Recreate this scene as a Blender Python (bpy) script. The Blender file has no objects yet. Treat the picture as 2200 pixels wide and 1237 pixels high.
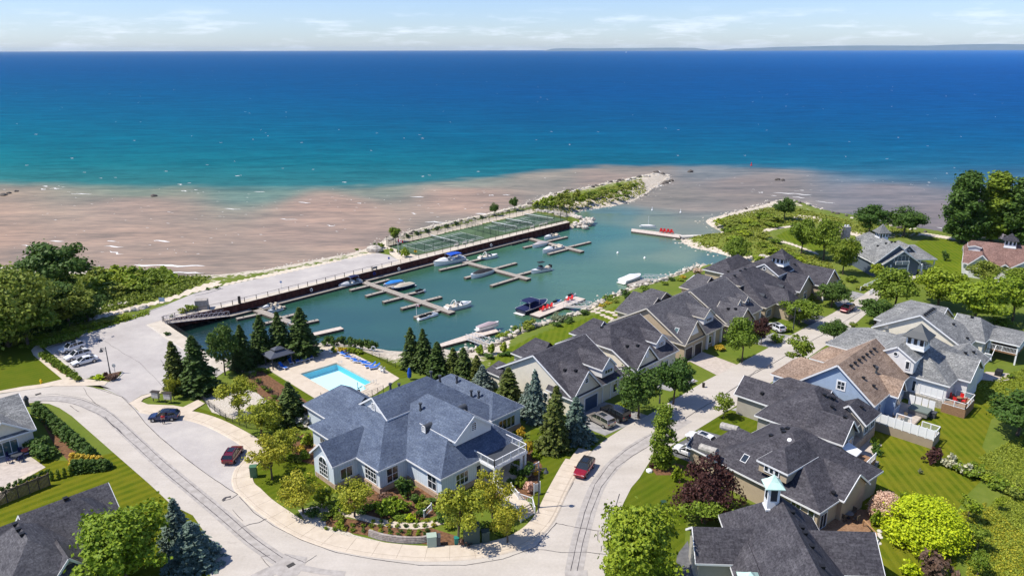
import bpy, bmesh, math, random
import numpy as np
from mathutils import Vector, Matrix, noise as mnoise
from mathutils.geometry import tessellate_polygon

R = math.radians
SC = bpy.context.scene
COL = SC.collection
random.seed(7)

# ------------------------------------------------------------------ camera
CAMH = 57.0
F_PX, CX, CY = 1600.0, 1100.0, 618.5          # focal length and centre, in pixels of the 2200 px wide photograph
PITCH = math.atan((CY - 107.0) / F_PX)
ROLL = R(-0.13)
cam = bpy.data.cameras.new("camera")
cam.sensor_width = 36.0
cam.lens = 36.0 * F_PX / 2200.0
cam.clip_start = 0.5
cam.clip_end = 200000.0
camo = bpy.data.objects.new("camera", cam)
COL.objects.link(camo)
camo.matrix_world = Matrix.Translation((0, 0, CAMH)) @ Matrix.Rotation(R(90) - PITCH, 4, 'X') @ Matrix.Rotation(ROLL, 4, 'Z')
SC.camera = camo

# ------------------------------------------------------------------ exposure, sky, sun
SC.view_settings.view_transform = 'Standard'
SC.view_settings.look = 'None'
SC.view_settings.exposure = 0.22
SC.view_settings.gamma = 1.0
SUN_EL = R(57.0)
SUN_DIR = Vector((math.cos(R(8)) * math.cos(SUN_EL), math.sin(R(8)) * math.cos(SUN_EL), -math.sin(SUN_EL)))  # way the light travels
sl = bpy.data.lights.new("sun", 'SUN')
sl.energy = 4.9
sl.angle = R(0.5)
sl.color = (1.0, 0.945, 0.845)
so = bpy.data.objects.new("sun", sl)
so.rotation_euler = SUN_DIR.to_track_quat('-Z', 'Y').to_euler()
COL.objects.link(so)

W = bpy.data.worlds.new("World")
SC.world = W
W.use_nodes = True
wt = W.node_tree
for n in list(wt.nodes):
    wt.nodes.remove(n)
wn = wt.nodes.new
sky = wn('ShaderNodeTexSky')
sky.sky_type = 'NISHITA'
sky.sun_disc = False
sky.sun_elevation = SUN_EL
sky.sun_rotation = R(270 - 8)
sky.altitude = 200
sky.air_density = 0.9
sky.dust_density = 0.35
sky.ozone_density = 1.6
bg = wn('ShaderNodeBackground')
bg.inputs['Strength'].default_value = 0.10
wo = wn('ShaderNodeOutputWorld')
tc = wn('ShaderNodeTexCoord')
sep = wn('ShaderNodeSeparateXYZ')
wt.links.new(tc.outputs['Generated'], sep.inputs[0])
# thin bank of cumulus low over the horizon
mp = wn('ShaderNodeMapping')
mp.inputs['Scale'].default_value = (9, 9, 60)
mp.inputs['Location'].default_value = (1.7, 0.4, 0.3)
wt.links.new(tc.outputs['Generated'], mp.inputs[0])
cn = wn('ShaderNodeTexNoise')
cn.inputs['Scale'].default_value = 1.5
cn.inputs['Detail'].default_value = 7
cn.inputs['Roughness'].default_value = 0.62
wt.links.new(mp.outputs[0], cn.inputs['Vector'])
cr = wn('ShaderNodeValToRGB')
cr.color_ramp.elements[0].position = 0.50
cr.color_ramp.elements[1].position = 0.70
wt.links.new(cn.outputs['Fac'], cr.inputs[0])
hz = wn('ShaderNodeValToRGB')      # height band in which the clouds stand
hz.color_ramp.interpolation = 'EASE'
e = hz.color_ramp.elements
e[0].position = 0.0; e[0].color = (.8, .8, .8, 1)
e[1].position = 0.055; e[1].color = (0, 0, 0, 1)
e.new(0.02).color = (1, 1, 1, 1)
e.new(0.034).color = (.75, .75, .75, 1)
wt.links.new(sep.outputs['Z'], hz.inputs[0])
mul = wn('ShaderNodeMath'); mul.operation = 'MULTIPLY'
wt.links.new(cr.outputs[0], mul.inputs[0]); wt.links.new(hz.outputs[0], mul.inputs[1])
# high thin veil
mp2 = wn('ShaderNodeMapping')
mp2.inputs['Scale'].default_value = (1.6, 2.2, 14)
wt.links.new(tc.outputs['Generated'], mp2.inputs[0])
cn2 = wn('ShaderNodeTexNoise')
cn2.inputs['Scale'].default_value = 1.2; cn2.inputs['Detail'].default_value = 6; cn2.inputs['Roughness'].default_value = 0.6
wt.links.new(mp2.outputs[0], cn2.inputs['Vector'])
cr2 = wn('ShaderNodeValToRGB')
cr2.color_ramp.elements[0].position = 0.4; cr2.color_ramp.elements[1].position = 0.85
cr2.color_ramp.elements[1].color = (.1, .1, .1, 1)
wt.links.new(cn2.outputs['Fac'], cr2.inputs[0])
mx = wn('ShaderNodeMath'); mx.operation = 'MAXIMUM'
wt.links.new(mul.outputs[0], mx.inputs[0]); wt.links.new(cr2.outputs[0], mx.inputs[1])
m7 = wn('ShaderNodeMath'); m7.operation = 'MULTIPLY'; m7.inputs[1].default_value = 0.5
wt.links.new(mx.outputs[0], m7.inputs[0])
cm = wn('ShaderNodeMixRGB')
cm.inputs[2].default_value = (10.2, 10.9, 12.4, 1)
wt.links.new(m7.outputs[0], cm.inputs[0])
tn = wn('ShaderNodeMixRGB'); tn.blend_type = 'MULTIPLY'; tn.inputs[0].default_value = 1; tn.inputs[2].default_value = (.93, 1.06, 1.40, 1)
wt.links.new(sky.outputs[0], tn.inputs[1]); wt.links.new(tn.outputs[0], cm.inputs[1])
wt.links.new(cm.outputs[0], bg.inputs[0])
wt.links.new(bg.outputs[0], wo.inputs[0])

# ------------------------------------------------------------------ helpers
ZW = -2.4                                    # level of the lake and the marina

def G(x, y, z=0.0):
    """world point at height z seen at pixel x, y of the photograph"""
    dx = (x - CX) / F_PX; dy = (CY - y) / F_PX
    c, s = math.cos(ROLL), math.sin(ROLL)
    dx, dy = dx * c - dy * s, dx * s + dy * c
    d = (dx, math.cos(PITCH) + dy * math.sin(PITCH), -math.sin(PITCH) + dy * math.cos(PITCH))
    t = (z - CAMH) / d[2]
    return Vector((d[0] * t, d[1] * t, z))

def hgt(bx, by, ty, z0=0.0):
    """height of a thing standing at pixel bx, by whose top is at row ty"""
    b = G(bx, by, z0)
    dy = (CY - ty) / F_PX + ((bx - CX) / F_PX) * math.sin(ROLL)
    k = (-math.sin(PITCH) + dy * math.cos(PITCH)) / (math.cos(PITCH) + dy * math.sin(PITCH))
    return CAMH + b.y * k - z0

def proj(P):
    P = np.asarray(P, float)
    x, y, z = P[:, 0], P[:, 1], P[:, 2] - CAMH
    f = y * math.cos(PITCH) - z * math.sin(PITCH)
    u = y * math.sin(PITCH) + z * math.cos(PITCH)
    dx, dy = x / f, u / f
    c, s = math.cos(-ROLL), math.sin(-ROLL)
    dx, dy = dx * c - dy * s, dx * s + dy * c
    return CX + dx * F_PX, CY - dy * F_PX

def L3(r, g, b):
    f = lambda v: ((v / 255 + .055) / 1.055) ** 2.4 if v > 10 else v / 255 / 12.92
    return (f(r), f(g), f(b))

def mat(name, col=(0.5, 0.5, 0.5), rough=0.8, metal=0.0, spec=0.3):
    m = bpy.data.materials.new(name)
    m.use_nodes = True
    b = m.node_tree.nodes['Principled BSDF']
    b.inputs['Base Color'].default_value = (*col, 1)
    b.inputs['Roughness'].default_value = rough
    b.inputs['Metallic'].default_value = metal
    b.inputs['Specular IOR Level'].default_value = spec
    return m

class NT:
    """small helper round a material's node tree"""
    def __init__(s, m):
        s.t = m.node_tree; s.b = s.t.nodes['Principled BSDF']; s.m = m
    def n(s, typ, **kw):
        n = s.t.nodes.new(typ)
        for k, v in kw.items():
            if k in n.inputs: n.inputs[k].default_value = v
            else: setattr(n, k, v)
        return n
    def l(s, a, b): s.t.links.new(a, b)
    def coord(s, kind='Object', scale=(1, 1, 1), rot=(0, 0, 0)):
        c = s.n('ShaderNodeTexCoord'); m = s.n('ShaderNodeMapping')
        m.inputs['Scale'].default_value = scale; m.inputs['Rotation'].default_value = rot
        s.l(c.outputs[kind], m.inputs[0]); return m.outputs[0]
    def geo(s, scale=(1, 1, 1), rot=(0, 0, 0)):
        c = s.n('ShaderNodeNewGeometry'); m = s.n('ShaderNodeMapping')
        m.inputs['Scale'].default_value = scale; m.inputs['Rotation'].default_value = rot
        s.l(c.outputs['Position'], m.inputs[0]); return m.outputs[0]
    def noise(s, vec, scale, detail=3, rough=0.55):
        n = s.n('ShaderNodeTexNoise'); n.inputs['Scale'].default_value = scale
        n.inputs['Detail'].default_value = detail; n.inputs['Roughness'].default_value = rough
        s.l(vec, n.inputs['Vector']); return n.outputs['Fac']
    def ramp(s, fac, stops):
        r = s.n('ShaderNodeValToRGB'); e = r.color_ramp.elements
        e[0].position = stops[0][0]; e[0].color = (*stops[0][1], 1)
        e[1].position = stops[-1][0]; e[1].color = (*stops[-1][1], 1)
        for p, c in stops[1:-1]: e.new(p).color = (*c, 1)
        s.l(fac, r.inputs[0]); return r.outputs[0]
    def mix(s, fac, a, b, typ='MIX'):
        m = s.n('ShaderNodeMixRGB'); m.blend_type = typ
        for i, v in ((0, fac), (1, a), (2, b)):
            if isinstance(v, (int, float)): m.inputs[i].default_value = v
            elif isinstance(v, tuple): m.inputs[i].default_value = (*v, 1)
            else: s.l(v, m.inputs[i])
        return m.outputs[0]
    def col(s, c): s.l(c, s.b.inputs['Base Color'])
    def bump(s, h, strength=0.3, dist=0.1):
        b = s.n('ShaderNodeBump'); b.inputs['Strength'].default_value = strength; b.inputs['Distance'].default_value = dist
        s.l(h, b.inputs['Height']); s.l(b.outputs[0], s.b.inputs['Normal'])

def nmat(name, c1, c2, scale=1.0, rough=0.85, bump=0.0, spec=0.3, detail=4, lo=0.35, hi=0.65, stretch=(1, 1, 1), big=None, metal=0):
    """two-tone noise material in world metres"""
    m = mat(name, c1, rough, metal, spec); t = NT(m)
    f = t.noise(t.geo(stretch), scale, detail)
    c = t.ramp(f, [(lo, c1), (hi, c2)])
    if big:
        f2 = t.noise(t.geo(), big[0], 3)
        c = t.mix(t.ramp(f2, [(0.4, (0, 0, 0)), (0.62, (1, 1, 1))]), c, t.mix(1.0, c, big[1], 'MULTIPLY'))
    t.col(c)
    if bump: t.bump(f, bump, 0.05)
    return m

# ------------------------------------------------------------------ mesh building
class MB:
    def __init__(s): s.v = []; s.f = []; s.uv = []; s.mi = []
    def add(s, vs, fs, uvs=None, mi=0):
        o = len(s.v); s.v += [tuple(v) for v in vs]
        for i, f in enumerate(fs):
            s.f.append([o + k for k in f]); s.mi.append(mi)
            s.uv.append(uvs[i] if uvs else [(0, 0)] * len(f))
    def quad(s, a, b, c, d, mi=0, uv=None): s.add([a, b, c, d], [(0, 1, 2, 3)], [uv] if uv else None, mi)
    def hexa(s, p, mi=0):      # p: 4 bottom + 4 top corners
        s.add(p, [(3, 2, 1, 0), (4, 5, 6, 7), (0, 1, 5, 4), (1, 2, 6, 5), (2, 3, 7, 6), (3, 0, 4, 7)], None, mi)
    def box(s, c, d, rz=0.0, mi=0, M=None):
        x, y, z = d[0] / 2, d[1] / 2, d[2] / 2
        p = [Vector(q) for q in ((-x, -y, -z), (x, -y, -z), (x, y, -z), (-x, y, -z), (-x, -y, z), (x, -y, z), (x, y, z), (-x, y, z))]
        m = Matrix.Translation(c) @ Matrix.Rotation(rz, 4, 'Z')
        if M is not None: m = M @ m
        s.hexa([m @ q for q in p], mi)
    def bar(s, a, b, w, h=None, mi=0, up=(0, 0, 1)):
        """rectangular bar from a to b"""
        a, b = Vector(a), Vector(b); h = h or w; d = (b - a)
        if d.length < 1e-6: return
        d.normalize(); u = Vector(up)
        if abs(d.dot(u)) > .99: u = Vector((1, 0, 0))
        x = d.cross(u).normalized() * w / 2; y = x.cross(d).normalized() * h / 2
        s.hexa([a - x - y, a + x - y, a + x + y, a - x + y, b - x - y, b + x - y, b + x + y, b - x + y], mi)
    def cyl(s, a, b, r0, r1=None, n=8, mi=0, cap=True):
        a, b = Vector(a), Vector(b); r1 = r0 if r1 is None else r1
        d = (b - a).normalized(); u = Vector((0, 0, 1)) if abs(d.z) < .95 else Vector((1, 0, 0))
        x = d.cross(u).normalized(); y = d.cross(x)
        vs = []
        for p, r in ((a, r0), (b, r1)):
            for i in range(n):
                t = 2 * math.pi * i / n; vs.append(p + x * r * math.cos(t) + y * r * math.sin(t))
        fs = [(i, (i + 1) % n, n + (i + 1) % n, n + i) for i in range(n)]
        if cap: fs += [tuple(range(n))[::-1], tuple(range(n, 2 * n))]
        s.add(vs, fs, None, mi)
    def lathe(s, c, prof, n=10, mi=0):
        c = Vector(c); vs = []; fs = []
        for r, z in prof:
            for i in range(n):
                t = 2 * math.pi * i / n; vs.append(c + Vector((r * math.cos(t), r * math.sin(t), z)))
        for k in range(len(prof) - 1):
            for i in range(n): fs.append((k * n + i, k * n + (i + 1) % n, (k + 1) * n + (i + 1) % n, (k + 1) * n + i))
        s.add(vs, fs, None, mi)
    def poly(s, pts, thick=0.0, mi=0):
        """flat polygon of 3-D points, optionally with a skirt of given thickness"""
        pts = [Vector(p) for p in pts]
        tris = tessellate_polygon([pts])
        s.add(pts, [tuple(t) for t in tris], None, mi)
        if thick:
            n = len(pts); lo = [p - Vector((0, 0, thick)) for p in pts]
            s.add(pts + lo, [(i, (i + 1) % n, n + (i + 1) % n, n + i) for i in range(n)], None, mi)
    def loft(s, rings, closed=True, caps=True, mi=0):
        n = len(rings[0]); vs = [p for r in rings for p in r]; fs = []
        for k in range(len(rings) - 1):
            for i in range(n if closed else n - 1):
                fs.append((k * n + i, k * n + (i + 1) % n, (k + 1) * n + (i + 1) % n, (k + 1) * n + i))
        if caps: fs += [tuple(range(n))[::-1], tuple(range((len(rings) - 1) * n, len(rings) * n))]
        s.add(vs, fs, None, mi)
    def mesh(s, name, mats, origin=None, smooth=False, fix=True):
        me = bpy.data.meshes.new(name)
        o = Vector(origin) if origin is not None else Vector((0, 0, 0))
        me.from_pydata([tuple(Vector(v) - o) for v in s.v], [], s.f)
        uvl = me.uv_layers.new(name="UVMap")
        flat = [c for f in s.uv for c in f]
        if len(flat) == len(me.loops):
            uvl.data.foreach_set('uv', np.array(flat, 'f').ravel())
        me.polygons.foreach_set('material_index', np.array(s.mi, 'i'))
        if smooth: me.polygons.foreach_set('use_smooth', np.ones(len(me.polygons), bool))
        for m in (mats if isinstance(mats, (list, tuple)) else [mats]): me.materials.append(m)
        if fix:
            bm = bmesh.new(); bm.from_mesh(me); bmesh.ops.recalc_face_normals(bm, faces=bm.faces); bm.to_mesh(me); bm.free()
        me.update(); return me
    def build(s, name, mats, parent=None, smooth=False, fix=True):
        """link as ONE object; when it has a parent the vertices are stored relative to the thing's base"""
        org = Vector((0, 0, 0)); p = parent
        while p is not None: org += p.location; p = p.parent
        return obj(name, s.mesh(name, mats, org, smooth, fix), parent)

def obj(name, me, parent=None, loc=None):
    o = bpy.data.objects.new(name, me); COL.objects.link(o)
    if parent is not None: o.parent = parent
    if loc is not None: o.location = loc
    return o

def tag(o, label=None, cat=None, group=None, kind=None):
    if label: o['label'] = label
    if cat: o['category'] = cat
    if group: o['group'] = group
    if kind: o['kind'] = kind
    return o

def thing(name, label, cat, loc=(0, 0, 0), rz=0.0, group=None):
    o = bpy.data.objects.new(name, None); COL.objects.link(o)
    o.empty_display_size = 0.3
    o.location = loc; o.rotation_euler = (0, 0, rz)
    return tag(o, label, cat, group)

KIDS = {}
def copytree(src, loc, rz=0.0, sc=1.0, label=None, group=None, cat=None):
    """copy of a thing with copies of its parts and sub-parts (mesh data shared)"""
    r = src.copy(); COL.objects.link(r)
    r.location = loc; r.rotation_euler = (0, 0, rz); r.scale = (sc, sc, sc) if isinstance(sc, (int, float)) else sc
    tag(r, label, cat, group)
    for ch in KIDS.get(src.name) or KIDS.setdefault(src.name, [c for c in bpy.data.objects if c.parent == src]):
        c = ch.copy(); COL.objects.link(c); c.parent = r
        for g in KIDS.get(ch.name) or KIDS.setdefault(ch.name, [q for q in bpy.data.objects if q.parent == ch]):
            d = g.copy(); COL.objects.link(d); d.parent = c
    return r

ORD = ['first', 'second', 'third', 'fourth', 'fifth', 'sixth', 'seventh', 'eighth', 'ninth', 'tenth', 'eleventh', 'twelfth', 'thirteenth',
       'fourteenth', 'fifteenth', 'sixteenth', 'seventeenth', 'eighteenth', 'nineteenth', 'twentieth', 'twenty-first', 'twenty-second']

def ST(s, t, z=0.0, ang=45.0, o=(0, 0)):
    """point in the street frame: s runs along the street, t towards the lower right"""
    a = R(ang); c, n = math.cos(a), math.sin(a)
    return Vector((o[0] + s * c + t * n, o[1] + s * n - t * c, z))

def px(pts, z=0.0): return [G(x, y, z) for x, y in pts]
def structure(name, mb, m, smooth=False): return tag(mb.build(name, m, None, smooth), kind='structure')
# ================================================================== THE SETTING: water, land, beach, roads
W0 = ZW
LAKE = [(-760, 640), (-420, 610), (-200, 590), (0, 578), (60, 572), (130, 580), (200, 583), (300, 590), (400, 594), (470, 592), (560, 582), (650, 565),
        (740, 548), (800, 530), (835, 508), (900, 492), (960, 478), (1010, 468), (1060, 455), (1110, 445), (1150, 430), (1175, 418),
        (1220, 412), (1280, 398), (1330, 388), (1380, 378), (1420, 376), (1440, 380), (1428, 392), (1402, 405), (1390, 418), (1360, 432),
        (1320, 443), (1290, 447), (1262, 450), (1240, 455), (1232, 462), (1262, 474), (1276, 482), (1250, 491), (1230, 490)]
WALLTOP = [(1224.3, 477), (1110, 505), (1000, 532), (900, 557), (800, 581.5), (700, 606), (600, 631), (500, 656), (400, 677), (350, 690), (382, 712), (416, 734), (432, 750)]
SHORE2 = [(470, 768), (520, 772), (560, 768), (620, 752), (680, 737), (720, 730), (760, 737), (800, 747), (850, 754), (900, 754), (940, 747), (985, 754),
          (1030, 747), (1060, 737), (1090, 722), (1120, 707), (1140, 698), (1170, 692), (1200, 684), (1240, 672), (1265, 657), (1290, 645), (1320, 633),
          (1350, 619), (1385, 611), (1415, 601), (1450, 589), (1490, 574), (1510, 567), (1540, 571), (1570, 572), (1602, 571), (1606, 560),
          (1570, 552), (1530, 541), (1490, 533), (1465, 522), (1462, 513), (1500, 508), (1545, 504), (1548, 497), (1530, 488), (1515, 478), (1518, 471),
          (1550, 462), (1590, 452), (1640, 440), (1660, 432), (1700, 430), (1735, 438), (1770, 452), (1800, 460), (1860, 470), (1900, 480),
          (1950, 490), (2000, 497), (2060, 508), (2100, 514), (2250, 525), (2600, 545)]
nat1 = np.array([G(x, y, W0)[:2] for x, y in LAKE])
wal = np.array([G(x, y, 0)[:2] for x, y in WALLTOP])
nat2 = np.array([G(x, y, W0)[:2] for x, y in SHORE2])
wal_in = wal + np.array([-1.2, 1.0]) * 1.0      # land stops a little behind the sheet piles
wal_in[9:] = wal[9:] + np.array([-1.6, -0.6])
LAND = np.vstack([nat1, wal_in, nat2, [[520, 330], [520, -40], [-520, -40], [-520, 200]]])

def inside(P, poly):
    x, y = P[:, 0], P[:, 1]; r = np.zeros(len(P), bool); n = len(poly)
    for i in range(n):
        x1, y1 = poly[i]; x2, y2 = poly[(i + 1) % n]
        c = ((y1 > y) != (y2 > y))
        with np.errstate(divide='ignore', invalid='ignore'):
            r ^= c & (x < (x2 - x1) * (y - y1) / (y2 - y1 + 1e-12) + x1)
    return r

def dist_line(P, L):
    d = np.full(len(P), 1e9)
    for a, b in zip(L[:-1], L[1:]):
        ab = b - a; t = np.clip(((P - a) @ ab) / (ab @ ab + 1e-12), 0, 1)
        d = np.minimum(d, np.hypot(*(P - a - t[:, None] * ab).T))
    return d

def land_height(P):
    P = np.asarray(P, float); ins = inside(P, LAND)
    d1 = dist_line(P, nat1); d2 = dist_line(P, nat2); dn = np.minimum(d1, d2); dw = dist_line(P, wal_in)
    t = np.clip(dn / 9.0, 0, 1); h = W0 + (-W0) * (t * t * (3 - 2 * t)) ** 0.75
    out = W0 - 0.28 * np.minimum(dn, dw * 99) ** 0.9
    h = np.where(ins, h, np.maximum(out, W0 - 3.0))
    h = np.where(~ins & (dw < 6), W0 - 3.0, h)
    return h, ins, dn

def ground_z(x, y): return float(land_height(np.array([[x, y]]))[0][0])

# ---- terrain sheet
gx = np.concatenate([np.arange(-520, -200, 10), np.arange(-200, 260, 1.4), np.arange(260, 530, 10)])
gy = np.concatenate([np.arange(-40, 56, 8), np.arange(56, 440, 1.4), np.arange(440, 520, 8)])
X, Y = np.meshgrid(gx, gy); P2 = np.stack([X.ravel(), Y.ravel()], 1)
H, INS, DN = land_height(P2)
jit = np.array([mnoise.noise(Vector((x * .35, y * .35, 0))) for x, y in P2])
POOL = [(645, 803), (723, 779.5), (800, 820), (782, 828), (788, 834), (776, 840), (745, 842), (725, 848.5)]
pq = np.array([G(x, y, .07)[:2] for x, y in POOL]); inp = inside(P2, pq) | (dist_line(P2, np.vstack([pq, pq[:1]])) < 1.5)
H = H + np.where((DN < 8) & INS, jit * .3 * np.clip(DN / 2, 0, 1), 0)
H = np.where(inp, -2.2, H)
nx, ny = len(gx), len(gy)
idx = np.arange(nx * ny).reshape(ny, nx)
F4 = np.stack([idx[:-1, :-1], idx[:-1, 1:], idx[1:, 1:], idx[1:, :-1]], -1).reshape(-1, 4)
keep = (H[F4] > W0 - 1.6).any(1)
F4 = F4[keep]
me = bpy.data.meshes.new("land")
me.vertices.add(len(P2)); me.vertices.foreach_set('co', np.column_stack([P2, H]).astype('f').ravel())
me.loops.add(F4.size); me.loops.foreach_set('vertex_index', F4.ravel().astype('i'))
me.polygons.add(len(F4)); me.polygons.foreach_set('loop_start', np.arange(0, F4.size, 4, dtype='i'))
me.polygons.foreach_set('use_smooth', np.ones(len(F4), bool))
me.update(); me.validate()
# beach: how sandy / stony the ground is (surface kind, kept as an attribute of the land)
pxx, pyy = proj(np.column_stack([P2, H]))
lakeside = (P2[:, 0] < 0) | (P2[:, 1] > 262)
sand = np.clip(1.25 - DN / np.where(lakeside & (P2[:, 0] < 112), 14.0, 3.6), 0, 1)
sand = np.where(DN < 60, sand, 0)
wild = np.zeros(len(P2))
def blob(poly, val, arr):
    q = np.array([G(x, y, 0)[:2] for x, y in poly]); m = inside(P2, q); arr[m] = val
blob([(-200, 560), (0, 560), (200, 590), (470, 592), (470, 612), (360, 642), (200, 700), (0, 745), (-200, 790)], 1, wild)
blob([(1140, 470), (1140, 430), (1440, 370), (1440, 400), (1240, 462)], 1, wild)
blob([(1455, 515), (1520, 465), (1690, 425), (1800, 465), (1990, 500), (2060, 520), (1850, 560), (1820, 640), (1740, 560), (1600, 580), (1460, 530)], .75, wild)
blob([(2090, 830), (2300, 780), (2400, 1300), (2040, 1300), (2060, 1160), (2100, 1060), (2040, 1040), (2120, 960), (2105, 900)], .25, wild)
a1 = me.attributes.new("sand", 'FLOAT', 'POINT'); a1.data.foreach_set('value', sand.astype('f'))
a2 = me.attributes.new("wild", 'FLOAT', 'POINT'); a2.data.foreach_set('value', wild.astype('f'))

GR1, GR2, GR3 = (.062, .112, .007), (.115, .16, .012), (.17, .185, .028)
M_land = mat("grass_and_beach", GR1, 0.95); t = NT(M_land)
at = t.n('ShaderNodeAttribute', attribute_name='sand'); aw = t.n('ShaderNodeAttribute', attribute_name='wild')
n1 = t.noise(t.geo(), 0.5, 6, .65); n2 = t.noise(t.geo(), 6.0, 4, .6); n3 = t.noise(t.geo(), .12, 4)
g = t.mix(n2, t.ramp(n1, [(.3, GR1), (.6, GR2)]), t.ramp(n3, [(.35, GR2), (.7, GR3)]))
wl = t.ramp(n1, [(.3, (.08, .12, .01)), (.5, (.17, .20, .03)), (.68, (.26, .26, .08))])
g = t.mix(aw.outputs['Fac'], g, t.mix(.55, g, wl))
sn = t.ramp(t.noise(t.geo(), 1.6, 6, .7), [(.3, (.30, .25, .19)), (.5, (.52, .45, .36)), (.7, (.68, .62, .53))])
mm = t.n('ShaderNodeMath', operation='ADD'); t.l(at.outputs['Fac'], mm.inputs[0])
m2 = t.n('ShaderNodeMath', operation='MULTIPLY_ADD'); t.l(n1, m2.inputs[0]); m2.inputs[1].default_value = 1.6; m2.inputs[2].default_value = -.8
t.l(m2.outputs[0], mm.inputs[1])
t.col(t.mix(t.ramp(mm.outputs[0], [(.42, (0, 0, 0)), (.6, (1, 1, 1))]), g, sn)); t.bump(n2, .5, .1)
me.materials.append(M_land)
tag(obj("land", me), kind='structure')

# ---- water: one surface, coloured by silt, depth and painted wave shading
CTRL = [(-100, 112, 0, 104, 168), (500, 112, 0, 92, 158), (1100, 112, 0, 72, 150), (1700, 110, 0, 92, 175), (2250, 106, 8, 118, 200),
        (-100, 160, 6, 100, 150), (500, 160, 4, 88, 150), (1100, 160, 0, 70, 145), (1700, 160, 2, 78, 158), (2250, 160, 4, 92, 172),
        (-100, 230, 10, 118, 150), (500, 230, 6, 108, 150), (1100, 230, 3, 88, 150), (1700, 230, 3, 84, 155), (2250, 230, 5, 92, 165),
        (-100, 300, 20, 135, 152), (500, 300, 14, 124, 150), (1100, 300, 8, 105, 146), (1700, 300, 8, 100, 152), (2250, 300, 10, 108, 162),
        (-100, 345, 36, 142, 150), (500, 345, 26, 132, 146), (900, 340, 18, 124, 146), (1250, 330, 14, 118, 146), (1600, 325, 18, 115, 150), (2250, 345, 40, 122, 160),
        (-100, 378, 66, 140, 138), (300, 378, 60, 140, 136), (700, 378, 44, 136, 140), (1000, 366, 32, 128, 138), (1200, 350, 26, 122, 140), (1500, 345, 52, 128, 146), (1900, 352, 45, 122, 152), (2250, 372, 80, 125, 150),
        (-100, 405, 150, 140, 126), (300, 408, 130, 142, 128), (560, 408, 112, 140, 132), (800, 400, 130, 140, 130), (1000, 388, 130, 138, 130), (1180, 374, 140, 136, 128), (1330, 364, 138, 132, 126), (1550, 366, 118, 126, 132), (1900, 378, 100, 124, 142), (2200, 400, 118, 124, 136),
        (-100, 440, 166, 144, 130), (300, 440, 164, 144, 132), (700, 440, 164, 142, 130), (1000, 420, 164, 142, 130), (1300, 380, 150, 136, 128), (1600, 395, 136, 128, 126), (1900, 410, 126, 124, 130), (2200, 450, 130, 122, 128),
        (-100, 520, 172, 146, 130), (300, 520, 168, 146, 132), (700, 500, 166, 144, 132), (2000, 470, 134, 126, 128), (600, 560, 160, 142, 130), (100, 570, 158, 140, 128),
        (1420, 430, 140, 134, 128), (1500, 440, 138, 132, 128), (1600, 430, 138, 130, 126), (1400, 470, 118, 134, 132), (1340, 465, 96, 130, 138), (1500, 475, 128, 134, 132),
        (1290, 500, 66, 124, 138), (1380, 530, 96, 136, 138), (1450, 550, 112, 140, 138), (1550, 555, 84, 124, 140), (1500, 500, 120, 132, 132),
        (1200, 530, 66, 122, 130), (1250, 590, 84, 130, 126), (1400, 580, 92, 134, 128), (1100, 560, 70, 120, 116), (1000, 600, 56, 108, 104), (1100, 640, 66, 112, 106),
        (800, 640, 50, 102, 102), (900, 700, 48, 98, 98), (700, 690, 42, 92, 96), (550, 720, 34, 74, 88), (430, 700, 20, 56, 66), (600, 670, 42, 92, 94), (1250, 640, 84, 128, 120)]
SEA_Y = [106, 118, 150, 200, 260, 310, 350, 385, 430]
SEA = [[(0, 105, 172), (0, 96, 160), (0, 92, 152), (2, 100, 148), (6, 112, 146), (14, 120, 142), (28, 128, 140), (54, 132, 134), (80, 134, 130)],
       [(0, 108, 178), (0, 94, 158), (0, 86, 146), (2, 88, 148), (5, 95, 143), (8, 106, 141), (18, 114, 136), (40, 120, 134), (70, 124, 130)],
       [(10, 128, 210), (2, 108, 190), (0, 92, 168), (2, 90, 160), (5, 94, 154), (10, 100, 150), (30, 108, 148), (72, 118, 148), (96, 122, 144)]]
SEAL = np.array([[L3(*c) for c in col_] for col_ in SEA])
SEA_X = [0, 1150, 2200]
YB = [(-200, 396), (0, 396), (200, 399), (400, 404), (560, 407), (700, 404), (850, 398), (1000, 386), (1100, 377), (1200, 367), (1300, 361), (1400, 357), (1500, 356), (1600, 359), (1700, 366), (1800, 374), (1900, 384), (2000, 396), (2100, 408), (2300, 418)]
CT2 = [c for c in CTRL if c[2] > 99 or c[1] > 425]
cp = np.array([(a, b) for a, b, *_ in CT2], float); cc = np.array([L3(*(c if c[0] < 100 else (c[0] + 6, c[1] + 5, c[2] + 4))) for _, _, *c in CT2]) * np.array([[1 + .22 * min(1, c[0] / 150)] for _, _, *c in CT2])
ys = np.concatenate([np.arange(70, 420, 3.0), 420 * 1.018 ** np.arange(0, 290)]); ys = ys[ys < 66000]
us = np.linspace(-1.25, 1.25, 301)
WX = (ys[:, None] + 60) * us[None, :]; WY = np.repeat(ys[:, None], len(us), 1)
WP = np.column_stack([WX.ravel(), WY.ravel()])
qx, qy = proj(np.column_stack([WP, np.full(len(WP), W0)]))
nz = lambda a, b, c: np.array([mnoise.noise(Vector((x * a, y * b, c))) if y < 900 else 0 for x, y in WP])
wob = nz(.012, .02, 3) * 6 + nz(.05, .09, 9) * 5 + nz(.15, .3, 2) * 3
w_b = np.zeros((len(WP), 3))
for i0 in range(0, len(WP), 4000):
    sl_ = slice(i0, i0 + 4000)
    dx = (qx[sl_, None] - cp[None, :, 0]) * .45; dy = (qy[sl_, None] - cp[None, :, 1]) * 1.6
    w = 1.0 / (dx * dx + dy * dy + 30) ** 2.2
    w_b[sl_] = (w @ cc) / w.sum(1, keepdims=True)
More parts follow.
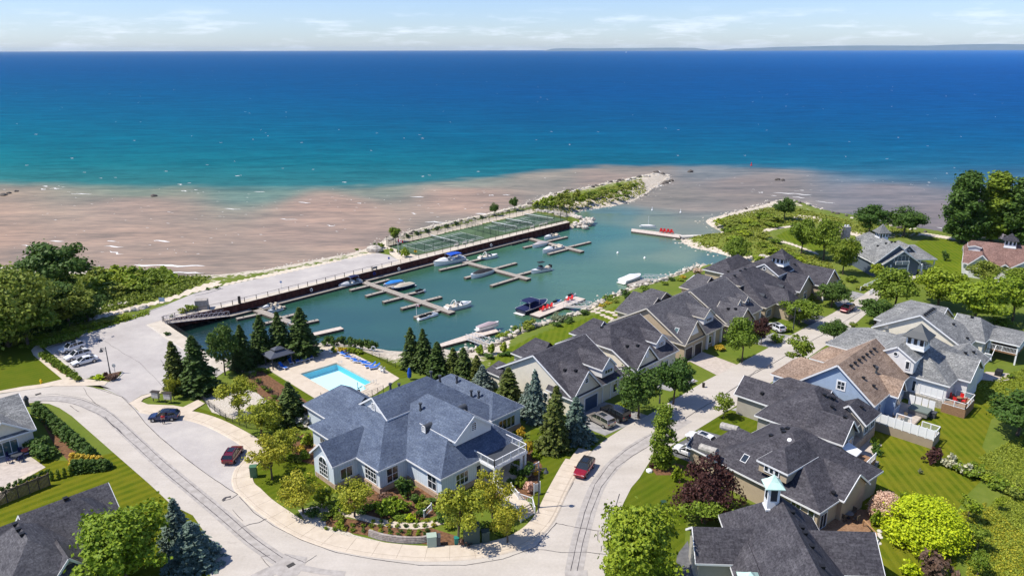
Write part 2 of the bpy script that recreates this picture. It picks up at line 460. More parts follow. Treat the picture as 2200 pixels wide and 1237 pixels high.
colY = np.stack([np.stack([np.interp(qy, SEA_Y, SEAL[k][:, ch]) for ch in range(3)], 1) for k in range(3)])
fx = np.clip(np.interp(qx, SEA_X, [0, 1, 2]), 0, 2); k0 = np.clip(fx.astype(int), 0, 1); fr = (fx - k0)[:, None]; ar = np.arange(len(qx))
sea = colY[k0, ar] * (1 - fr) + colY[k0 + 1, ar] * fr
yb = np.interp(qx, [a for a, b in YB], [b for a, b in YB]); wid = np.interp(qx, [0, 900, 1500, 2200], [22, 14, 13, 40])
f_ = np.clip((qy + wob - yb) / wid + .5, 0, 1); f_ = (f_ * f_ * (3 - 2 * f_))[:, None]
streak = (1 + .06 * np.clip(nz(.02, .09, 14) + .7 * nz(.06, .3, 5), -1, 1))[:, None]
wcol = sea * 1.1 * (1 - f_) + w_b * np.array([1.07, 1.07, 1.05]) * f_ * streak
mar = np.vstack([wal, nat2[:44], nat1[-6:]])
calm = inside(WP, mar).astype(float)
wcol = np.where(calm[:, None] > 0, wcol * np.array([1.22, 1.10, .70]), wcol)
i2 = np.arange(len(WP)).reshape(len(ys), len(us))
WF = np.stack([i2[:-1, :-1], i2[:-1, 1:], i2[1:, 1:], i2[1:, :-1]], -1).reshape(-1, 4)
me = bpy.data.meshes.new("lake_water")
me.vertices.add(len(WP)); me.vertices.foreach_set('co', np.column_stack([WP, np.full(len(WP), W0)]).astype('f').ravel())
me.loops.add(WF.size); me.loops.foreach_set('vertex_index', WF.ravel().astype('i'))
me.polygons.add(len(WF)); me.polygons.foreach_set('loop_start', np.arange(0, WF.size, 4, dtype='i'))
me.update(); me.validate()
ca = me.color_attributes.new("silt", 'FLOAT_COLOR', 'POINT')
ca.data.foreach_set('color', np.column_stack([wcol * .56, np.ones(len(WP))]).astype('f').ravel())
cb = me.attributes.new("calm", 'FLOAT', 'POINT'); cb.data.foreach_set('value', calm.astype('f'))
M_water = mat("silty_lake_water", (.1, .2, .25), .22, 0, .5); t = NT(M_water)
t.b.inputs['IOR'].default_value = 1.33
sm = t.n('ShaderNodeMath', operation='MULTIPLY_ADD'); sm.inputs[1].default_value = .24; sm.inputs[2].default_value = .035
df = t.n('ShaderNodeBsdfDiffuse'); gl_ = t.n('ShaderNodeBsdfGlossy'); gl_.inputs['Roughness'].default_value = .18; mxw = t.n('ShaderNodeMixShader')
sa = t.n('ShaderNodeAttribute', attribute_name='silt'); cl = t.n('ShaderNodeAttribute', attribute_name='calm')
t.l(cl.outputs['Fac'], sm.inputs[0]); t.l(sm.outputs[0], mxw.inputs[0]); t.l(df.outputs[0], mxw.inputs[1]); t.l(gl_.outputs[0], mxw.inputs[2])
t.l(mxw.outputs[0], [n for n in t.t.nodes if n.type == 'OUTPUT_MATERIAL'][0].inputs['Surface'])
wv1 = t.noise(t.geo((.16, .75, 1), (0, 0, R(-4))), 1.0, 5, .6)
wv2 = t.noise(t.geo((.035, .12, 1), (0, 0, R(3))), 1.0, 3, .5)
wv3 = t.noise(t.geo((.9, 1.6, 1), (0, 0, R(20))), .9, 3, .55)
far = t.noise(t.geo((.006, .03, 1)), 1.0, 4, .6)
hsum = t.mix(.45, wv1, wv2)
hh = t.mix(cl.outputs['Fac'], hsum, t.mix(.7, hsum, wv3))
bm_ = t.n('ShaderNodeBump'); bm_.inputs['Strength'].default_value = .6; bm_.inputs['Distance'].default_value = .5; bs = t.n('ShaderNodeMath', operation='MULTIPLY_ADD'); bs.inputs[1].default_value = -.42; bs.inputs[2].default_value = .62; t.l(cl.outputs['Fac'], bs.inputs[0]); t.l(bs.outputs[0], bm_.inputs['Strength']); t.l(hh, bm_.inputs['Height']); t.l(bm_.outputs[0], df.inputs['Normal']); t.l(bm_.outputs[0], gl_.inputs['Normal'])
shade = t.ramp(hh, [(.36, (.70, .75, .79)), (.5, (1, 1, 1)), (.64, (1.28, 1.24, 1.2))])  # wave crests lightened and troughs darkened in the colour itself
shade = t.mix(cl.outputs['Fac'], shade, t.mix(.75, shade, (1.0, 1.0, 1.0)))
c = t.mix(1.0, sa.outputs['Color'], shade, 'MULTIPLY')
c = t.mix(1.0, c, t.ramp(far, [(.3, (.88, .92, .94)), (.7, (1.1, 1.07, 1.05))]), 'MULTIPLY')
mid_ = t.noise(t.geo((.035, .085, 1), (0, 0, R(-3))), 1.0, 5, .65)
c = t.mix(1.0, c, t.ramp(mid_, [(.32, (.87, .90, .92)), (.5, (1, 1, 1)), (.68, (1.14, 1.11, 1.08))]), 'MULTIPLY')  # broader light and dark ripple bands painted into the colour
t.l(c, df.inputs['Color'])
me.materials.append(M_water)
tag(obj("lake_water", me), kind='structure')

# ---- breaking wave crests and whitecaps
M_foam = nmat("wave_foam", (.62, .60, .57), (.85, .84, .82), 3.0, .9)
fm = MB(); rf = random.Random(3)
def crest(x0, y0, x1, y1, w):
    a, b = G(x0, y0, W0 + .03), G(x1, y1, W0 + .03); n = max(4, int((b - a).length / 1.5)); top = []; bot = []
    d = (b - a).normalized(); pr = Vector((-d.y, d.x, 0)); ph = rf.random() * 9
    for i in range(n + 1):
        u = i / n; p = a.lerp(b, u) + pr * (mnoise.noise(Vector((u * 4 + ph, ph, 0))) * w * 1.6)
        ww = w * (math.sin(math.pi * u) ** .5) * (.55 + .7 * rf.random()) * .5 + .01
        top.append(p + pr * ww); bot.append(p - pr * ww)
    fm.loft([[q, p] for p, q in zip(top, bot)], closed=False, caps=False)
for q in [(330, 516, 365, 520, 1.1), (44, 527, 105, 529, .9), (105, 518, 140, 518, .9), (230, 517, 250, 519, .7), (225, 528, 265, 531, .8), (285, 569, 440, 573, 1.5),
          (235, 578, 340, 582, 1.1), (340, 584, 440, 586, 1), (50, 550, 80, 555, .8), (640, 434, 668, 436, .9), (700, 484, 720, 486, .8), (645, 568, 700, 560, .9), (232, 540, 265, 546, .8),
          (913, 476, 960, 478, 1.0), (1020, 459, 1055, 460, 1.2), (880, 423, 912, 424, 1.3), (884, 458, 895, 459, .8), (1050, 419, 1062, 420, 1), (1080, 418, 1096, 419, 1),
          (1200, 424, 1228, 421, .8), (1408, 368, 1422, 369, 1.4), (1400, 372, 1420, 373, 1), (1310, 398, 1345, 392, 1.2), (1320, 388, 1335, 387, 1), (1340, 386, 1352, 387, 1),
          (1660, 414, 1745, 419, 1.3), (1700, 423, 1730, 425, 1), (1750, 432, 1795, 437, .9), (1630, 414, 1640, 413, .9), (1655, 420, 1670, 421, .8), (1718, 409, 1728, 409, .8),
          (90, 400, 103, 401, 1.2), (85, 406, 100, 407, 1), (108, 405, 134, 405, 1.2), (380, 396, 392, 397, 1), (150, 416, 200, 417, .8), (388, 410, 404, 411, 1), (905, 379, 912, 379, 1.1), (768, 436, 778, 437, .8),
          (150, 340, 160, 340, 1), (735, 391, 745, 392, 1), (505, 378, 515, 378, 1), (545, 412, 570, 412, .8), (480, 448, 520, 450, .7), (600, 470, 640, 472, .7),
          (1432, 391, 1442, 394, 1.8), (1416, 398, 1424, 400, 1.2), (1480, 369, 1490, 370, 1), (1950, 470, 1990, 476, .8), (2010, 488, 2050, 494, .9), (1850, 455, 1880, 460, .7)]:
    crest(*q)
for _ in range(190):                      # short far whitecaps
    y = 118 + (rf.random() ** 1.5) * 290; x = rf.uniform(-60, 2260); k = rf.uniform(1.2, 3.4) * (.5 + (y - 108) / 220)
    if y > 395 and 1380 < x < 1820: continue
    crest(x, y, x + k * 1.6, y + .12 * k * rf.uniform(-1, 1), rf.uniform(.35, .8) * (1.0 + (400 - y) / 170))
for _ in range(150):
    x = rf.uniform(-60, 1050); y = rf.uniform(405, 575 - max(0, x - 300) * .17); k = rf.uniform(2, 9)
    crest(x, y, x + k, y + .1 * k * rf.uniform(-.5, 1.3), rf.uniform(.14, .34))
for _ in range(36):
    x = rf.uniform(1420, 2100); y = rf.uniform(375, 425); k = rf.uniform(2, 9)
    crest(x, y, x + k, y + .1 * k, rf.uniform(.14, .34))
tag(fm.build("wave_foam", M_foam), kind='stuff')

# ---- far shore across the lake
M_hill = nmat("haze_tinted_far_shore", (.08, .14, .19), (.11, .17, .23), .002, .95)  # bluish air haze is mixed into the shore's base colour
def far_hill(pts, D):
    mb = MB(); r0, r1, r2 = [], [], []
    for x, y, h in pts:
        dx = (x - CX) / F_PX; base = Vector((dx * D / 1.0, D * .985, W0))
        top = CAMH * min(1, h / 1.5) + D * h / F_PX
        r0.append(base - Vector((0, 60, 6))); r1.append(base + Vector((0, 900, top))); r2.append(base + Vector((0, 3500, -6)))
    mb.loft([list(z) for z in zip(r0, r1, r2)], closed=False, caps=False)
    return mb
HA = [(1165, 0, 0), (1185, 0, 1.6), (1210, 0, 2.6), (1260, 0, 2.0), (1310, 0, 2.5), (1370, 0, 2.6), (1430, 0, 3.2), (1480, 0, 2.6), (1512, 0, .4)]
HB = [(1535, 0, 0), (1560, 0, 1.4), (1610, 0, 2.0), (1650, 0, 4), (1700, 0, 4.6), (1760, 0, 6), (1830, 0, 6.6), (1900, 0, 6.2), (1960, 0, 5.8), (2010, 0, 7.6), (2060, 0, 8.6), (2110, 0, 9.2), (2150, 0, 8.2), (2200, 0, 9.0), (2300, 0, 8)]
structure("far_hills", far_hill(HA, 33000), M_hill, True); structure("far_hills", far_hill(HB, 29000), M_hill, True)

# ---- ground sheets
M_conc = mat("pale_concrete", (.56, .52, .46), .9); t = NT(M_conc)
f1 = t.noise(t.geo(), .25, 5, .6); f2 = t.noise(t.geo(), 2.5, 5, .65)
c = t.mix(f2, t.ramp(f1, [(.3, (.50, .455, .40)), (.7, (.62, .575, .51))]), (.60, .56, .50)); t.col(c)
M_road = mat("worn_concrete_road", (.6, .56, .5), .9); t = NT(M_road)
f1 = t.noise(t.geo(), .18, 6, .65); f2 = t.noise(t.geo(), 3, 5, .7); f3 = t.noise(t.geo((.12, .9, 1), (0, 0, R(45))), .6, 4)
c = t.mix(.5, t.ramp(f1, [(.3, (.41, .365, .315)), (.7, (.53, .48, .425))]), t.ramp(f3, [(.3, (.44, .395, .345)), (.7, (.57, .52, .46))]))
c = t.mix(1, c, t.ramp(f2, [(.25, (.9, .9, .9)), (.7, (1.04, 1.04, 1.04))]), 'MULTIPLY')
st_ = t.noise(t.geo((1, 1, 1)), .45, 8, .75); c = t.mix(1, c, t.ramp(st_, [(.30, (.80, .79, .78)), (.42, (1, 1, 1))]), 'MULTIPLY'); t.col(c)
M_lot = mat("weathered_parking_asphalt", (.4, .37, .34), .92); t = NT(M_lot)
f1 = t.noise(t.geo(), .14, 6, .7); f2 = t.noise(t.geo(), 5, 4, .7)
c = t.ramp(f1, [(.3, (.38, .345, .325)), (.5, (.44, .405, .38)), (.68, (.51, .47, .43))])
t.col(t.mix(1, c, t.ramp(f2, [(.25, (.9, .9, .9)), (.75, (1.06, 1.06, 1.06))]), 'MULTIPLY'))
M_side = mat("sidewalk_concrete", (.6, .52, .42), .9); t = NT(M_side)
f1 = t.noise(t.geo(), .8, 5, .65)
t.col(t.ramp(f1, [(.3, (.50, .42, .33)), (.7, (.61, .525, .425))]))
M_quay = nmat("quay_concrete", (.49, .43, .35), (.61, .54, .45), .5, .9, big=(.1, (.93, .93, .93)))
M_asph = nmat("dark_asphalt_patch", (.33, .30, .275), (.44, .405, .375), 1.2, .92, detail=6)
M_dkdrive = nmat("dark_driveway", (.10, .10, .105), (.16, .16, .165), 1.5, .92, detail=6)
M_gydrive = nmat("grey_driveway", (.24, .235, .23), (.34, .33, .32), 1.2, .92, detail=6)
M_pave = nmat("interlocking_paving", (.42, .36, .31), (.53, .46, .40), 1.6, .9, detail=6)
M_tar = mat("tar_crack_filler", (.06, .055, .06), .7)
M_mulch = nmat("brown_mulch", (.09, .045, .022), (.22, .11, .055), 2.5, .95, .3, detail=8)
M_gravel = nmat("pea_gravel", (.38, .33, .27), (.60, .55, .47), 4, .95, .3, detail=8)
M_path = nmat("limestone_screenings", (.52, .44, .34), (.66, .58, .47), 1.2, .95, detail=6)

def lawn_mat(name, ang, width, c1, c2, warp=.6):
    m = mat(name, c1, .95, 0, .05); t = NT(m)
    v = t.geo((1, 1, 1), (0, 0, R(ang)))
    w = t.n('ShaderNodeTexWave'); w.wave_type = 'BANDS'; w.bands_direction = 'X'; w.inputs['Scale'].default_value = .31 / width; w.inputs['Distortion'].default_value = warp; w.inputs['Detail'].default_value = 2; w.inputs['Detail Scale'].default_value = .6
    t.l(v, w.inputs['Vector'])
    n1 = t.noise(t.geo(), .3, 6, .65); n2 = t.noise(t.geo(), 7, 4, .65)
    c = t.mix(t.mix(.3, t.ramp(w.outputs['Fac'], [(.3, (0, 0, 0)), (.7, (1, 1, 1))]), n1), c1, c2)
    c = t.mix(t.ramp(n1, [(.35, (0, 0, 0)), (.75, (.85, .85, .85))]), c, (c2[0] * 1.25, c2[1] * 1.02, c2[2] * 1.3))
    c = t.mix(1, c, t.ramp(n2, [(.25, (.72, .76, .7)), (.75, (1.2, 1.18, 1.15))]), 'MULTIPLY')
    t.col(c); t.bump(n2, .5, .06); return m
M_lawnA = lawn_mat("mown_lawn_diagonal_stripes", 183, 1.2, (.070, .108, .005), (.145, .165, .012))
M_lawnB = lawn_mat("mown_lawn_long_stripes", 44.5, 1.5, (.068, .102, .005), (.138, .155, .010))
M_lawnC = lawn_mat("mown_lawn_faint_stripes", 48, 1.1, (.068, .104, .006), (.10, .135, .010), 1.2)
M_lawnD = lawn_mat("mown_lawn_waterside", 10, 1.2, (.07, .12, .006), (.12, .165, .012), 1.5)

def sheet(name, pts, z, m, thick=0.0, kind='structure'):
    mb = MB(); mb.poly(px(pts, z), thick); return tag(mb.build(name, m), kind=kind)
def drape(name, pts, dz, m, kind='structure', step=1.2):
    """sheet laid on sloping ground: follows the land height point by point"""
    q = np.array([G(x, y, 0)[:2] for x, y in pts]); lo, hi = q.min(0), q.max(0)
    xs = np.arange(lo[0], hi[0] + step, step); yy = np.arange(lo[1], hi[1] + step, step)
    A, B = np.meshgrid(xs, yy); PP = np.stack([A.ravel(), B.ravel()], 1); ok = inside(PP, q)
    hh_ = land_height(PP)[0] + dz; mb = MB(); nxx = len(xs)
    mb.v = [(p[0], p[1], h) for p, h in zip(PP, hh_)]
    for j in range(len(yy) - 1):
        for i in range(nxx - 1):
            k = (j * nxx + i, j * nxx + i + 1, (j + 1) * nxx + i + 1, (j + 1) * nxx + i)
            if ok[list(k)].sum() >= 3: mb.f.append(list(k)); mb.mi.append(0); mb.uv.append([(0, 0)] * 4)
    return tag(mb.build(name, m, None, True), kind=kind)
def strip(name, pts, wid, z, m, thick=0.0, kind='structure', parent=None):
    """ribbon of width wid (m) along a pixel line"""
    p = [G(x, y, z) for x, y in pts]; L, Rr = [], []
    for i, a in enumerate(p):
        d = (p[min(i + 1, len(p) - 1)] - p[max(i - 1, 0)]); d.z = 0; d.normalize(); n = Vector((-d.y, d.x, 0)) * wid / 2
        L.append(a + n); Rr.append(a - n)
    mb = MB(); mb.loft([[l, r] for l, r in zip(L, Rr)], closed=False, caps=False)
    if thick:
        dn = Vector((0, 0, thick))
        mb.loft([[l, l - dn] for l in L], closed=False, caps=False); mb.loft([[r, r - dn] for r in Rr], closed=False, caps=False)
    o = mb.build(name, m, parent); return tag(o, kind=kind) if parent is None else o
def smooth_px(pts, k=3):
    out = []
    for i in range(len(pts) - 1):
        p0, p1, p2, p3 = pts[max(i - 1, 0)], pts[i], pts[i + 1], pts[min(i + 2, len(pts) - 1)]
        for j in range(k):
            u = j / k
            out.append(tuple(.5 * (2 * p1[a] + (p2[a] - p0[a]) * u + (2 * p0[a] - 5 * p1[a] + 4 * p2[a] - p3[a]) * u * u + (3 * p1[a] - p0[a] - 3 * p2[a] + p3[a]) * u ** 3) for a in (0, 1)))
    return out + [pts[-1]]

KERB_IN = [(283, 868), (300, 884), (330, 889), (365, 894), (405, 901), (445, 914), (485, 934), (515, 952), (533, 968), (526, 984), (508, 1004), (500, 1028), (505, 1050), (520, 1064)]
KERB2 = [(520, 1064), (545, 1089), (578, 1113), (626, 1144), (690, 1170), (771, 1188), (851, 1198), (912, 1202), (966, 1201), (1022, 1197), (1070, 1189), (1110, 1178), (1140, 1163), (1165, 1145), (1184, 1124), (1198, 1100), (1212, 1068), (1232, 1028), (1252, 992), (1275, 965), (1303, 942)]
LEFTEDGE = [(1345, 915), (1391, 892), (1430, 868), (1470, 845), (1513, 819), (1583, 783), (1652, 746), (1699, 720), (1740, 698), (1788, 673), (1842, 641), (1876, 618)]
RIGHTEDGE = [(1896, 630), (1868, 668), (1835, 697), (1800, 726), (1765, 748), (1703, 791), (1640, 832), (1580, 872), (1545, 893), (1501, 920), (1450, 952), (1398, 987), (1374, 1026), (1356, 1047), (1338, 1083), (1324, 1118), (1315, 1157), (1308, 1182), (1303, 1206), (1298, 1260), (1300, 1360)]
ROADTOP = [(-120, 864), (-60, 853), (0, 846), (60, 836), (120, 829), (180, 828), (230, 838), (262, 852)]
ROADBOT = [(440, 1330), (448, 1260), (456, 1212), (465, 1175), (443, 1148), (414, 1106), (369, 1084), (321, 1039), (244, 972), (154, 893), (128, 876), (106, 867), (75, 864), (35, 868), (0, 877), (-60, 893), (-120, 910)]
sheet("road", ROADTOP + smooth_px(KERB_IN) + smooth_px(KERB2)[1:] + LEFTEDGE + RIGHTEDGE + ROADBOT, .030, M_road)
LOT = [(97, 746), (150, 729), (171, 714), (250, 687), (327, 665), (359, 654), (414, 631), (470, 616), (560, 597), (700, 566), (800, 541), (838, 548), (858, 560), (800, 575), (600, 625), (440, 664), (360, 684), (315, 697),
       (377, 739), (430, 775), (482, 798), (460, 813), (365, 833), (304, 849), (276, 866), (262, 852), (232, 838), (205, 826), (236, 819), (259, 807), (262, 796), (197, 810), (181, 814)]
sheet("parking_lot", LOT, .034, M_lot)
CRACKLINE = [(262, 852), (290, 880), (312, 908), (345, 940), (400, 985), (450, 1022), (500, 1055), (518, 1064)]
sheet("road_layby", [(262, 852), (276, 862)] + smooth_px(KERB_IN) + CRACKLINE[::-1][1:-1], .038, M_lot)
sheet("road", [(180, 826), (205, 824), (240, 836), (262, 850), (290, 878), (283, 868), (250, 842), (215, 826)], .041, M_lot)
# asphalt trench patch along the road with its concrete manhole square
PATCH = smooth_px([(-80, 888), (0, 870), (60, 858), (120, 856), (165, 862), (200, 876), (232, 893), (290, 945), (350, 1000), (420, 1058), (480, 1108), (540, 1160), (600, 1202)], 4)
strip("asphalt_patch", PATCH, 1.9, .044, M_asph)
strip("asphalt_patch", smooth_px([(1232, 1232), (1245, 1165), (1262, 1100), (1283, 1045), (1312, 1005), (1345, 975), (1385, 948), (1440, 921), (1475, 900)], 4), 2.1, .044, M_asph)
sheet("asphalt_patch", [(582, 1217), (612, 1188), (660, 1196), (655, 1212), (640, 1234), (600, 1240)], .048, M_asph)
sheet("asphalt_patch", [(646, 1212), (700, 1222), (743, 1226), (740, 1237), (690, 1233), (640, 1224)], .046, M_asph)
sheet("asphalt_patch", [(1214, 1224), (1262, 1224), (1266, 1262), (1212, 1262)], .048, M_asph)
strip("asphalt_patch", [(590, 1222), (560, 1236), (535, 1250)], 1.8, .046, M_asph)
# cracks sealed with tar
ck = MB()
def crack(pts, w=.09, z=.054, jitter=1.2):
    q = []
    for a, b in zip(pts[:-1], pts[1:]):
        n = max(2, int(math.hypot(b[0] - a[0], b[1] - a[1]) / 7))
        for i in range(n):
            u = i / n; q.append((a[0] + (b[0] - a[0]) * u + rf.uniform(-jitter, jitter) * .6, a[1] + (b[1] - a[1]) * u + rf.uniform(-jitter, jitter) * .5))
    q.append(pts[-1]); p = [G(x, y, z) for x, y in q]
    rings = []
    for i, a in enumerate(p):
        d = p[min(i + 1, len(p) - 1)] - p[max(i - 1, 0)]; d.z = 0; d.normalize(); n = Vector((-d.y, d.x, 0)) * w * rf.uniform(.5, 1) / 2
        rings.append([a + n, a - n])
    ck.loft(rings, closed=False, caps=False)
def off(pts, d):
    return [(x + d * .6, y - d * .5) for x, y in pts]
crack([(190, 828)] + CRACKLINE, .12, jitter=.5)
crack([(514, 1066), (545, 1100), (590, 1130), (650, 1160), (720, 1185), (800, 1200), (900, 1213), (1000, 1213), (1080, 1200), (1150, 1175), (1180, 1140), (1196, 1122)], .1, jitter=.6)
for s in (-7, 7): crack([(x + s, y - s * .7) for x, y in PATCH], .1, jitter=.4)
crack([(1226, 1225), (1240, 1160), (1256, 1100), (1278, 1040), (1308, 998), (1345, 966), (1390, 938), (1436, 917)], .1, jitter=.4)
crack([(1240, 1225), (1252, 1165), (1270, 1100), (1292, 1045), (1325, 1003), (1360, 978), (1400, 954), (1447, 928)], .1, jitter=.4)
crack([(1470, 900), (1500, 880), (1540, 858), (1582, 830), (1620, 802), (1660, 781)], .16, jitter=1.3)
crack([(1588, 824), (1610, 806), (1640, 788)], .12, jitter=2.2)
crack([(1660, 781), (1700, 757), (1750, 728), (1800, 700), (1850, 668)], .12, jitter=1)
crack([(515, 1058), (500, 1068), (478, 1076)], .12, jitter=1.5); crack([(478, 1074), (485, 1068), (496, 1066)], .5, jitter=1.5)
crack([(575, 1112), (555, 1122), (535, 1126), (520, 1132), (512, 1138)], .12, jitter=1.5); crack([(500, 1094), (512, 1108), (522, 1118)], .08)
crack([(1193, 1123), (1240, 1132), (1280, 1139), (1316, 1141)], .1); crack([(1152, 1178), (1210, 1186), (1260, 1185), (1306, 1190)], .08)
crack([(1285, 1140), (1284, 1160)], .08); crack([(1292, 1172), (1291, 1184)], .08)
crack([(612, 1190), (655, 1208), (680, 1192)], .08); crack([(580, 1218), (560, 1196), (580, 1192)], .08)
crack([(180, 832), (186, 845), (200, 862), (215, 872)], .08, jitter=2); crack([(225, 895), (245, 915), (262, 930)], .15, jitter=2.2)
crack([(150, 870), (160, 878), (170, 884)], .1, jitter=1.5); crack([(1190, 1110), (1210, 1075), (1232, 1035)], .14, jitter=.3)
crack([(225, 732), (260, 755), (300, 778), (350, 830)], .06, jitter=1.5); crack([(345, 772), (355, 790), (358, 800)], .07, jitter=1.5)
crack([(1331, 1060), (1322, 1090)], .12, jitter=.2); crack([(0, 862), (60, 850), (120, 846), (180, 855), (230, 878)], .07, jitter=.5)
tag(ck.build("tar_crack_lines", M_tar), kind='structure')
for a, b in ((82, 846), (215, 731), (625, 1213), (320, 660)):
    mb = MB(); p = G(a, b, .056); mb.box(p, (.9, .6, .03), R(45)); tag(mb.build("drain_grate", nmat("cast_iron", (.03, .028, .028), (.07, .065, .06), 20, .7)), {(82): 'rusty iron drain grate in the curving road top left', 215: 'dark iron drain grate in the middle of the parking lot', 625: 'square iron manhole grate inside the asphalt square at the junction', 320: 'small iron grate near the path end at the lot edge'}[a], 'drain')

# sidewalks with kerb
SIDE = smooth_px(KERB_IN[1:]) + smooth_px(KERB2)[1:-6]
def sidewalk(name, pts, side, wid, z=.13):
    p = [G(x, y, z) for x, y in pts]; a_, b_ = [], []
    for i, a in enumerate(p):
        d = (p[min(i + 1, len(p) - 1)] - p[max(i - 1, 0)]); d.z = 0; d.normalize(); n = Vector((-d.y, d.x, 0)) * side
        a_.append(a); b_.append(a + n * wid)
    mb = MB(); dn = Vector((0, 0, z))
    mb.loft([[l, r] for l, r in zip(a_, b_)], closed=False, caps=False)
    mb.loft([[l + (l - r).normalized() * .18 - dn + Vector((0, 0, .04)), l] for l, r in zip(a_, b_)], closed=False, caps=False)
    j = MB(); acc = 0
    for i in range(1, len(a_)):
        acc += (a_[i] - a_[i - 1]).length
        if acc > 2.4: acc = 0; j.bar(a_[i] + Vector((0, 0, .002)), b_[i] + Vector((0, 0, .002)), .035, .01)
    off_ = [l.lerp(r, .16) + Vector((0, 0, .003)) for l, r in zip(a_, b_)]
    for u, v in zip(off_[:-1], off_[1:]): j.bar(u, v, .03, .01)
    o = tag(mb.build(name, M_side), kind='structure'); j.build("paving_joint", M_joint, o)
M_joint = mat("dark_joint_line", (.30, .24, .18), .9)  # darker brown for the joints between sidewalk slabs
sidewalk("sidewalk", SIDE, 1, 2.6)
sidewalk("sidewalk", smooth_px([(1184, 1124), (1198, 1100), (1212, 1068), (1232, 1028), (1252, 992), (1270, 968)]), 1, 2.0, .132)
sheet("sidewalk", [(276, 866), (304, 850), (335, 841), (365, 834), (368, 838), (330, 848), (308, 856), (303, 862), (318, 868), (372, 870), (405, 876), (398, 884), (300, 884), (283, 869)], .12, M_side)
sheet("sidewalk", [(385, 878), (425, 858), (440, 866), (410, 884)], .125, M_side)
# path from the parking to the left lawn
sheet("sidewalk", smooth_px([(67, 752), (76, 743), (86, 741), (90, 748), (98, 758)]) + [(110, 771), (140, 795), (180, 813), (232, 819), (225, 827), (180, 828), (110, 829), (-60, 853), (-60, 846), (0, 839), (48, 830), (87, 825), (134, 814), (100, 786), (72, 762)], .09, M_side, .08)
# kerbs round the lot
for q in ([(97, 746), (181, 814)], [(97, 746), (150, 729), (171, 714)], [(171, 714), (250, 687), (327, 665), (359, 654)], [(197, 810), (262, 796), (263, 802), (252, 812), (236, 819)],
          [(315, 697), (377, 739), (430, 775), (482, 798)], [(414, 631), (445, 622), (478, 619), (440, 630), (418, 634)]):
    strip("kerb", q, .18, .14, M_conc, .14)
# quay, path and beach strips
sheet("quay_pavement", [(315, 697), (360, 684), (440, 664), (600, 625), (800, 575), (858, 560), (893, 549), (1000, 524), (1120, 496), (1217, 474), (1224.3, 477.2), (1110, 505.2), (1000, 532.2), (900, 557.2), (800, 581.7), (700, 606.2), (600, 631.2), (500, 656.2), (400, 677.2), (350, 690.2),
      (382, 712), (416, 734), (432, 750), (470, 775), (500, 790), (482, 798), (430, 775), (377, 739)], .046, M_quay)
sheet("gravel_strip", [(838, 546), (833, 530), (893, 547), (900, 548), (858, 561)], .03, M_path)
M_asph2 = M_path
drape("lakeside_path", [(470, 612), (560, 592), (650, 573), (740, 556), (800, 540), (835, 523), (920, 498), (1000, 480), (1080, 462), (1150, 447), (1165, 452), (1140, 460), (1060, 476), (960, 500), (880, 520), (838, 532), (800, 546), (700, 568), (560, 598), (470, 617)], .05, M_path)
drape("gravel_path", [(200, 678), (250, 664), (320, 650), (370, 636), (414, 618), (475, 600), (478, 612), (414, 630), (370, 645), (320, 658), (230, 682)], .05, M_path)
drape("limestone_path", smooth_px([(1634, 503), (1636, 496), (1650, 490), (1690, 486), (1730, 480)]) + [(1732, 484)] + smooth_px([(1690, 490), (1655, 496), (1644, 503), (1655, 511), (1700, 522), (1760, 545)]) + [(1756, 548), (1700, 527), (1650, 514)], .06, M_path, step=.6)
drape("limestone_path", [(1700, 470), (1712, 462), (1760, 466), (1800, 488), (1850, 500), (1930, 503), (1985, 500), (2060, 512), (2056, 517), (1985, 506), (1900, 512), (1840, 508), (1790, 496), (1750, 476)], .06, M_path, step=.7)
# lawns
sheet("lawn", [(-60, 755), (0, 750), (60, 738), (76, 740), (66, 752), (72, 764), (100, 787), (134, 814), (87, 825), (48, 830), (0, 840), (-60, 848)], .012, M_lawnC)
sheet("lawn", [(-40, 1010), (60, 985), (160, 990), (244, 972), (321, 1039), (369, 1084), (414, 1106), (443, 1148), (455, 1212), (440, 1300), (-60, 1300)], .012, M_lawnB)
sheet("lawn", [(1870, 900), (2030, 830), (2130, 800), (2260, 820), (2130, 900), (2110, 960), (2140, 1000), (2080, 1060), (2040, 1120), (2060, 1180), (2040, 1300), (1850, 1300), (1780, 1100)], .012, M_lawnA)
drape("lawn", [(1040, 780), (1090, 745), (1140, 722), (1200, 700), (1250, 684), (1300, 668), (1330, 655), (1345, 690), (1300, 720), (1200, 760), (1100, 830), (1050, 850)], .014, M_lawnD)
sheet("lawn", [(1398, 987), (1374, 1026), (1356, 1047), (1338, 1083), (1324, 1118), (1315, 1157), (1303, 1206), (1296, 1300), (1460, 1300), (1480, 1050), (1500, 1000), (1450, 955)], .012, M_lawnC)
sheet("lawn", [(1501, 920), (1545, 893), (1580, 872), (1640, 880), (1660, 900), (1630, 925), (1560, 950)], .012, M_lawnC)
drape("lawn", [(1880, 560), (2000, 508), (2060, 520), (2100, 560), (2080, 620), (1960, 610)], .014, M_lawnD)
drape("lawn", [(1660, 508), (1700, 492), (1730, 486), (1800, 520), (1760, 543), (1700, 520)], .014, M_lawnD)
sheet("lawn", [(1140, 920), (1290, 940), (1240, 1010), (1190, 1085), (1160, 1110), (1130, 1060)], .012, M_lawnC)
sheet("lawn", [(720, 745), (760, 745), (870, 790), (880, 810), (840, 815), (745, 752)], .012, M_lawnC)
sheet("lawn", [(410, 870), (470, 890), (560, 945), (600, 960), (700, 950), (720, 1060), (660, 1080), (560, 1068), (540, 1040), (560, 985), (500, 925), (400, 880)], .012, M_lawnC)
sheet("lawn", [(575, 800), (640, 830), (711, 880), (700, 900), (660, 880), (600, 840), (560, 815)], .012, M_lawnC)
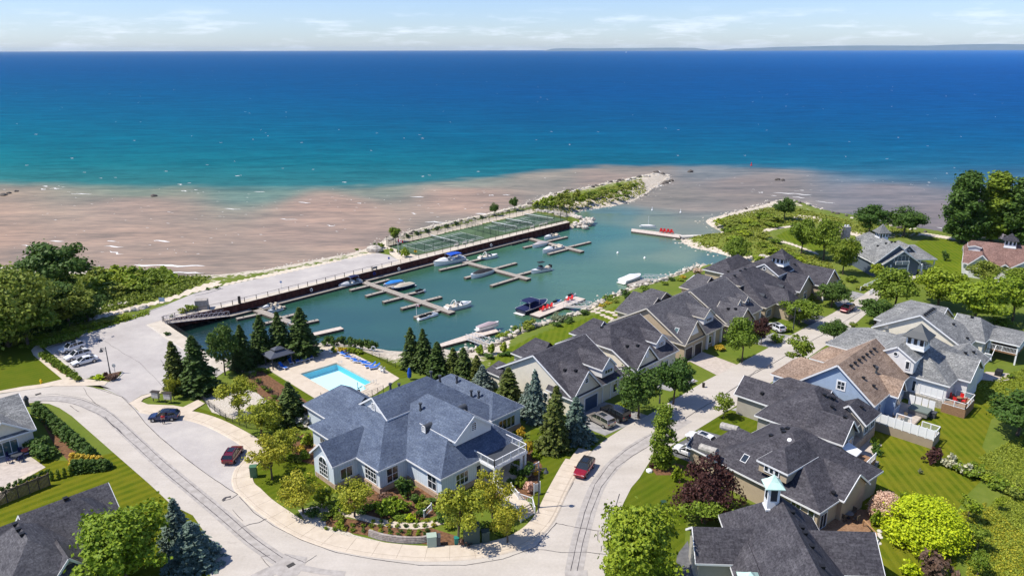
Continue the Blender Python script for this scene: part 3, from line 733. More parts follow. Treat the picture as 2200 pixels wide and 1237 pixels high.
# planting beds
sheet("mulch_bed", [(520, 812), (545, 800), (560, 795), (600, 822), (650, 855), (690, 885), (640, 905), (600, 880), (560, 850)], .018, M_mulch)
sheet("playground_gravel", [(430, 845), (500, 830), (545, 840), (600, 872), (500, 900), (455, 885)], .018, M_gravel)
sheet("mulch_bed", [(620, 930), (690, 930), (680, 1000), (630, 985)], .018, M_mulch)
sheet("mulch_bed", [(700, 1105), (800, 1122), (910, 1128), (980, 1150), (1010, 1170), (990, 1180), (860, 1160), (760, 1145), (700, 1128)], .03, M_mulch)
sheet("mulch_bed", [(760, 1050), (940, 1045), (960, 1100), (900, 1118), (800, 1112), (740, 1090)], .022, M_mulch)
sheet("pebble_bed", [(640, 1095), (690, 1085), (760, 1108), (700, 1115), (760, 1148), (850, 1170), (900, 1182), (820, 1178), (720, 1150), (655, 1118)], .016, M_gravel)
sheet("garden_path", smooth_px([(690, 1080), (760, 1098), (840, 1118), (900, 1122), (960, 1110)]) + smooth_px([(962, 1122), (900, 1136), (830, 1130), (750, 1110), (690, 1090)]), .06, M_side)
sheet("mulch_bed", [(1080, 1000), (1140, 960), (1165, 1000), (1150, 1060), (1100, 1090), (1060, 1070)], .02, M_mulch)
sheet("mulch_bed", [(90, 752), (108, 768), (140, 793), (178, 812), (170, 818), (130, 800), (92, 768)], .1, M_mulch)
sheet("mulch_bed", [(200, 810), (260, 797), (250, 812), (236, 818)], .1, M_mulch)
sheet("mulch_bed", [(75, 880), (100, 885), (160, 950), (220, 985), (240, 1000), (160, 1005), (120, 960)], .018, M_mulch)
sheet("mulch_bed", [(1395, 1000), (1420, 985), (1470, 1000), (1460, 1020), (1410, 1020)], .02, M_mulch)
# driveways and patios
for q, m in (([(1222, 905), (1300, 935), (1345, 915), (1391, 892), (1320, 868), (1280, 858)], M_gydrive), ([(1440, 840), (1500, 818), (1470, 805), (1420, 800), (1400, 830)], M_gydrive),
             ([(1470, 780), (1508, 755), (1583, 783), (1541, 806), (1482, 776)], M_pave), ([(1610, 735), (1660, 715), (1699, 720), (1652, 746)], M_gydrive),
             ([(1720, 690), (1745, 675), (1774, 680), (1740, 699)], M_dkdrive), ([(1800, 660), (1842, 640), (1860, 632), (1830, 625), (1790, 645)], M_gydrive),
             ([(1632, 840), (1586, 873), (1570, 880), (1625, 893), (1680, 905), (1700, 850)], M_gydrive), ([(1685, 806), (1640, 834), (1660, 846), (1712, 820)], M_gydrive),
             ([(1470, 945), (1502, 922), (1560, 938), (1560, 985), (1500, 1000), (1440, 975), (1450, 955)], M_dkdrive), ([(1455, 1190), (1478, 1160), (1500, 1300), (1440, 1300)], M_dkdrive),
             ([(1770, 690), (1800, 700), (1850, 705), (1840, 720), (1790, 725)], M_gydrive)):
    sheet("driveway", q, .036, m)
sheet("patio", [(0, 930), (30, 955), (98, 1003), (70, 1010), (-40, 1070), (-60, 980)], .05, M_pave)
sheet("patio", [(-40, 1080), (-40, 1062), (70, 1008), (98, 1003), (40, 1035), (0, 1075)], .04, M_side)
sheet("patio", [(2095, 805), (2120, 798), (2170, 802), (2180, 812), (2150, 820), (2105, 815)], .05, M_pave)
sheet("patio", [(1838, 958), (1865, 940), (1895, 955), (1870, 990), (1840, 985)], .05, M_pave)
DECK = [(561, 784), (695, 745.5), (709, 745), (716, 758), (745, 752), (830, 795), (858, 812), (800, 850), (731, 873), (711, 888), (706, 873)]
mb = MB(); o_, h_ = px(DECK, .07), px(POOL, .07); tr_ = tessellate_polygon([o_, h_]); mb.add(o_ + h_, [tuple(t) for t in tr_]); n_ = len(o_)
mb.add(o_ + [p - Vector((0, 0, .07)) for p in o_], [(i, (i + 1) % n_, n_ + (i + 1) % n_, n_ + i) for i in range(n_)])
tag(mb.build("pool_deck", M_side), kind='structure')
# ================================================================== BUILDINGS
def shingle(name, c1, c2, c3, s=1.0, kk_=.75):
    m = mat(name, c1, .9, 0, .08); t = NT(m)
    uv = t.n('ShaderNodeTexCoord').outputs['UV']
    mp_ = t.n('ShaderNodeMapping'); t.l(uv, mp_.inputs[0])
    b = t.n('ShaderNodeTexBrick'); b.offset = .5
    for k, v in (('Scale', 1.0), ('Mortar Size', .012), ('Brick Width', .8 * s), ('Row Height', .34 * s), ('Bias', -.1), ('Mortar Smooth', .3)): b.inputs[k].default_value = v
    b.inputs['Color1'].default_value = (*c1, 1); b.inputs['Color2'].default_value = (*c2, 1); b.inputs['Mortar'].default_value = (*[v * .6 for v in c1], 1)
    t.l(mp_.outputs[0], b.inputs['Vector'])
    n1 = t.noise(mp_.outputs[0], 1.7, 4, .75); n2 = t.noise(t.geo(), .35, 4, .6)
    n3 = t.noise(mp_.outputs[0], 3.6, 2, .8)
    c = t.mix(t.ramp(n1, [(.4, (0, 0, 0)), (.68, (1, 1, 1))]), b.outputs['Color'], c3)
    c = t.mix(1, c, t.ramp(n2, [(.3, (.78, .78, .8)), (.7, (1.2, 1.19, 1.17))]), 'MULTIPLY')
    c = t.mix(1, c, t.ramp(n3, [(.36, (1 - .45 * kk_,) * 3), (.64, (1 + .42 * kk_,) * 3)]), 'MULTIPLY')
    t.col(c); t.bump(n3, .4, .03); return m
M_shdark = shingle("charcoal_shingles", (.052, .050, .058), (.10, .097, .108), (.07, .066, .077))
M_shdark2 = shingle("faded_charcoal_shingles", (.075, .073, .082), (.13, .127, .137), (.10, .096, .105))
M_shblue = shingle("slate_blue_shingles", (.082, .105, .155), (.13, .16, .215), (.10, .125, .18), 1, .6)
M_shgrey = shingle("mottled_grey_shingles", (.15, .155, .155), (.30, .30, .295), (.21, .212, .21))
M_shtan = shingle("tan_brown_shingles", (.22, .155, .115), (.36, .27, .21), (.29, .21, .16))
M_shred = shingle("reddish_brown_shingles", (.17, .10, .085), (.27, .17, .145), (.21, .13, .11))
M_white = mat("white_trim_paint", (.80, .80, .80), .55)
M_offwhite = mat("cream_trim_paint", (.66, .61, .52), .6)
M_black = mat("black_metal", (.015, .015, .017), .5)
M_dkgrey = mat("dark_grey_metal", (.06, .065, .075), .5)
def siding(name, c, period=.18, vertical=False, batt=.4):
    m = mat(name, c, .75); t = NT(m)
    uv = t.n('ShaderNodeTexCoord').outputs['UV']; sp = t.n('ShaderNodeSeparateXYZ'); t.l(uv, sp.inputs[0])
    md = t.n('ShaderNodeMath', operation='FRACT'); dv = t.n('ShaderNodeMath', operation='DIVIDE'); dv.inputs[1].default_value = batt if vertical else period
    t.l(sp.outputs['X' if vertical else 'Y'], dv.inputs[0]); t.l(dv.outputs[0], md.inputs[0])
    r = t.ramp(md.outputs[0], [(0, (.74, .74, .76)), (.12, (.9, .9, .9)), (.2, (1, 1, 1)), (1, (1.03, 1.03, 1.03))])
    n = t.noise(t.geo(), 1.2, 4)
    c_ = t.mix(1, c, r, 'MULTIPLY'); c_ = t.mix(1, c_, t.ramp(n, [(.3, (.93, .93, .93)), (.7, (1.05, 1.05, 1.05))]), 'MULTIPLY')
    t.col(c_); return m
M_wcream = siding("cream_lap_siding", (.76, .70, .58))
M_wtan = siding("tan_lap_siding", (.46, .37, .26))
M_wblueb = siding("pale_blue_board_and_batten", (.60, .67, .73), vertical=True)
M_wblue = siding("blue_lap_siding", (.34, .43, .56))
M_wdkblue = siding("grey_blue_lap_siding", (.10, .125, .16))
M_wwhite = siding("white_lap_siding", (.72, .71, .70))
M_wgreyt = siding("taupe_lap_siding", (.40, .37, .32))
M_wstone = nmat("grey_stone_wall", (.26, .245, .22), (.46, .43, .39), 3.0, .9, .3, detail=6)
M_brick = nmat("tan_brick", (.36, .25, .18), (.50, .38, .28), 5, .9, .2, detail=6)
M_glass = mat("dark_window_glass", (.02, .03, .04), .08, 0, .8)
M_glassg = mat("greenish_window_glass", (.05, .10, .10), .1, 0, .7)
M_copper = nmat("verdigris_copper", (.44, .64, .56), (.56, .76, .68), 1.5, .5)
M_wood = nmat("brown_deck_wood", (.20, .11, .06), (.32, .19, .11), 4, .8, stretch=(1, 1, 4))
M_wooddk = nmat("dark_fence_wood", (.09, .07, .05), (.15, .12, .09), 3, .85)
M_clear = mat("clear_glass_panel", (.55, .65, .65), .1); M_clear.node_tree.nodes['Principled BSDF'].inputs['Alpha'].default_value = .22
M_deckgrey = nmat("grey_deck_boards", (.16, .15, .145), (.24, .23, .22), 4, .85)

class House:
    def __init__(s, name, label, cat, ang, base, roofm, wallm, trim=None, o=(0, 0)):
        s.ang = ang; s.o = o; s.roofm = roofm; s.wallm = wallm; s.trim = trim or M_white
        b = ST(base[0], base[1], 0, ang, o)
        s.e = thing(name, label, cat, b); s.rb = MB(); s.wb = MB(); s.tb = MB(); s.k = 0; s.blocks = []
        s.roof = None
    def P(s, a, b, z=0.0): return ST(a, b, z, s.ang, s.o)
    def block(s, s0, s1, t0, t1, ze, zr, axis='s', h0=0, h1=0, j0=None, j1=None, wall=True, inset=.45, base=0.0, th=.2, w=None, open_=False):
        """gable / hip / half-hip block; the numbers are the roof's edges. h0,h1 = how far the ridge stops short of each end"""
        s.k += 1; e = s.k * .009; ze += e; zr += e
        s.blocks.append((s0, s1, t0, t1, ze, zr, axis, h0, h1))
        if axis == 's': a0, a1, b0, b1 = s0, s1, t0, t1; Q = lambda a, b, z: s.P(a, b, z)
        else: a0, a1, b0, b1 = t0, t1, s0, s1; Q = lambda a, b, z: s.P(b, a, z)
        bm = (b0 + b1) / 2; hw = (b1 - b0) / 2; sl_ = (zr - ze) / hw; k = math.hypot(1, sl_)
        def face(pts, uvs):
            v = [Q(*p) for p in pts]; s.rb.add(v, [tuple(range(len(v)))], [uvs])
            lo = [p - Vector((0, 0, th)) for p in v]; s.rb.add(lo, [tuple(range(len(v)))[::-1]], [uvs])
            return v
        ja = (j0 if j0 is not None else ze); jb = (j1 if j1 is not None else ze)
        fa = (ja - ze) / (zr - ze); fb = (jb - ze) / (zr - ze)
        for sg, bb in ((-1, b0), (1, b1)):
            pts = [(a0, bb, ze), (a1, bb, ze)]
            if h1: 
                if fb > 0: pts.append((a1, bb - sg * hw * fb, jb))
                pts.append((a1 - h1, bm, zr))
            else: pts.append((a1, bm, zr))
            if h0:
                pts.append((a0 + h0, bm, zr))
                if fa > 0: pts.append((a0, bb - sg * hw * fa, ja))
            else: pts.append((a0, bm, zr))
            face(pts, [(p[0], (hw - abs(p[1] - bm)) * k) for p in pts])
        for h, a, jj, ff, ar in ((h0, a0, ja, fa, a0 + h0), (h1, a1, jb, fb, a1 - h1)):
            if h:
                w_ = hw * (1 - ff); kk = math.hypot(h, zr - jj)
                pts = [(a, bm - w_, jj), (a, bm + w_, jj), (ar, bm, zr)]
                face(pts, [(bm - w_, 0), (bm + w_, 0), (bm, kk)])
        # fascia and rake boards
        T = s.tb; d = Vector((0, 0, -.13)); W_ = .07
        def board(p, q, hgt_=.24): T.bar(Q(*p) + d, Q(*q) + d, W_, hgt_)
        for bb in (b0, b1): board((a0, bb, ze), (a1, bb, ze))
        for h, a, jj, ff in ((h0, a0, ja, fa), (h1, a1, jb, fb)):
            rp = (a, bm) if axis == 's' else (bm, a)
            if not h and s.z_other(rp[0], rp[1], s.blocks[-1]) > zr - .9 and s.buried: continue
            if h and ff == 0: board((a, b0, ze), (a, b1, ze))
            else:
                for bb, sg in ((b0, -1), (b1, 1)): board((a, bb, ze), (a, bm - (-sg) * hw * (1 - ff), jj) if ff else (a, bm, zr))
                if ff: board((a, bm - hw * (1 - ff), jj), (a, bm + hw * (1 - ff), jj))
        if wall:
            i = inset; zt = ze - th - .02 + sl_ * i * .0 + min(sl_ * i, .5)
            A0, A1, B0, B1 = a0 + i + e, a1 - i - e, b0 + i + e, b1 - i - e
            def wq(p, q, z0, z1):
                l = (Vector(p) - Vector(q)).length; P0, P1 = Q(p[0], p[1], z0), Q(q[0], q[1], z0)
                s.wb.add([P0, P1, Q(q[0], q[1], z1), Q(p[0], p[1], z1)], [(0, 1, 2, 3)], [[(0, z0), (l, z0), (l, z1), (0, z1)]])
            for p, q in (((A0, B0), (A1, B0)), ((A1, B0), (A1, B1)), ((A1, B1), (A0, B1)), ((A0, B1), (A0, B0))): wq(p, q, base, zt)
            for h, a, jj, ff in ((h0, A0, ja, fa), (h1, A1, jb, fb)):
                if not h or ff > 0:
                    top = zr - th - .05
                    zj = top if not h else jj - th - .03
                    wd = 0 if not h else hw * (1 - ff) - .1
                    pts = [(B0, zt), (B1, zt)] + ([(bm, zj)] if not wd else [(bm + wd, zj), (bm - wd, zj)])
                    s.wb.add([Q(a, b, z) for b, z in pts], [tuple(range(len(pts)))], [[(b, z) for b, z in pts]])
        return s
    buried = True
    def z_other(s, a, b, skip): return s.z(a, b, skip)
    def z(s, a, b, skip=None):
        best = 0
        for bl_ in s.blocks:
            if bl_ is skip: continue
            s0, s1, t0, t1, ze, zr, ax, h0, h1 = bl_
            if not (s0 <= a <= s1 and t0 <= b <= t1): continue
            u, v, u0, u1, v0, v1 = (a, b, s0, s1, t0, t1) if ax == 's' else (b, a, t0, t1, s0, s1)
            hw = (v1 - v0) / 2; z_ = zr - abs(v - (v0 + v1) / 2) / hw * (zr - ze)
            if h0 and u < u0 + h0: z_ = min(z_, ze + (u - u0) / h0 * (zr - ze))
            if h1 and u > u1 - h1: z_ = min(z_, ze + (u1 - u) / h1 * (zr - ze))
            best = max(best, z_)
        return best
    def done(s):
        s.roof = s.rb.build("roof", s.roofm, s.e)
        s.tb.build("fascia", s.trim, s.roof)
        s.wall = s.wb.build("wall", s.wallm, s.e)
        return s
    def vent(s, a, b, kind='box'):
        z_ = s.z(a, b); m = MB(); p = s.P(a, b, z_)
        if kind == 'box': m.box(p + Vector((0, 0, .12)), (.42, .42, .3), R(s.ang)); m.box(p + Vector((0, 0, .3)), (.52, .52, .06), R(s.ang)); m.build("roof_vent", M_black, s.roof)
        elif kind == 'pipe':
            m.cyl(p, p + Vector((0, 0, 1.0)), .16, .16, 8); m.cyl(p + Vector((0, 0, .95)), p + Vector((0, 0, 1.15)), .27, .27, 8); m.cyl(p, p + Vector((0, 0, .25)), .26, .2, 8)
            m.build("flue_pipe", M_dkgrey, s.roof)
        elif kind == 'thin': m.cyl(p - Vector((0, 0, .1)), p + Vector((0, 0, .7)), .06, .06, 6); m.build("vent_pipe", M_dkgrey, s.roof)
        elif kind == 'sky':
            n = s.slope_n(a, b); sd = n.cross(Vector((0, 0, 1))).normalized(); up = n.cross(sd)
            p = p + n * .08
            c = [p + sd * x + up * y for x, y in ((-.45, -.6), (.45, -.6), (.45, .6), (-.45, .6))]
            m.hexa([q - n * .1 for q in c] + c); f = m.build("skylight", M_white, s.roof)
            g = MB(); c2 = [p + n * .015 + sd * x + up * y for x, y in ((-.38, -.53), (.38, -.53), (.38, .53), (-.38, .53))]; g.quad(*c2); g.build("pane", M_glass if s.roofm is not M_shdark2 else M_glassg, f)
    def slope_n(s, a, b):
        e = .05; dz1 = (s.z(a + e, b) - s.z(a - e, b)) / (2 * e); dz2 = (s.z(a, b + e) - s.z(a, b - e)) / (2 * e)
        S = s.P(1, 0) - s.P(0, 0); T_ = s.P(0, 1) - s.P(0, 0); n = Vector((0, 0, 1)) - S * dz1 - T_ * dz2; return n.normalized()
    def win(s, face, plane, c, z0, w, h, nx=2, ny=2, arch=False, name="window", frame=None, pane=None, parent=None, fw=.11, label=None, bars=True):
        """face: 's-','s+','t-','t+' outward direction of the wall; plane: coordinate of the wall; c: centre along it"""
        ax, sg = face[0], (1 if face[1] == '+' else -1)
        def Q(u, z, d): return s.P(plane + sg * d, c + u, z) if ax == 's' else s.P(c + u, plane + sg * d, z)
        m = MB(); d0, d1 = -.04, .07
        def rect(u0, u1, z_0, z_1, da=d0, db=d1): m.hexa([Q(u0, z_0, da), Q(u1, z_0, da), Q(u1, z_0, db), Q(u0, z_0, db), Q(u0, z_1, da), Q(u1, z_1, da), Q(u1, z_1, db), Q(u0, z_1, db)])
        rect(-w / 2, w / 2, z0, z0 + fw); rect(-w / 2, -w / 2 + fw, z0 + fw, z0 + h); rect(w / 2 - fw, w / 2, z0 + fw, z0 + h)
        if not arch: rect(-w / 2 + fw, w / 2 - fw, z0 + h - fw, z0 + h)
        if bars:
            for i in range(1, nx): u = -w / 2 + w * i / nx; rect(u - .035, u + .035, z0 + fw, z0 + h - fw, d0, d1 - .015)
            for i in range(1, ny): zz_ = z0 + h * i / ny; rect(-w / 2 + fw, w / 2 - fw, zz_ - .03, zz_ + .03, d0, d1 - .02)
        pts = [(-w / 2 + .03, z0 + .03), (w / 2 - .03, z0 + .03), (w / 2 - .03, z0 + h)]
        if arch:
            n = 8; r = w / 2
            for i in range(n):
                t0_, t1_ = math.pi * i / n, math.pi * (i + 1) / n
                q = [(r * math.cos(t), z0 + h + r * math.sin(t)) for t in (t0_, t1_)]; qi = [((r - fw) * math.cos(t), z0 + h + (r - fw) * math.sin(t)) for t in (t0_, t1_)]
                m.hexa([Q(*qi[0], d0), Q(*q[0], d0), Q(*q[0], d1), Q(*qi[0], d1), Q(*qi[1], d0), Q(*q[1], d0), Q(*q[1], d1), Q(*qi[1], d1)])
                pts.append(((r - .03) * math.cos(t0_ + .001), z0 + h + (r - .03) * math.sin(t0_)))
            rect(-.03, .03, z0 + h, z0 + h + r - fw, d0, d1 - .02); rect(-w / 2 + fw, w / 2 - fw, z0 + h - .03, z0 + h + .03, d0, d1 - .02)
        pts.append((-w / 2 + .03, z0 + h))
        f = m.build(name, frame or M_white, parent or s.e)
        if label: f['label'] = label
        g = MB(); g.add([Q(u, z_, .02) for u, z_ in pts], [tuple(range(len(pts)))]); g.build("pane", pane or M_glass, f)
        return f
    def round_win(s, face, plane, c, z0, r):
        ax, sg = face[0], (1 if face[1] == '+' else -1)
        def Q(u, z, d): return s.P(plane + sg * d, c + u, z) if ax == 's' else s.P(c + u, plane + sg * d, z)
        m = MB(); n = 14
        for i in range(n):
            a_, b_ = 2 * math.pi * i / n, 2 * math.pi * (i + 1) / n
            q = [Q(rr * math.cos(t), z0 + rr * math.sin(t), d) for t in (a_, b_) for rr, d in ((r * .72, -.02), (r, -.02), (r, .07), (r * .72, .07))]
            m.hexa(q)
        f = m.build("round_window", M_white, s.e)
        g = MB(); g.add([Q(r * .8 * math.cos(2 * math.pi * i / n), z0 + r * .8 * math.sin(2 * math.pi * i / n), .03) for i in range(n)], [tuple(range(n))]); g.build("pane", M_glass, f)
    def garage(s, face, plane, c, w=2.6, h=2.3, m_=None, z0=.05):
        ax, sg = face[0], (1 if face[1] == '+' else -1)
        def Q(u, z, d): return s.P(plane + sg * d, c + u, z) if ax == 's' else s.P(c + u, plane + sg * d, z)
        m = MB()
        def rect(mm_, u0, u1, a_, b_, da, db): mm_.hexa([Q(u0, a_, da), Q(u1, a_, da), Q(u1, a_, db), Q(u0, a_, db), Q(u0, b_, da), Q(u1, b_, da), Q(u1, b_, db), Q(u0, b_, db)])
        for i in range(4): rect(m, -w / 2, w / 2, z0 + h * i / 4 + .02, z0 + h * (i + 1) / 4 - .02, -.05, .03)
        rect(m, -w / 2, w / 2, z0, z0 + h, -.06, .0)
        d = m.build("garage_door", m_ or mat("garage_door_paint", (.05, .04, .045), .5), s.e)
        f = MB(); rect(f, -w / 2 - .18, -w / 2, z0, z0 + h + .18, -.05, .08); rect(f, w / 2, w / 2 + .18, z0, z0 + h + .18, -.05, .08); rect(f, -w / 2, w / 2, z0 + h, z0 + h + .18, -.05, .08)
        f.build("door_frame", s.trim, d)
    def dormer(s, s0, s1, t0, t1, zb, ze, zr, axis, wallm=None, wins=1, face=None, h0=0, h1=0):
        """small gabled dormer standing out of the roof, with its own walls"""
        R_, W_, T_ = s.rb, s.wb, s.tb; s.rb, s.wb, s.tb = MB(), MB(), MB()
        s.block(s0, s1, t0, t1, ze, zr, axis, h0, h1, inset=.22, base=zb, th=.12)
        s.blocks.pop()
        rb, wb, tb = s.rb, s.wb, s.tb; s.rb, s.wb, s.tb = R_, W_, T_
        d = wb.build("dormer", wallm or s.wallm, s.e)
        rb.build("dormer_roof", s.roofm, d); tb.build("dormer_trim", s.trim, d)
        return d
    def cupola(s, a, b, w, z0, z1, z2, m_roof, over=.35, wins=3, m_body=None):
        m = MB(); r = R(s.ang); c = s.P(a, b)
        m.box((c.x, c.y, (z0 + z1) / 2), (w, w, z1 - z0), r); m.box((c.x, c.y, z1 - .06), (w + .3, w + .3, .12), r); m.box((c.x, c.y, z0 + .12), (w + .2, w + .2, .2), r)
        cu = m.build("cupola", m_body or M_white, s.e)
        q = MB(); ww = w / 2 + over
        e = [s.P(a + x * ww, b + y * ww, z1) for x, y in ((-1, -1), (1, -1), (1, 1), (-1, 1))]; top = s.P(a, b, z2)
        mid = [p.lerp(Vector((top.x, top.y, z1)), .5) + Vector((0, 0, (z2 - z1) * .42)) for p in e]
        for i in range(4):
            j = (i + 1) % 4; q.add([e[i], e[j], mid[j], mid[i]], [(0, 1, 2, 3)], [[(0, 0), (w, 0), (w * .75, w * .3), (w * .25, w * .3)]]); q.add([mid[i], mid[j], top], [(0, 1, 2)], [[(0, 0), (w * .5, 0), (w * .25, w * .4)]])
            q.quad(*[p - Vector((0, 0, .1)) for p in (e[i], e[j])], e[j], e[i])
        q.build("cupola_roof", m_roof, cu)
        for face in ('s-', 's+', 't-', 't+'):
            pl = (a if face[0] == 's' else b) + (w / 2) * (1 if face[1] == '+' else -1); cc_ = b if face[0] == 's' else a
            sg = 1 if face[1] == '+' else -1
            g = MB()
            for i in range(wins):
                u0 = -w / 2 + w * (i + .22) / wins; u1 = -w / 2 + w * (i + .78) / wins
                def Q(u, z): return s.P(pl + sg * .02, cc_ + u, z) if face[0] == 's' else s.P(cc_ + u, pl + sg * .02, z)
                g.quad(Q(u0, z0 + (z1 - z0) * .42), Q(u1, z0 + (z1 - z0) * .42), Q(u1, z1 - .22), Q(u0, z1 - .22))
            g.build("cupola_window", M_glass, cu)
        return cu
    def rail(s, pts, h=1.0, z=0.0, glass=False, m_=None, name="railing", parent=None, sp=1.6, bal=.22):
        m = MB(); P_ = [s.P(a, b, z) for a, b in pts]; g = MB()
        for p, q in zip(P_[:-1], P_[1:]):
            n = max(1, round((q - p).length / sp)); up = Vector((0, 0, h))
            for i in range(n + 1): c = p.lerp(q, i / n); m.bar(c, c + up + Vector((0, 0, .08)), .12)
            m.bar(p + up, q + up, .1, .07); m.bar(p + Vector((0, 0, .1)), q + Vector((0, 0, .1)), .06, .06)
            if glass: g.quad(p + Vector((0, 0, .12)), q + Vector((0, 0, .12)), q + up, p + up)
            else:
                k = max(1, int((q - p).length / bal))
                for i in range(k): c = p.lerp(q, (i + .5) / k); m.bar(c + Vector((0, 0, .1)), c + up, .04)
        r_ = m.build(name, m_ or M_white, parent or s.e)
        if glass: g.build("glass_panel", M_clear, r_)
        return r_
    def boxp(s, name, s0, s1, t0, t1, z0, z1, m_, parent=None):
        m = MB(); m.hexa([s.P(s0, t0, z0), s.P(s1, t0, z0), s.P(s1, t1, z0), s.P(s0, t1, z0), s.P(s0, t0, z1), s.P(s1, t0, z1), s.P(s1, t1, z1), s.P(s0, t1, z1)])
        return m.build(name, m_, parent or s.e)

# ------------------------------------------------------------------ the clubhouse
H = House("clubhouse", "large pale blue clubhouse with slate blue roof and white windows beside the pool", "building", 45, (60, -80), M_shblue, M_wblueb)
H.block(48.8, 72.5, -91.9, -74.0, 3.7, 9.6, 's', 8.6, 8.0)
H.block(53.4, 68.7, -84.5, -66.6, 3.7, 9.4, 't', 6, 6.2)
H.block(45.0, 52.0, -85.0, -79.2, 3.7, 6.2, 's', 0, 0, inset=.35)
H.block(69.1, 76.2, -90.5, -73.5, 3.7, 6.1, 't', 3.5, 3.4)
H.block(52.0, 61.0, -99.0, -88.0, 3.6, 7.0, 't', 4.5, 0)
H.done()
H.dormer(54.2, 62.0, -86.3, -79.2, 6.4, 7.3, 9.62, 's', M_wwhite)
H.dormer(57.5, 64.6, -76, -68.3, 6.0, 6.8, 9.42, 't', M_wwhite)
H.win('s-', 54.42, -82.75, 7.55, .85, .8, 2, 3, arch=True); H.win('t+', -68.52, 61.05, 7.15, 1.0, .9, 2, 3, arch=True)
H.win('s-', 45.35, -82.1, .9, 2.3, 2.0, 4, 3, arch=True, label="tall arched window in the small front gable")
H.win('t+', -79.53, 47.3, 1.0, 2.0, 1.7, 2, 1); H.win('s-', 49.25, -88.5, 1.0, 1.8, 1.8, 3, 2)
H.win('s-', 49.25, -76.5, .9, 2.7, 2.4, 4, 3); H.win('t+', -74.43, 51.3, .9, 2.0, 2.3, 2, 2)
H.win('s-', 53.85, -69.0, .9, 1.9, 2.4, 2, 2); H.win('t+', -67.03, 57.4, 1.0, 2.3, 1.9, 3, 2); H.win('t+', -67.03, 67.3, 1.2, .8, 1.9, 1, 1)
H.win('t+', -73.93, 72.7, .9, 3.6, 1.9, 4, 1); H.win('s+', 75.75, -82, 1.0, 2.0, 1.8, 3, 2); H.win('t+', -67.03, 60.4, .15, 1.0, 2.6, 1, 1, name="door")
H.win('t+', -67.03, 64.6, .15, 1.7, 2.7, 2, 1, name="door")
sb = MB()
for q in ((48.8, 53.5, -91.5, -74.3), (53.45, 68.3, -84, -66.9), (45.1, 52, -84.75, -79.4), (69.3, 75.9, -90.2, -73.8)):
    sb.hexa([H.P(q[0] + .25, q[2] + .25, 0), H.P(q[1] - .1, q[2] + .25, 0), H.P(q[1] - .1, q[3] - .02, 0), H.P(q[0] + .25, q[3] - .02, 0), H.P(q[0] + .25, q[2] + .25, .75), H.P(q[1] - .1, q[2] + .25, .75), H.P(q[1] - .1, q[3] - .02, .75), H.P(q[0] + .25, q[3] - .02, .75)])
sb.build("stone_base", M_brick, H.e)
for a, b in ((58.6, -84.2), (58.9, -77.5)): H.vent(a, b, 'pipe')
for a, b in ((66.0, -83.8), (66.5, -82.3), (64.3, -90.0), (70.7, -79.8), (71.2, -78.6), (71.8, -84.5)): H.vent(a, b, 'pipe')
def eyebrow(s0, t0, L, face):
    m = MB(); n = 8; r = .5; z0 = H.z(s0, t0) - .05
    ds = (1, 0) if face == 's-' else (-1, 0) if face == 's+' else (0, -1)
    rings = []
    for k in (0, 1):
        c = (s0 + ds[0] * L * k, t0 + ds[1] * L * k); rr = r if k == 0 else r * .9
        ring = []
        for i in range(n + 1):
            th_ = math.pi * i / n; u = rr * math.cos(th_); z_ = z0 + (.75 if True else 0) + rr * math.sin(th_)
            ring.append(H.P(c[0], c[1] + u, z_) if ds[0] else H.P(c[0] + u, c[1], z_))
        ring = [Vector((ring[0].x, ring[0].y, z0 - .3))] + ring + [Vector((ring[-1].x, ring[-1].y, z0 - .3))]
        rings.append(ring)
    m.loft(rings); d = m.build("dormer", M_dkgrey, H.e)
    H.win(face, s0, t0, z0 + .15, .8, .62, 2, 3, arch=True, parent=d, fw=.12)
eyebrow(56.8, -74.2, 3.0, 's-'); eyebrow(65.4, -75.2, 2.6, 's+')
# porch with roof terrace
d = H.boxp("porch_roof", 60.2, 66.6, -67.2, -63.6, 3.35, 3.75, M_white)
H.boxp("terrace_floor", 60.35, 66.45, -67.6, -63.75, 3.76, 3.80, M_dkgrey, d)
H.rail([(60.3, -67.6), (60.3, -63.7), (66.5, -63.7), (66.5, -67.9)], 1.0, 3.76, m_=M_white, parent=d, sp=1.5, bal=.2)
for a, b in ((60.45, -63.85), (66.35, -63.85), (65.6, -63.85), (61.1, -63.85)): H.boxp("column", a - .14, a + .14, b - .14, b + .14, 0, 3.35, M_white)
for i, (a0, a1) in enumerate(((61.2, 65.5),)):
    m = MB(); n = 10
    for k in range(n):
        u0, u1 = a0 + (a1 - a0) * k / n, a0 + (a1 - a0) * (k + 1) / n
        z_ = lambda u: 2.75 + .6 * math.sqrt(max(0, 1 - ((u - (a0 + a1) / 2) / ((a1 - a0) / 2)) ** 2))
        m.hexa([H.P(u0, -63.95, z_(u0)), H.P(u1, -63.95, z_(u1)), H.P(u1, -63.75, z_(u1)), H.P(u0, -63.75, z_(u0)), H.P(u0, -63.95, 3.36), H.P(u1, -63.95, 3.36), H.P(u1, -63.75, 3.36), H.P(u0, -63.75, 3.36)])
    m.build("porch_arch", M_white, H.e)
H.boxp("porch_floor", 60.0, 66.8, -67.1, -63.0, 0, .5, M_side)
H.rail([(66.6, -63.3), (68.6, -63.3)], .95, .3); H.rail([(60.2, -63.3), (60.2, -60.9)], .95, .3)

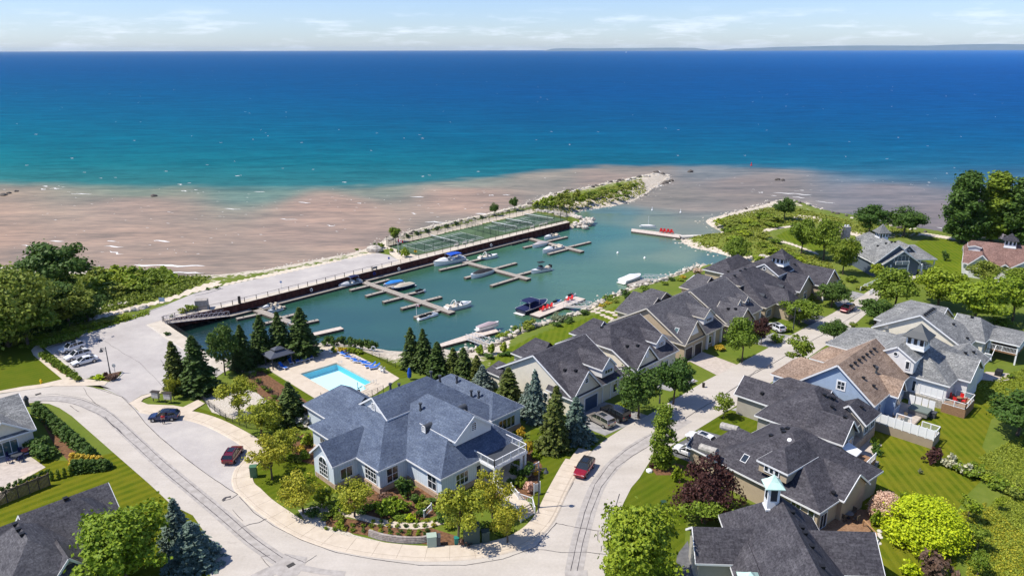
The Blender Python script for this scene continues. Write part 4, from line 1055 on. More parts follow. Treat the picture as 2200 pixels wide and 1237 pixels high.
# ------------------------------------------------------------------ row houses along the water side of the street
A = House("row_house", "cream row house with charcoal roof, nearest the clubhouse, blue garage door and two parked vans", "house", 45, (90, -78), M_shdark, M_wcream)
A.block(83.5, 97.2, -87.6, -69.7, 3.5, 8.6, 's'); A.block(83.3, 90.9, -75.5, -69.5, 3.5, 7.5, 't', 3.0 * 0, 0)
A.block(90.4, 97.0, -90.8, -84, 3.4, 6.4, 't', 3.2, 0); A.block(82.6, 86.8, -89.6, -85.8, 2.7, 4.4, 't', 1.5, 0, inset=.3)
A.done(); A.dormer(91.2, 95.0, -76.5, -69.9, 4.6, 6.1, 7.9, 't', M_wwhite)
A.win('t+', -70.1, 93.1, 5.0, 2.2, .85, 3, 1); A.win('t+', -69.93, 87.1, 5.2, .9, .9, 1, 2); A.win('s-', 83.96, -78.5, 4.2, .9, 1.5, 1, 2); A.win('s-', 83.96, -76.0, 1.0, 1.1, 1.5, 1, 2)
A.garage('t+', -69.93, 88.4, 3.2, 2.4, mat("blue_garage_door", (.05, .09, .17), .4)); A.garage('t+', -69.93, 84.9, .9, 2.1, M_glass)
for a in (91.7, 93.9, 96.3): A.boxp("porch_post", a - .12, a + .12, -70.3, -70.06, 0, 3.3, M_white)
A.win('t+', -70.13, 95.1, .8, 1.2, 1.7, 1, 1)
for a, b in ((86.1, -73.8), (86.5, -71.8)): A.vent(a, b)
B = House("row_house", "cream row house with charcoal roof and half-hipped end, second from the clubhouse", "house", 45, (106, -78), M_shdark, M_wcream)
B.block(99.4, 113.4, -87.8, -69.2, 3.5, 8.4, 's', 4.6, 0, j0=6.2); B.block(99.9, 106.9, -75.5, -69.1, 3.5, 7.2, 't'); B.block(106, 113.0, -90, -84, 3.3, 6.4, 't', 3.3, 0)
B.block(98.2, 101.0, -73.4, -69.0, 2.9, 3.9, 's', inset=.3)
B.done(); B.dormer(108.3, 111.9, -76, -70.9, 4.4, 5.7, 7.1, 't', M_wwhite)
B.win('t+', -71.1, 110.1, 4.7, 1.7, .9, 3, 2); B.win('t+', -69.53, 103.4, 4.9, .9, 1.0, 1, 1, pane=M_white); B.garage('t+', -69.5, 102.2, 2.4); B.garage('t+', -69.5, 105, 2.2)
B.win('t+', -69.63, 109.5, .8, 2.0, 1.6, 3, 1)
for a, b in ((102.4, -73.2), (102.9, -71.3), (103.4, -79.8), (101.2, -79.5)): B.vent(a, b)
C_ = House("row_house", "tan row house with charcoal roof, skylight and twin dark garage doors, third from the clubhouse", "house", 45, (123, -78), M_shdark2, M_wtan, M_offwhite)
C_.block(116.2, 130.9, -88.0, -69.8, 3.5, 8.7, 's'); C_.block(116.0, 123.6, -76, -69.5, 3.5, 7.6, 't'); C_.block(122.8, 133.0, -91.5, -84, 3.4, 6.9, 't', 1.0, 0); C_.block(129, 139, -94, -86, 3.2, 6.2, 't', 4, 0)
C_.done(); C_.dormer(125.4, 129.6, -77, -71.3, 4.6, 6.0, 7.6, 't', M_wwhite)
C_.win('t+', -71.5, 127.5, 4.9, 2.0, .8, 3, 1); C_.win('t+', -69.93, 119.8, 5.3, .7, 1.0, 1, 1); C_.garage('t+', -69.93, 118.0, 2.5); C_.garage('t+', -69.93, 121.4, 2.5)
for a in (125.0, 127.6, 130.3): C_.boxp("porch_post", a - .2, a + .2, -70.3, -69.9, 0, 3.3, M_white)
C_.win('t+', -70.23, 126.3, .8, 1.2, 1.7, 1, 1); C_.vent(117.6, -72.7, 'sky'); C_.vent(125.8, -90.0, 'thin')
m = MB(); m.add([C_.P(119.8 - 1.3, -69.88, 4.7), C_.P(119.8 + 1.3, -69.88, 4.7), C_.P(119.8, -69.88, 7.0)], [(0, 1, 2)]); m.build("gable_panel", M_white, C_.e)
D_ = House("row_house", "tan row house with charcoal roof and two small dormers side by side", "house", 45, (139, -78), M_shdark2, M_wtan, M_offwhite)
D_.block(131.5, 146.0, -88.0, -69.2, 3.5, 8.7, 's'); D_.block(131.3, 138.9, -73.5, -67.2, 3.5, 6.9, 't'); D_.block(147, 155, -91, -85, 3.4, 6.3, 't', 2.2, 0)
D_.done()
for k in (139.9, 143.2): D_.dormer(k - 1.15, k + 1.15, -76, -71.4, 4.4, 5.4, 6.5, 't', M_wwhite); D_.win('t+', -71.6, k, 4.7, 1.1, .8, 1, 1)
D_.garage('t+', -67.6, 133.6, 2.3, m_=M_wwhite); D_.garage('t+', -67.6, 136.7, 2.3, m_=M_wwhite); D_.win('t+', -69.6, 142.5, .8, 2, 1.6, 3, 1)
for a, b in ((134.0, -71.0), (134.3, -69.5)): D_.vent(a, b)
for a in (140.2, 145.6): D_.boxp("porch_post", a - .15, a + .15, -69.7, -69.4, 0, 3.3, M_white)
pg = D_.boxp("terrace", 139.5, 146.0, -96.5, -88.0, 0.0, .35, M_side)
E1 = House("row_house", "charcoal hip-roofed row house with two eyebrow vents, between the double-dormer house and the cupola house", "house", 45, (155, -78), M_shdark, M_wtan, M_offwhite)
E1.block(147.0, 164.5, -88.0, -68.9, 3.5, 8.7, 's', 5, 6); E1.block(151.6, 157.6, -74, -65.5, 3.4, 6.2, 't', 0, 2.6); E1.block(148.2, 151.8, -82, -76, 6.6, 8.2, 's', 1.8, 1.8, wall=False)
E1.done(); E1.win('t+', -69.35, 149.3, .8, 2.4, 1.7, 4, 1); E1.win('t+', -65.93, 154.6, .8, 1.8, 1.6, 2, 1)
for a in (150.2, 159.2):
    m = MB(); m.cyl(E1.P(a, -71.0, E1.z(a, -71.0) + .3), E1.P(a, -74.6, E1.z(a, -71.0) + .5), .45, .4, 8); m.build("eyebrow_vent", M_dkgrey, E1.roof)
for a in (150, 152.5, 154.6): E1.vent(a, -78.6)
E2 = House("cupola_house", "charcoal-roofed house with white cupola at the end of the row by the lagoon", "house", 45, (170, -77), M_shdark, M_wtan, M_white)
E2.block(161.5, 180.0, -88.5, -69.5, 3.6, 9.0, 's', 6, 6); E2.block(162.0, 169.8, -78, -68.3, 3.8, 6.9, 't'); E2.block(170.5, 179.0, -76, -66.0, 3.6, 7.0, 't'); E2.block(164.0, 176.5, -95, -86, 3.4, 6.4, 's', 3, 3)
E2.done(); E2.dormer(161.2, 169, -81.0, -73.4, 4.8, 6.7, 8.9, 's', M_wgreyt)
E2.round_win('s-', 161.42, -77.2, 7.7, .45)
for k in (-79.3, -78.3, -75.8, -74.8): E2.win('s-', 161.42, k, 5.3, .55, 1.3, 1, 1)
E2.cupola(166.4, -75.7, 3.0, 7.9, 9.9, 12.0, M_shdark, over=.7)
E2.win('t+', -68.75, 166, 1.0, 1.6, 2.0, 2, 2); E2.win('t+', -66.45, 174.8, 5.0, .6, 1.1, 1, 1)
for a in (170.9, 178.5): E2.boxp("porch_post", a - .15, a + .15, -66.6, -66.3, 0, 3.4, M_white)
for a, b in ((164.5, -88), (172.8, -75.0), (175.5, -70.5)): E2.vent(a, b)
# ------------------------------------------------------------------ houses on the right-hand side of the street
T = House("house", "blue-sided house with tan brown shingle roof and one square window in the gable", "house", 45, (121, -40), M_shtan, M_wblue)
T.block(113.4, 129.6, -46.8, -34.0, 4.3, 9.3, 's'); T.block(114.2, 122.6, -51.6, -42.5, 4.0, 6.8, 't', 3.2, 0); T.block(126.0, 131.6, -50.0, -43, 3.8, 6.0, 't', 2.5, 0); T.block(119.6, 123.4, -37.0, -32.6, 4.1, 6.4, 't')
T.done(); T.win('s-', 113.86, -39.6, 5.0, 1.5, 1.7, 2, 2, fw=.22)
T.win('t+', -34.47, 117.0, .6, 1.5, 2.0, 2, 2, arch=True); T.win('t+', -33.07, 121.5, 1.6, 2.6, 2.0, 3, 1); T.win('t+', -34.47, 125.5, 1.8, 2.4, 1.8, 3, 1)
for i in range(7): T.vent(116.2 + i * 1.65, -39.3)
for a, b in ((116.6, -37.3), (117.3, -35.8), (122.0, -37.6)): T.vent(a, b)
T.vent(121.0, -36.9, 'pipe')
G1 = House("cupola_house", "white house with mottled grey roof, dark cupola roof and railed wooden deck", "house", 45, (134, -36), M_shgrey, M_wwhite)
G1.block(129.2, 144.5, -44.0, -27.9, 4.4, 9.6, 's', 5.5, 6); G1.block(134.4, 146.5, -50.5, -40, 4.0, 7.0, 't', 5, 0); G1.block(133.5, 141.5, -33, -26.0, 4.4, 7.2, 't'); G1.block(141, 148.0, -34, -26.6, 4.0, 6.0, 's', 0, 0)
G1.done(); G1.dormer(128.3, 136, -39.6, -33.3, 5.0, 7.3, 9.2, 's')
G1.round_win('s-', 128.52, -36.6, 7.8, .42); G1.win('s-', 128.52, -34.5, 5.6, .75, 1.5, 1, 1)
G1.cupola(132.6, -34.6, 2.9, 8.3, 10.6, 12.8, mat("dark_standing_seam_metal", (.055, .062, .07), .5), over=.6)
for a, b in ((131.4, -36.2), (132.0, -35.0), (143.0, -29.5), (145.5, -28.8)): G1.vent(a, b)
G1.win('s-', 129.66, -30.6, 1.6, 3.6, 2.0, 4, 1, pane=M_white); G1.win('t+', -26.5, 137.5, 1.8, 2.6, 2.0, 3, 1); G1.win('t+', -26.5, 135.0, 1.6, .9, 2.0, 1, 1); G1.win('s-', 129.66, -33.3, 1.6, .7, 2.0, 1, 1)
G1.boxp("foundation", 129.4, 141.8, -44, -27.95, 0, 1.4, M_wstone)
d = G1.boxp("deck", 128.3, 133.4, -28.4, -24.9, 0.0, 1.5, M_wood); G1.rail([(128.4, -28.3), (128.4, -25.0), (133.3, -25.0), (133.3, -27.8)], 1.0, 1.5, glass=True, parent=d, sp=1.5)
G2 = House("house", "beige-gabled house with mottled grey roof, row of ridge vents and covered rear balcony", "house", 45, (155, -38), M_shgrey, M_wcream)
G2.block(149.5, 160.5, -47.8, -31.0, 4.0, 8.7, 's', 0, 4.5); G2.block(155.5, 168.5, -49.5, -38, 3.8, 7.4, 't', 4.5, 0); G2.block(156.0, 166.5, -36, -29.3, 4.0, 7.0, 'b' if False else 't', 0, 2.6); G2.block(158.6, 168.0, -30.5, -24.3, 4.0, 4.7, 't', 0, 0, wall=False)
G2.done()
for i in range(8): G2.vent(150.6 + i * 1.0, -38.9)
for a, b in ((155.5, -35.0), (154.2, -32.0), (160.8, -33.3), (164.0, -32.8)): G2.vent(a, b)
G2.boxp("balcony_floor", 158.8, 167.5, -29.4, -24.5, 1.9, 2.15, M_wood); G2.rail([(158.9, -29.4), (158.9, -24.6), (167.4, -24.6)], 1.0, 2.15, sp=2)
for b in (-29.2, -24.7): G2.boxp("balcony_post", 158.8, 159.05, b, b + .25, 0, 4.0, M_white)
G2.win('t+', -29.75, 157.3, 1.6, 1.4, 2.1, 2, 1, name="door"); G2.win('s-', 149.96, -46, 3.0, .9, .6, 1, 1)
m = MB(); p = G2.P(149.8, -45.2, 4.4); m.lathe(p, [(.0, .0), (.25, .03), (.42, .12)], 10); m.cyl(p - Vector((0, 0, .5)), p, .03); m.build("satellite_dish", M_white, G2.e)
st = MB()
for i in range(9): st.box(G2.P(156.3 + .28 * i * .6, -28.6 + 0.0 * i, 1.9 - i * .21), (1.1, .3, .05), R(-45))
st.bar(G2.P(158.7, -28.0, 3.1), G2.P(156.0, -28.0, .9), .08); st.bar(G2.P(158.7, -29.2, 3.1), G2.P(156.0, -29.2, .9), .08); st.build("stairs", M_white, G2.e)
F_ = House("house", "dark charcoal-roofed house with long hip ridge in front of the blue gable", "house", 45, (105, -40), M_shdark, M_wgreyt)
F_.block(99.0, 111.0, -46.5, -33.8, 3.6, 8.3, 's', 5.5, 5.0); F_.block(103.6, 109.6, -52.5, -41, 3.5, 5.9, 't', 0, 0); F_.block(107.0, 113.0, -38.5, -32.8, 3.8, 6.2, 's', 0, 2.6); F_.block(98.9, 104.6, -39, -32.9, 3.75, 6.6, 't')
F_.block(108.6, 114.6, -50.0, -40, 3.4, 5.6, 't', 2.8, 0)
F_.done()
for a, b in ((105.3, -38.8), (106.0, -38.2), (106.6, -37.8), (104.6, -37.2), (109.3, -34.6), (101.8, -34.2), (104.8, -48.3)): F_.vent(a, b)
F_.win('t+', -33.3, 102.6, 1.7, 1.8, 1.6, 3, 1); F_.win('t+', -33.27, 108.6, 1.8, 1.6, 1.7, 2, 1); F_.win('t+', -33.27, 111, 1.8, 1.6, 1.7, 2, 1)
F_.boxp("foundation", 104, 112.5, -38, -33.18, 0, 1.5, M_brick)
aw = MB(); aw.quad(F_.P(99.2, -33.2, 3.2), F_.P(101.6, -33.2, 3.2), F_.P(101.6, -31.2, 2.5), F_.P(99.2, -31.2, 2.5)); aw.quad(F_.P(99.2, -31.2, 2.5), F_.P(101.6, -31.2, 2.5), F_.P(101.6, -31.2, 2.25), F_.P(99.2, -31.2, 2.25)); aw.build("awning", M_white, F_.e)
d = F_.boxp("deck", 99.0, 103.0, -33.3, -29.6, .0, 1.3, M_wood); F_.rail([(99.1, -33.0), (99.1, -29.7), (102.9, -29.7)], .95, 1.3, parent=d)
Hh = House("house", "dark charcoal-roofed house with long window dormer, behind the copper beech tree", "house", 38, (86, -36), M_shdark, M_wtan)
def hs(x, y, z): # local frame of this house (turned 38 degrees)
    p = G(x, y, z); a = R(38); return (p.x * math.cos(a) + p.y * math.sin(a), p.x * math.sin(a) - p.y * math.cos(a))
c0 = hs(1777, 1092, 3.5); c1 = hs(1581, 1028, 3.5); sF = (c0[0] + c1[0]) / 2; tR = c0[1]
r0 = hs(1678, 919, 8.6)
Hh.block(sF, sF + 15.5, tR - 17, tR, 3.5, 8.6, 's', 6.5, 7); Hh.block(sF + 4.5, sF + 11, tR - 8, tR + .6, 3.6, 6.2, 't'); Hh.block(sF + .6, sF + 3.8, tR - 20.8, tR - 12, 3.2, 4.7, 't', 0, 0, inset=.35); Hh.block(sF + 3.9, sF + 10, tR - 19.3, tR - 10, 3.3, 5.6, 't', 2, 0)
Hh.done()
dd = hs(1627, 988, 6.4); de = hs(1699, 1011, 6.4)
Hh.dormer(dd[0], dd[0] + 7, dd[1] - .1, de[1] + .3, 4.9, 6.4, 8.3, 's', h0=2.4)
cx_ = (dd[1] + de[1]) / 2
for k in (-.75, 0, .75): Hh.win('s-', dd[0] + .2, cx_ + k, 5.25, .7, .95, 1, 1)
Hh.win('s-', sF + .45, tR - 3.4, 1.2, 1.4, 1.9, 2, 1); Hh.win('s-', sF + .45, tR - 1.3, 1.2, .9, 1.9, 1, 1); Hh.win('t+', tR - .45, sF + 1.9, .3, 1.6, 2.2, 2, 1)
k = hs(1603, 962, 6.4); Hh.vent(k[0], k[1], 'sky')
for q in ((1657, 930), (1683, 932), (1688, 967), (1692, 976), (1798, 1008), (1692, 921), (1682, 915)):
    k = hs(*q, 7.5); Hh.vent(k[0], k[1])
for q, q2 in (((1505, 960), (1530, 968)), ((1550, 914), (1577, 921))):
    m = MB(); p = G(q[0], q[1], 4.9); p2 = G(q2[0], q2[1], 5.1); p2 = p + (p2 - p).normalized() * 2.6; m.cyl(p, p2, .55, .55, 10); m.build("barrel_dormer", M_wstone, Hh.e)
m = MB(); p = G(1697, 948, 7.6); m.lathe(p + Vector((0, 0, .05)), [(.42, 0), (.4, .2), (.25, .38), (0, .45)], 10); m.build("dome_skylight", M_white, Hh.roof)
Hh.boxp("deck", sF + .5, sF + 5, tR - .5, tR + 3.2, 0, .4, M_wood)
J = House("house", "charcoal-roofed house with verdigris cupola at the bottom edge of the photo", "house", -3, (0, 0), M_shdark, M_wgreyt, o=(29.4, 64.5))
J.e.location = (29.4, 64.5, 0)
# frame of this house: s to the right, t towards the camera
J.block(-10.0, 5.0, -10.5, 4.0, 3.4, 3.5, 's', wall=False) if False else None
J.block(-5.2, 5.9, -12.6, 6.0, 3.5, 9.0, 't', 4.3, 0)
J.block(-9.6, -1.0, -9.6, -3.4, 3.5, 6.0, 's', 0, 0); J.block(1.0, 10.2, -9.6, -2.2, 3.5, 6.4, 's', 0, 0)
J.block(-5.8, -1.6, -5.0, 1.4, 3.2, 5.2, 't', 0, 0, wall=True)
J.done()
J.cupola(-.6, -8.2, 1.3, 7.6, 10.6, 11.9, M_copper, over=.4, wins=1)
J.cupola(-5.0, 1.0, 1.5, 3.5, 5.2, 6.1, M_copper, over=.35, wins=1)
for q in (-4.2, -3.2, -1.0, 2.2): J.vent(1.6, q)
J.vent(1.2, -6.4)
# ------------------------------------------------------------------ bottom-left and left edge
K = House("house", "dark grey-roofed house at the bottom left corner with an arched window gable", "house", 45, (20, -90), M_shdark2, M_wgreyt)
def ks(x, y, z):
    p = ST(0, 0); q = G(x, y, z); a = R(45); return (q.x * math.cos(a) + q.y * math.sin(a), q.x * math.sin(a) - q.y * math.cos(a))
ke = ks(190, 1168, 3); kv = ks(250, 1101, 3); ka = ks(44, 1121, 7.6); kt = ks(150, 1053, 6.2); kc = ks(260, 1096, 3.2); kl = ks(233, 1046, 4.6)
K.block(5.5, 16.7, -91.8, -77.5, 3.0, 8.0, 't', 4.5, 5.9); K.block(7.0, 21.4, -94.7, -84.7, 3.0, 7.0, 's', 0, 3.8)
K.block(12, 21.8, -96.4, -90.2, 3.2, 5.6, 's'); K.block(16.4, 19.8, -87, -83.9, 3.0, 5.2, 't'); K.block(10.9, 16.4, -84, -79.6, 3.1, 6.2, 't')
K.done(); K.win('t+', -80.05, 13.65, 1.0, 2.8, 1.6, 4, 1, arch=True)
for q in ((36, 1140), (43, 1152), (51, 1163)):
    k = ks(*q, 7.0); K.vent(k[0], k[1])
k = ks(140, 1068, 5.8); K.vent(k[0], k[1])
Lh = House("house", "grey-roofed cream cottage on the left edge with a furnished brick patio", "house", 45, (20, -122), M_shgrey, M_wcream)
def ls(x, y, z): return ks(x, y, z)
le = ls(78, 921, 3); l2 = ls(57, 880, 3)
Lh.block(10, le[0], -136, le[1], 3.0, 6.4, 's', 0, 0, inset=.45); Lh.block(le[0] - 7.5, le[0] - .5, -130, le[1] + .9 - .9, 3.0, 5.6, 't', 0, 0)
Lh.done(); Lh.win('t+', le[1] - .45, le[0] - 4, .15, 3.0, 2.2, 3, 1, name="patio_door", pane=M_glassg)
Lh.vent(le[0] - 9, le[1] - 7, 'thin'); Lh.vent(le[0] - 8, le[1] - 4.5)
# ------------------------------------------------------------------ far right
Mh = House("cupola_house", "grey craftsman house with wraparound porch, stone chimney and cupola on the waterfront lawn", "house", 4, (0, 0), M_shgrey, M_wdkblue, o=(100.5, 193))
Mh.e.location = (100.5, 193, 0)
Mh.block(-6.5, 5.5, -14.5, 6.0, 3.8, 8.6, 't', 5.5, 0, inset=.5); Mh.block(-4.6, 5.6, -3.0, 6.8, 3.8, 7.2, 't', 0, 0); Mh.block(-7.5, 2.0, -12.0, -5.0, 3.6, 7.0, 's', 0, 0)
Mh.block(3.0, 13.5, -9.5, 1.5, 3.3, 6.0, 's', 0, 3.5, wall=False); Mh.block(3.5, 10.0, -9.0, -1.0, 3.6, 6.6, 't', 2.5, 0)
Mh.done()
Mh.boxp("wall", 3.0, 10.0, -8.8, -1.2, 0, 3.2, M_wdkblue)
Mh.cupola(.2, -4.0, 2.4, 7.8, 9.7, 12.0, M_shgrey, over=.6)
Mh.win('t+', 6.3, .4, 4.0, 4.0, 2.0, 4, 1); Mh.rail([(-1.4, 7.0), (2.2, 7.0)], .9, 3.6)
for a in (-2.3, 2.4, 6.2): Mh.boxp("porch_column", a - .18, a + .18, 6.2, 6.55, 1.6, 3.5, M_white); Mh.boxp("stone_pier", a - .38, a + .38, 6.0, 6.76, 0, 1.6, M_wstone)
for a in (9.0, 13.0): Mh.boxp("porch_column", a - .12, a + .12, 1.0, 1.25, .3, 3.2, M_white)
Mh.boxp("porch_column", 12.9, 13.15, -9, -8.75, .3, 3.2, M_white)
Mh.boxp("porch_floor", 5.0, 13.3, -9.3, 1.3, 0, .5, M_deckgrey); Mh.rail([(6.5, 1.2), (13.2, 1.2), (13.2, -9)], .9, .5, sp=2)
Mh.garage('t+', 6.32, -3.2, 2.2, m_=M_wdkblue); Mh.garage('t+', 6.32, 1.2, 2.4, m_=M_wdkblue); Mh.boxp("front_steps", 2.8, 5.4, 6.8, 9.2, 0, .5, M_conc); Mh.win('t+', -1.45, 6.8, 4.5, 1.0, .9, 2, 1)
ch = Mh.boxp("chimney", -6.4, -4.4, -13.0, -11.6, 0, 9.4, M_wstone); Mh.boxp("chimney_pot", -6.0, -5.6, -12.5, -12.1, 9.4, 9.9, M_white, ch); Mh.boxp("chimney_pot", -5.2, -4.8, -12.5, -12.1, 9.4, 9.9, M_white, ch)
for a, b in ((-2.8, 0), (-1.5, 1.5), (-.7, 2.6), (6.0, -6.6)): Mh.vent(a, b)
Nh = House("cupola_house", "white house with reddish-brown roof and cupola at the right edge of the photo", "house", -30, (0, 0), M_shred, M_wwhite, o=(129, 189))
Nh.e.location = (129, 189, 0)
Nh.block(-9, 14, -8.5, 6.5, 3.6, 8.2, 's', 1.5, 5, j0=5.5); Nh.block(-7.8, -1.8, 0, 7.3, 3.4, 6.4, 't'); Nh.block(0.5, 11.0, 0, 8.6, 3.4, 7.3, 't'); Nh.block(-1.8, 2.6, 3, 8.0, 3.2, 4.8, 't')
Nh.done(); Nh.cupola(1.2, -1.0, 2.6, 7.4, 9.4, 11.2, M_shdark, over=.5)
Nh.win('t+', 6.87, -4.8, .9, 2.6, 1.8, 4, 1); Nh.round_win('t+', 8.17, 5.75, 5.6, .42); Nh.garage('t+', 8.15, 3.6, 3, m_=M_wwhite); Nh.garage('t+', 8.15, 8, 3, m_=M_wwhite)
for a in (-6.6, 9.2): Nh.dormer(a - 1.6, a + 1.6, -2.5, 2.6, 5.0, 7.2, 7.6, 't')
# ================================================================== TREES AND SHRUBS
def leafmat(name, c1, c2, tr=.22, hue=.03):
    m = mat(name, c1, .6, 0, .25); t = NT(m)
    n = t.noise(t.geo(), .9, 3, .6); n2 = t.noise(t.geo(), 6, 2)
    oi = t.n('ShaderNodeObjectInfo')
    c = t.mix(t.ramp(n2, [(.38, (0, 0, 0)), (.66, (1, 1, 1))]), t.mix(1, c1, (.75, .8, .75), 'MULTIPLY'), t.mix(1, c2, (1.2, 1.12, 1.3), 'MULTIPLY'))
    c = t.mix(t.ramp(n, [(.35, (0, 0, 0)), (.65, (1, 1, 1))]), t.mix(1, c, (.78, .82, .8), 'MULTIPLY'), c)
    c = t.mix(1, c, t.ramp(oi.outputs['Random'], [(0, (.98, 1.04, .9)), (1, (1.36, 1.22, 1.1))]), 'MULTIPLY')
    t.col(c)
    b = t.b; ts = t.n('ShaderNodeBsdfTranslucent'); t.l(c, ts.inputs[0]); mx_ = t.n('ShaderNodeMixShader'); mx_.inputs[0].default_value = tr
    out = [n for n in t.t.nodes if n.type == 'OUTPUT_MATERIAL'][0]
    t.l(b.outputs[0], mx_.inputs[1]); t.l(ts.outputs[0], mx_.inputs[2]); t.l(mx_.outputs[0], out.inputs['Surface'])
    return m
LF = dict(
    mid=leafmat("mid_green_leaves", (.11, .185, .014), (.22, .30, .03)),
    lite=leafmat("bright_green_leaves", (.16, .25, .012), (.31, .39, .03)),
    dark=leafmat("dark_green_leaves", (.05, .115, .018), (.10, .17, .028)),
    yel=leafmat("yellow_green_leaves", (.21, .25, .018), (.44, .44, .04)),
    lime=leafmat("lime_leaves", (.30, .44, .010), (.50, .62, .02)),
    gold=leafmat("golden_leaves", (.40, .30, .02), (.62, .46, .05)),
    purp=leafmat("purple_brown_leaves", (.055, .022, .022), (.11, .045, .038), .2),
    pink=leafmat("pink_cream_leaves", (.62, .38, .30), (.82, .64, .50)),
    cream=leafmat("cream_flowers", (.42, .42, .26), (.66, .66, .50)),
    white=leafmat("white_blossom", (.60, .60, .52), (.8, .8, .75)),
    twig=leafmat("bare_brown_twigs", (.09, .05, .04), (.16, .10, .07), .1),
    spr=leafmat("spruce_needles", (.042, .085, .02), (.11, .165, .035), .15),
    spry=leafmat("light_spruce_needles", (.065, .10, .016), (.14, .17, .034), .12),
    blue=leafmat("blue_spruce_needles", (.09, .15, .125), (.19, .26, .22), .12),
    olive=leafmat("olive_shore_leaves", (.15, .21, .022), (.30, .34, .055)),
    mead=leafmat("meadow_blades", (.20, .25, .02), (.34, .40, .05)),
    grey=leafmat("grey_green_leaves", (.14, .18, .10), (.24, .28, .17)),
)
M_bark = nmat("grey_brown_bark", (.07, .05, .035), (.14, .11, .08), 6, .9)
M_barkp = nmat("pale_bark", (.16, .13, .10), (.26, .22, .17), 6, .9)

def leaf_mesh(name, C, Nn, size, m, rng, flat=0.0):
    """C: leaf centres (n,3), Nn: preferred outward direction"""
    n = len(C)
    d = rng.normal(size=(n, 3)); nn = Nn * (.9 + flat) + d * .75; nn /= np.linalg.norm(nn, axis=1, keepdims=True) + 1e-9
    a = np.cross(nn, rng.normal(size=(n, 3))); a /= np.linalg.norm(a, axis=1, keepdims=True) + 1e-9
    b = np.cross(nn, a); s = size * rng.uniform(.45, 1.6, (n, 1)); e = rng.uniform(.55, .95, (n, 1))
    V = np.stack([C - a * s, C - b * s * e + nn * s * .18, C + a * s, C + b * s * e - nn * s * .12], 1).reshape(-1, 3)
    me = bpy.data.meshes.new(name); me.vertices.add(4 * n); me.vertices.foreach_set('co', V.astype('f').ravel())
    me.loops.add(4 * n); me.loops.foreach_set('vertex_index', np.arange(4 * n, dtype='i'))
    me.polygons.add(n); me.polygons.foreach_set('loop_start', np.arange(0, 4 * n, 4, dtype='i'))
    me.update(); me.validate(); me.materials.append(m); return me

def crown_points(rng, H, Rr, z0, n, kind):
    """clumps of leaves spread through the crown, unit tree of height H, radius Rr, crown from z0 to H"""
    hc = (H - z0); K = {'round': 46, 'open': 30, 'col': 60, 'shrub': 16, 'mound': 150, 'weep': 56}.get(kind, 30)
    cl = []
    for i in range(K):
        u = rng.uniform(-1, 1); ph = rng.uniform(0, 2 * math.pi); rr = rng.uniform(.45, .92) if i > K * .22 else rng.uniform(0, .5)
        if kind == 'col':
            zc = z0 + hc * ((i + .5) / K) * .93; w = Rr * (1 - ((zc - z0) / hc) ** 1.7) ** .8 * min(1, .55 + (zc - z0) / hc * 2.2); r = w * rng.uniform(.3, .85)
            c = (r * math.cos(ph), r * math.sin(ph), zc); cr = Rr * rng.uniform(.28, .42)
        elif kind == 'mound':
            u = abs(u) ** .8; s_ = math.sqrt(max(0, 1 - u * u)); c = (Rr * .9 * s_ * math.cos(ph), Rr * .9 * s_ * math.sin(ph), z0 + hc * (.12 + .78 * u)); cr = Rr * .27
        else:
            s_ = math.sqrt(max(0, 1 - u * u)); q = rr
            c = (Rr * q * s_ * math.cos(ph), Rr * q * s_ * math.sin(ph), z0 + hc * (.5 + .46 * u * q)); cr = Rr * (rng.uniform(.16, .40) if kind != 'open' else rng.uniform(.14, .36))
        cl.append((*c, cr))
    cl = np.array(cl); cen = np.array([0, 0, z0 + hc * .45])
    w = cl[:, 3] ** 2; pick = rng.choice(K, n, p=w / w.sum())
    d = rng.normal(size=(n, 3)); d /= np.linalg.norm(d, axis=1, keepdims=True); rad = rng.uniform(.25, 1, (n, 1)) ** .5
    rad = np.where(rng.random((n, 1)) < .12, rad * 1.5, rad); C = cl[pick, :3] + d * rad * cl[pick, 3:4] * np.array([1, 1, .72])
    if kind == 'weep': C[:, 2] -= (np.hypot(C[:, 0], C[:, 1]) / Rr) ** 2 * hc * .18
    C[:, 2] = np.maximum(C[:, 2], z0 * .9 + .05)
    out = C - cen; out /= np.linalg.norm(out, axis=1, keepdims=True) + 1e-9
    return C, out * .5 + d * .7 + np.array([0, 0, .45]), cl

def trunk_mesh(name, rng, H, z0, Rr, cl, tr, m):
    mb = MB(); p = Vector((0, 0, -.1)); lean = Vector((rng.normal() * .03, rng.normal() * .03, 1)); k = 6; top = z0 + (H - z0) * .55; last = p
    for i in range(1, k + 1):
        u = i / k; q = Vector((0, 0, 0)) + lean * (top * u) + Vector((rng.normal() * .04, rng.normal() * .04, 0)) * H * .1; mb.cyl(last, q, tr * (1.25 - .95 * (u - 1 / k)), tr * (1.25 - .95 * u), 7, cap=False); last = q
    for c in cl[:14]:
        a = lean * (z0 * .8 + (top - z0 * .8) * rng.uniform(0, .8)); e = Vector(c[:3]); mid = a.lerp(e, .5) + Vector((0, 0, -.04 * H)); r0 = tr * .42
        mb.cyl(a, mid, r0, r0 * .6, 5, cap=False); mb.cyl(mid, e, r0 * .6, r0 * .2, 5, cap=False)
    return mb.mesh(name, m)

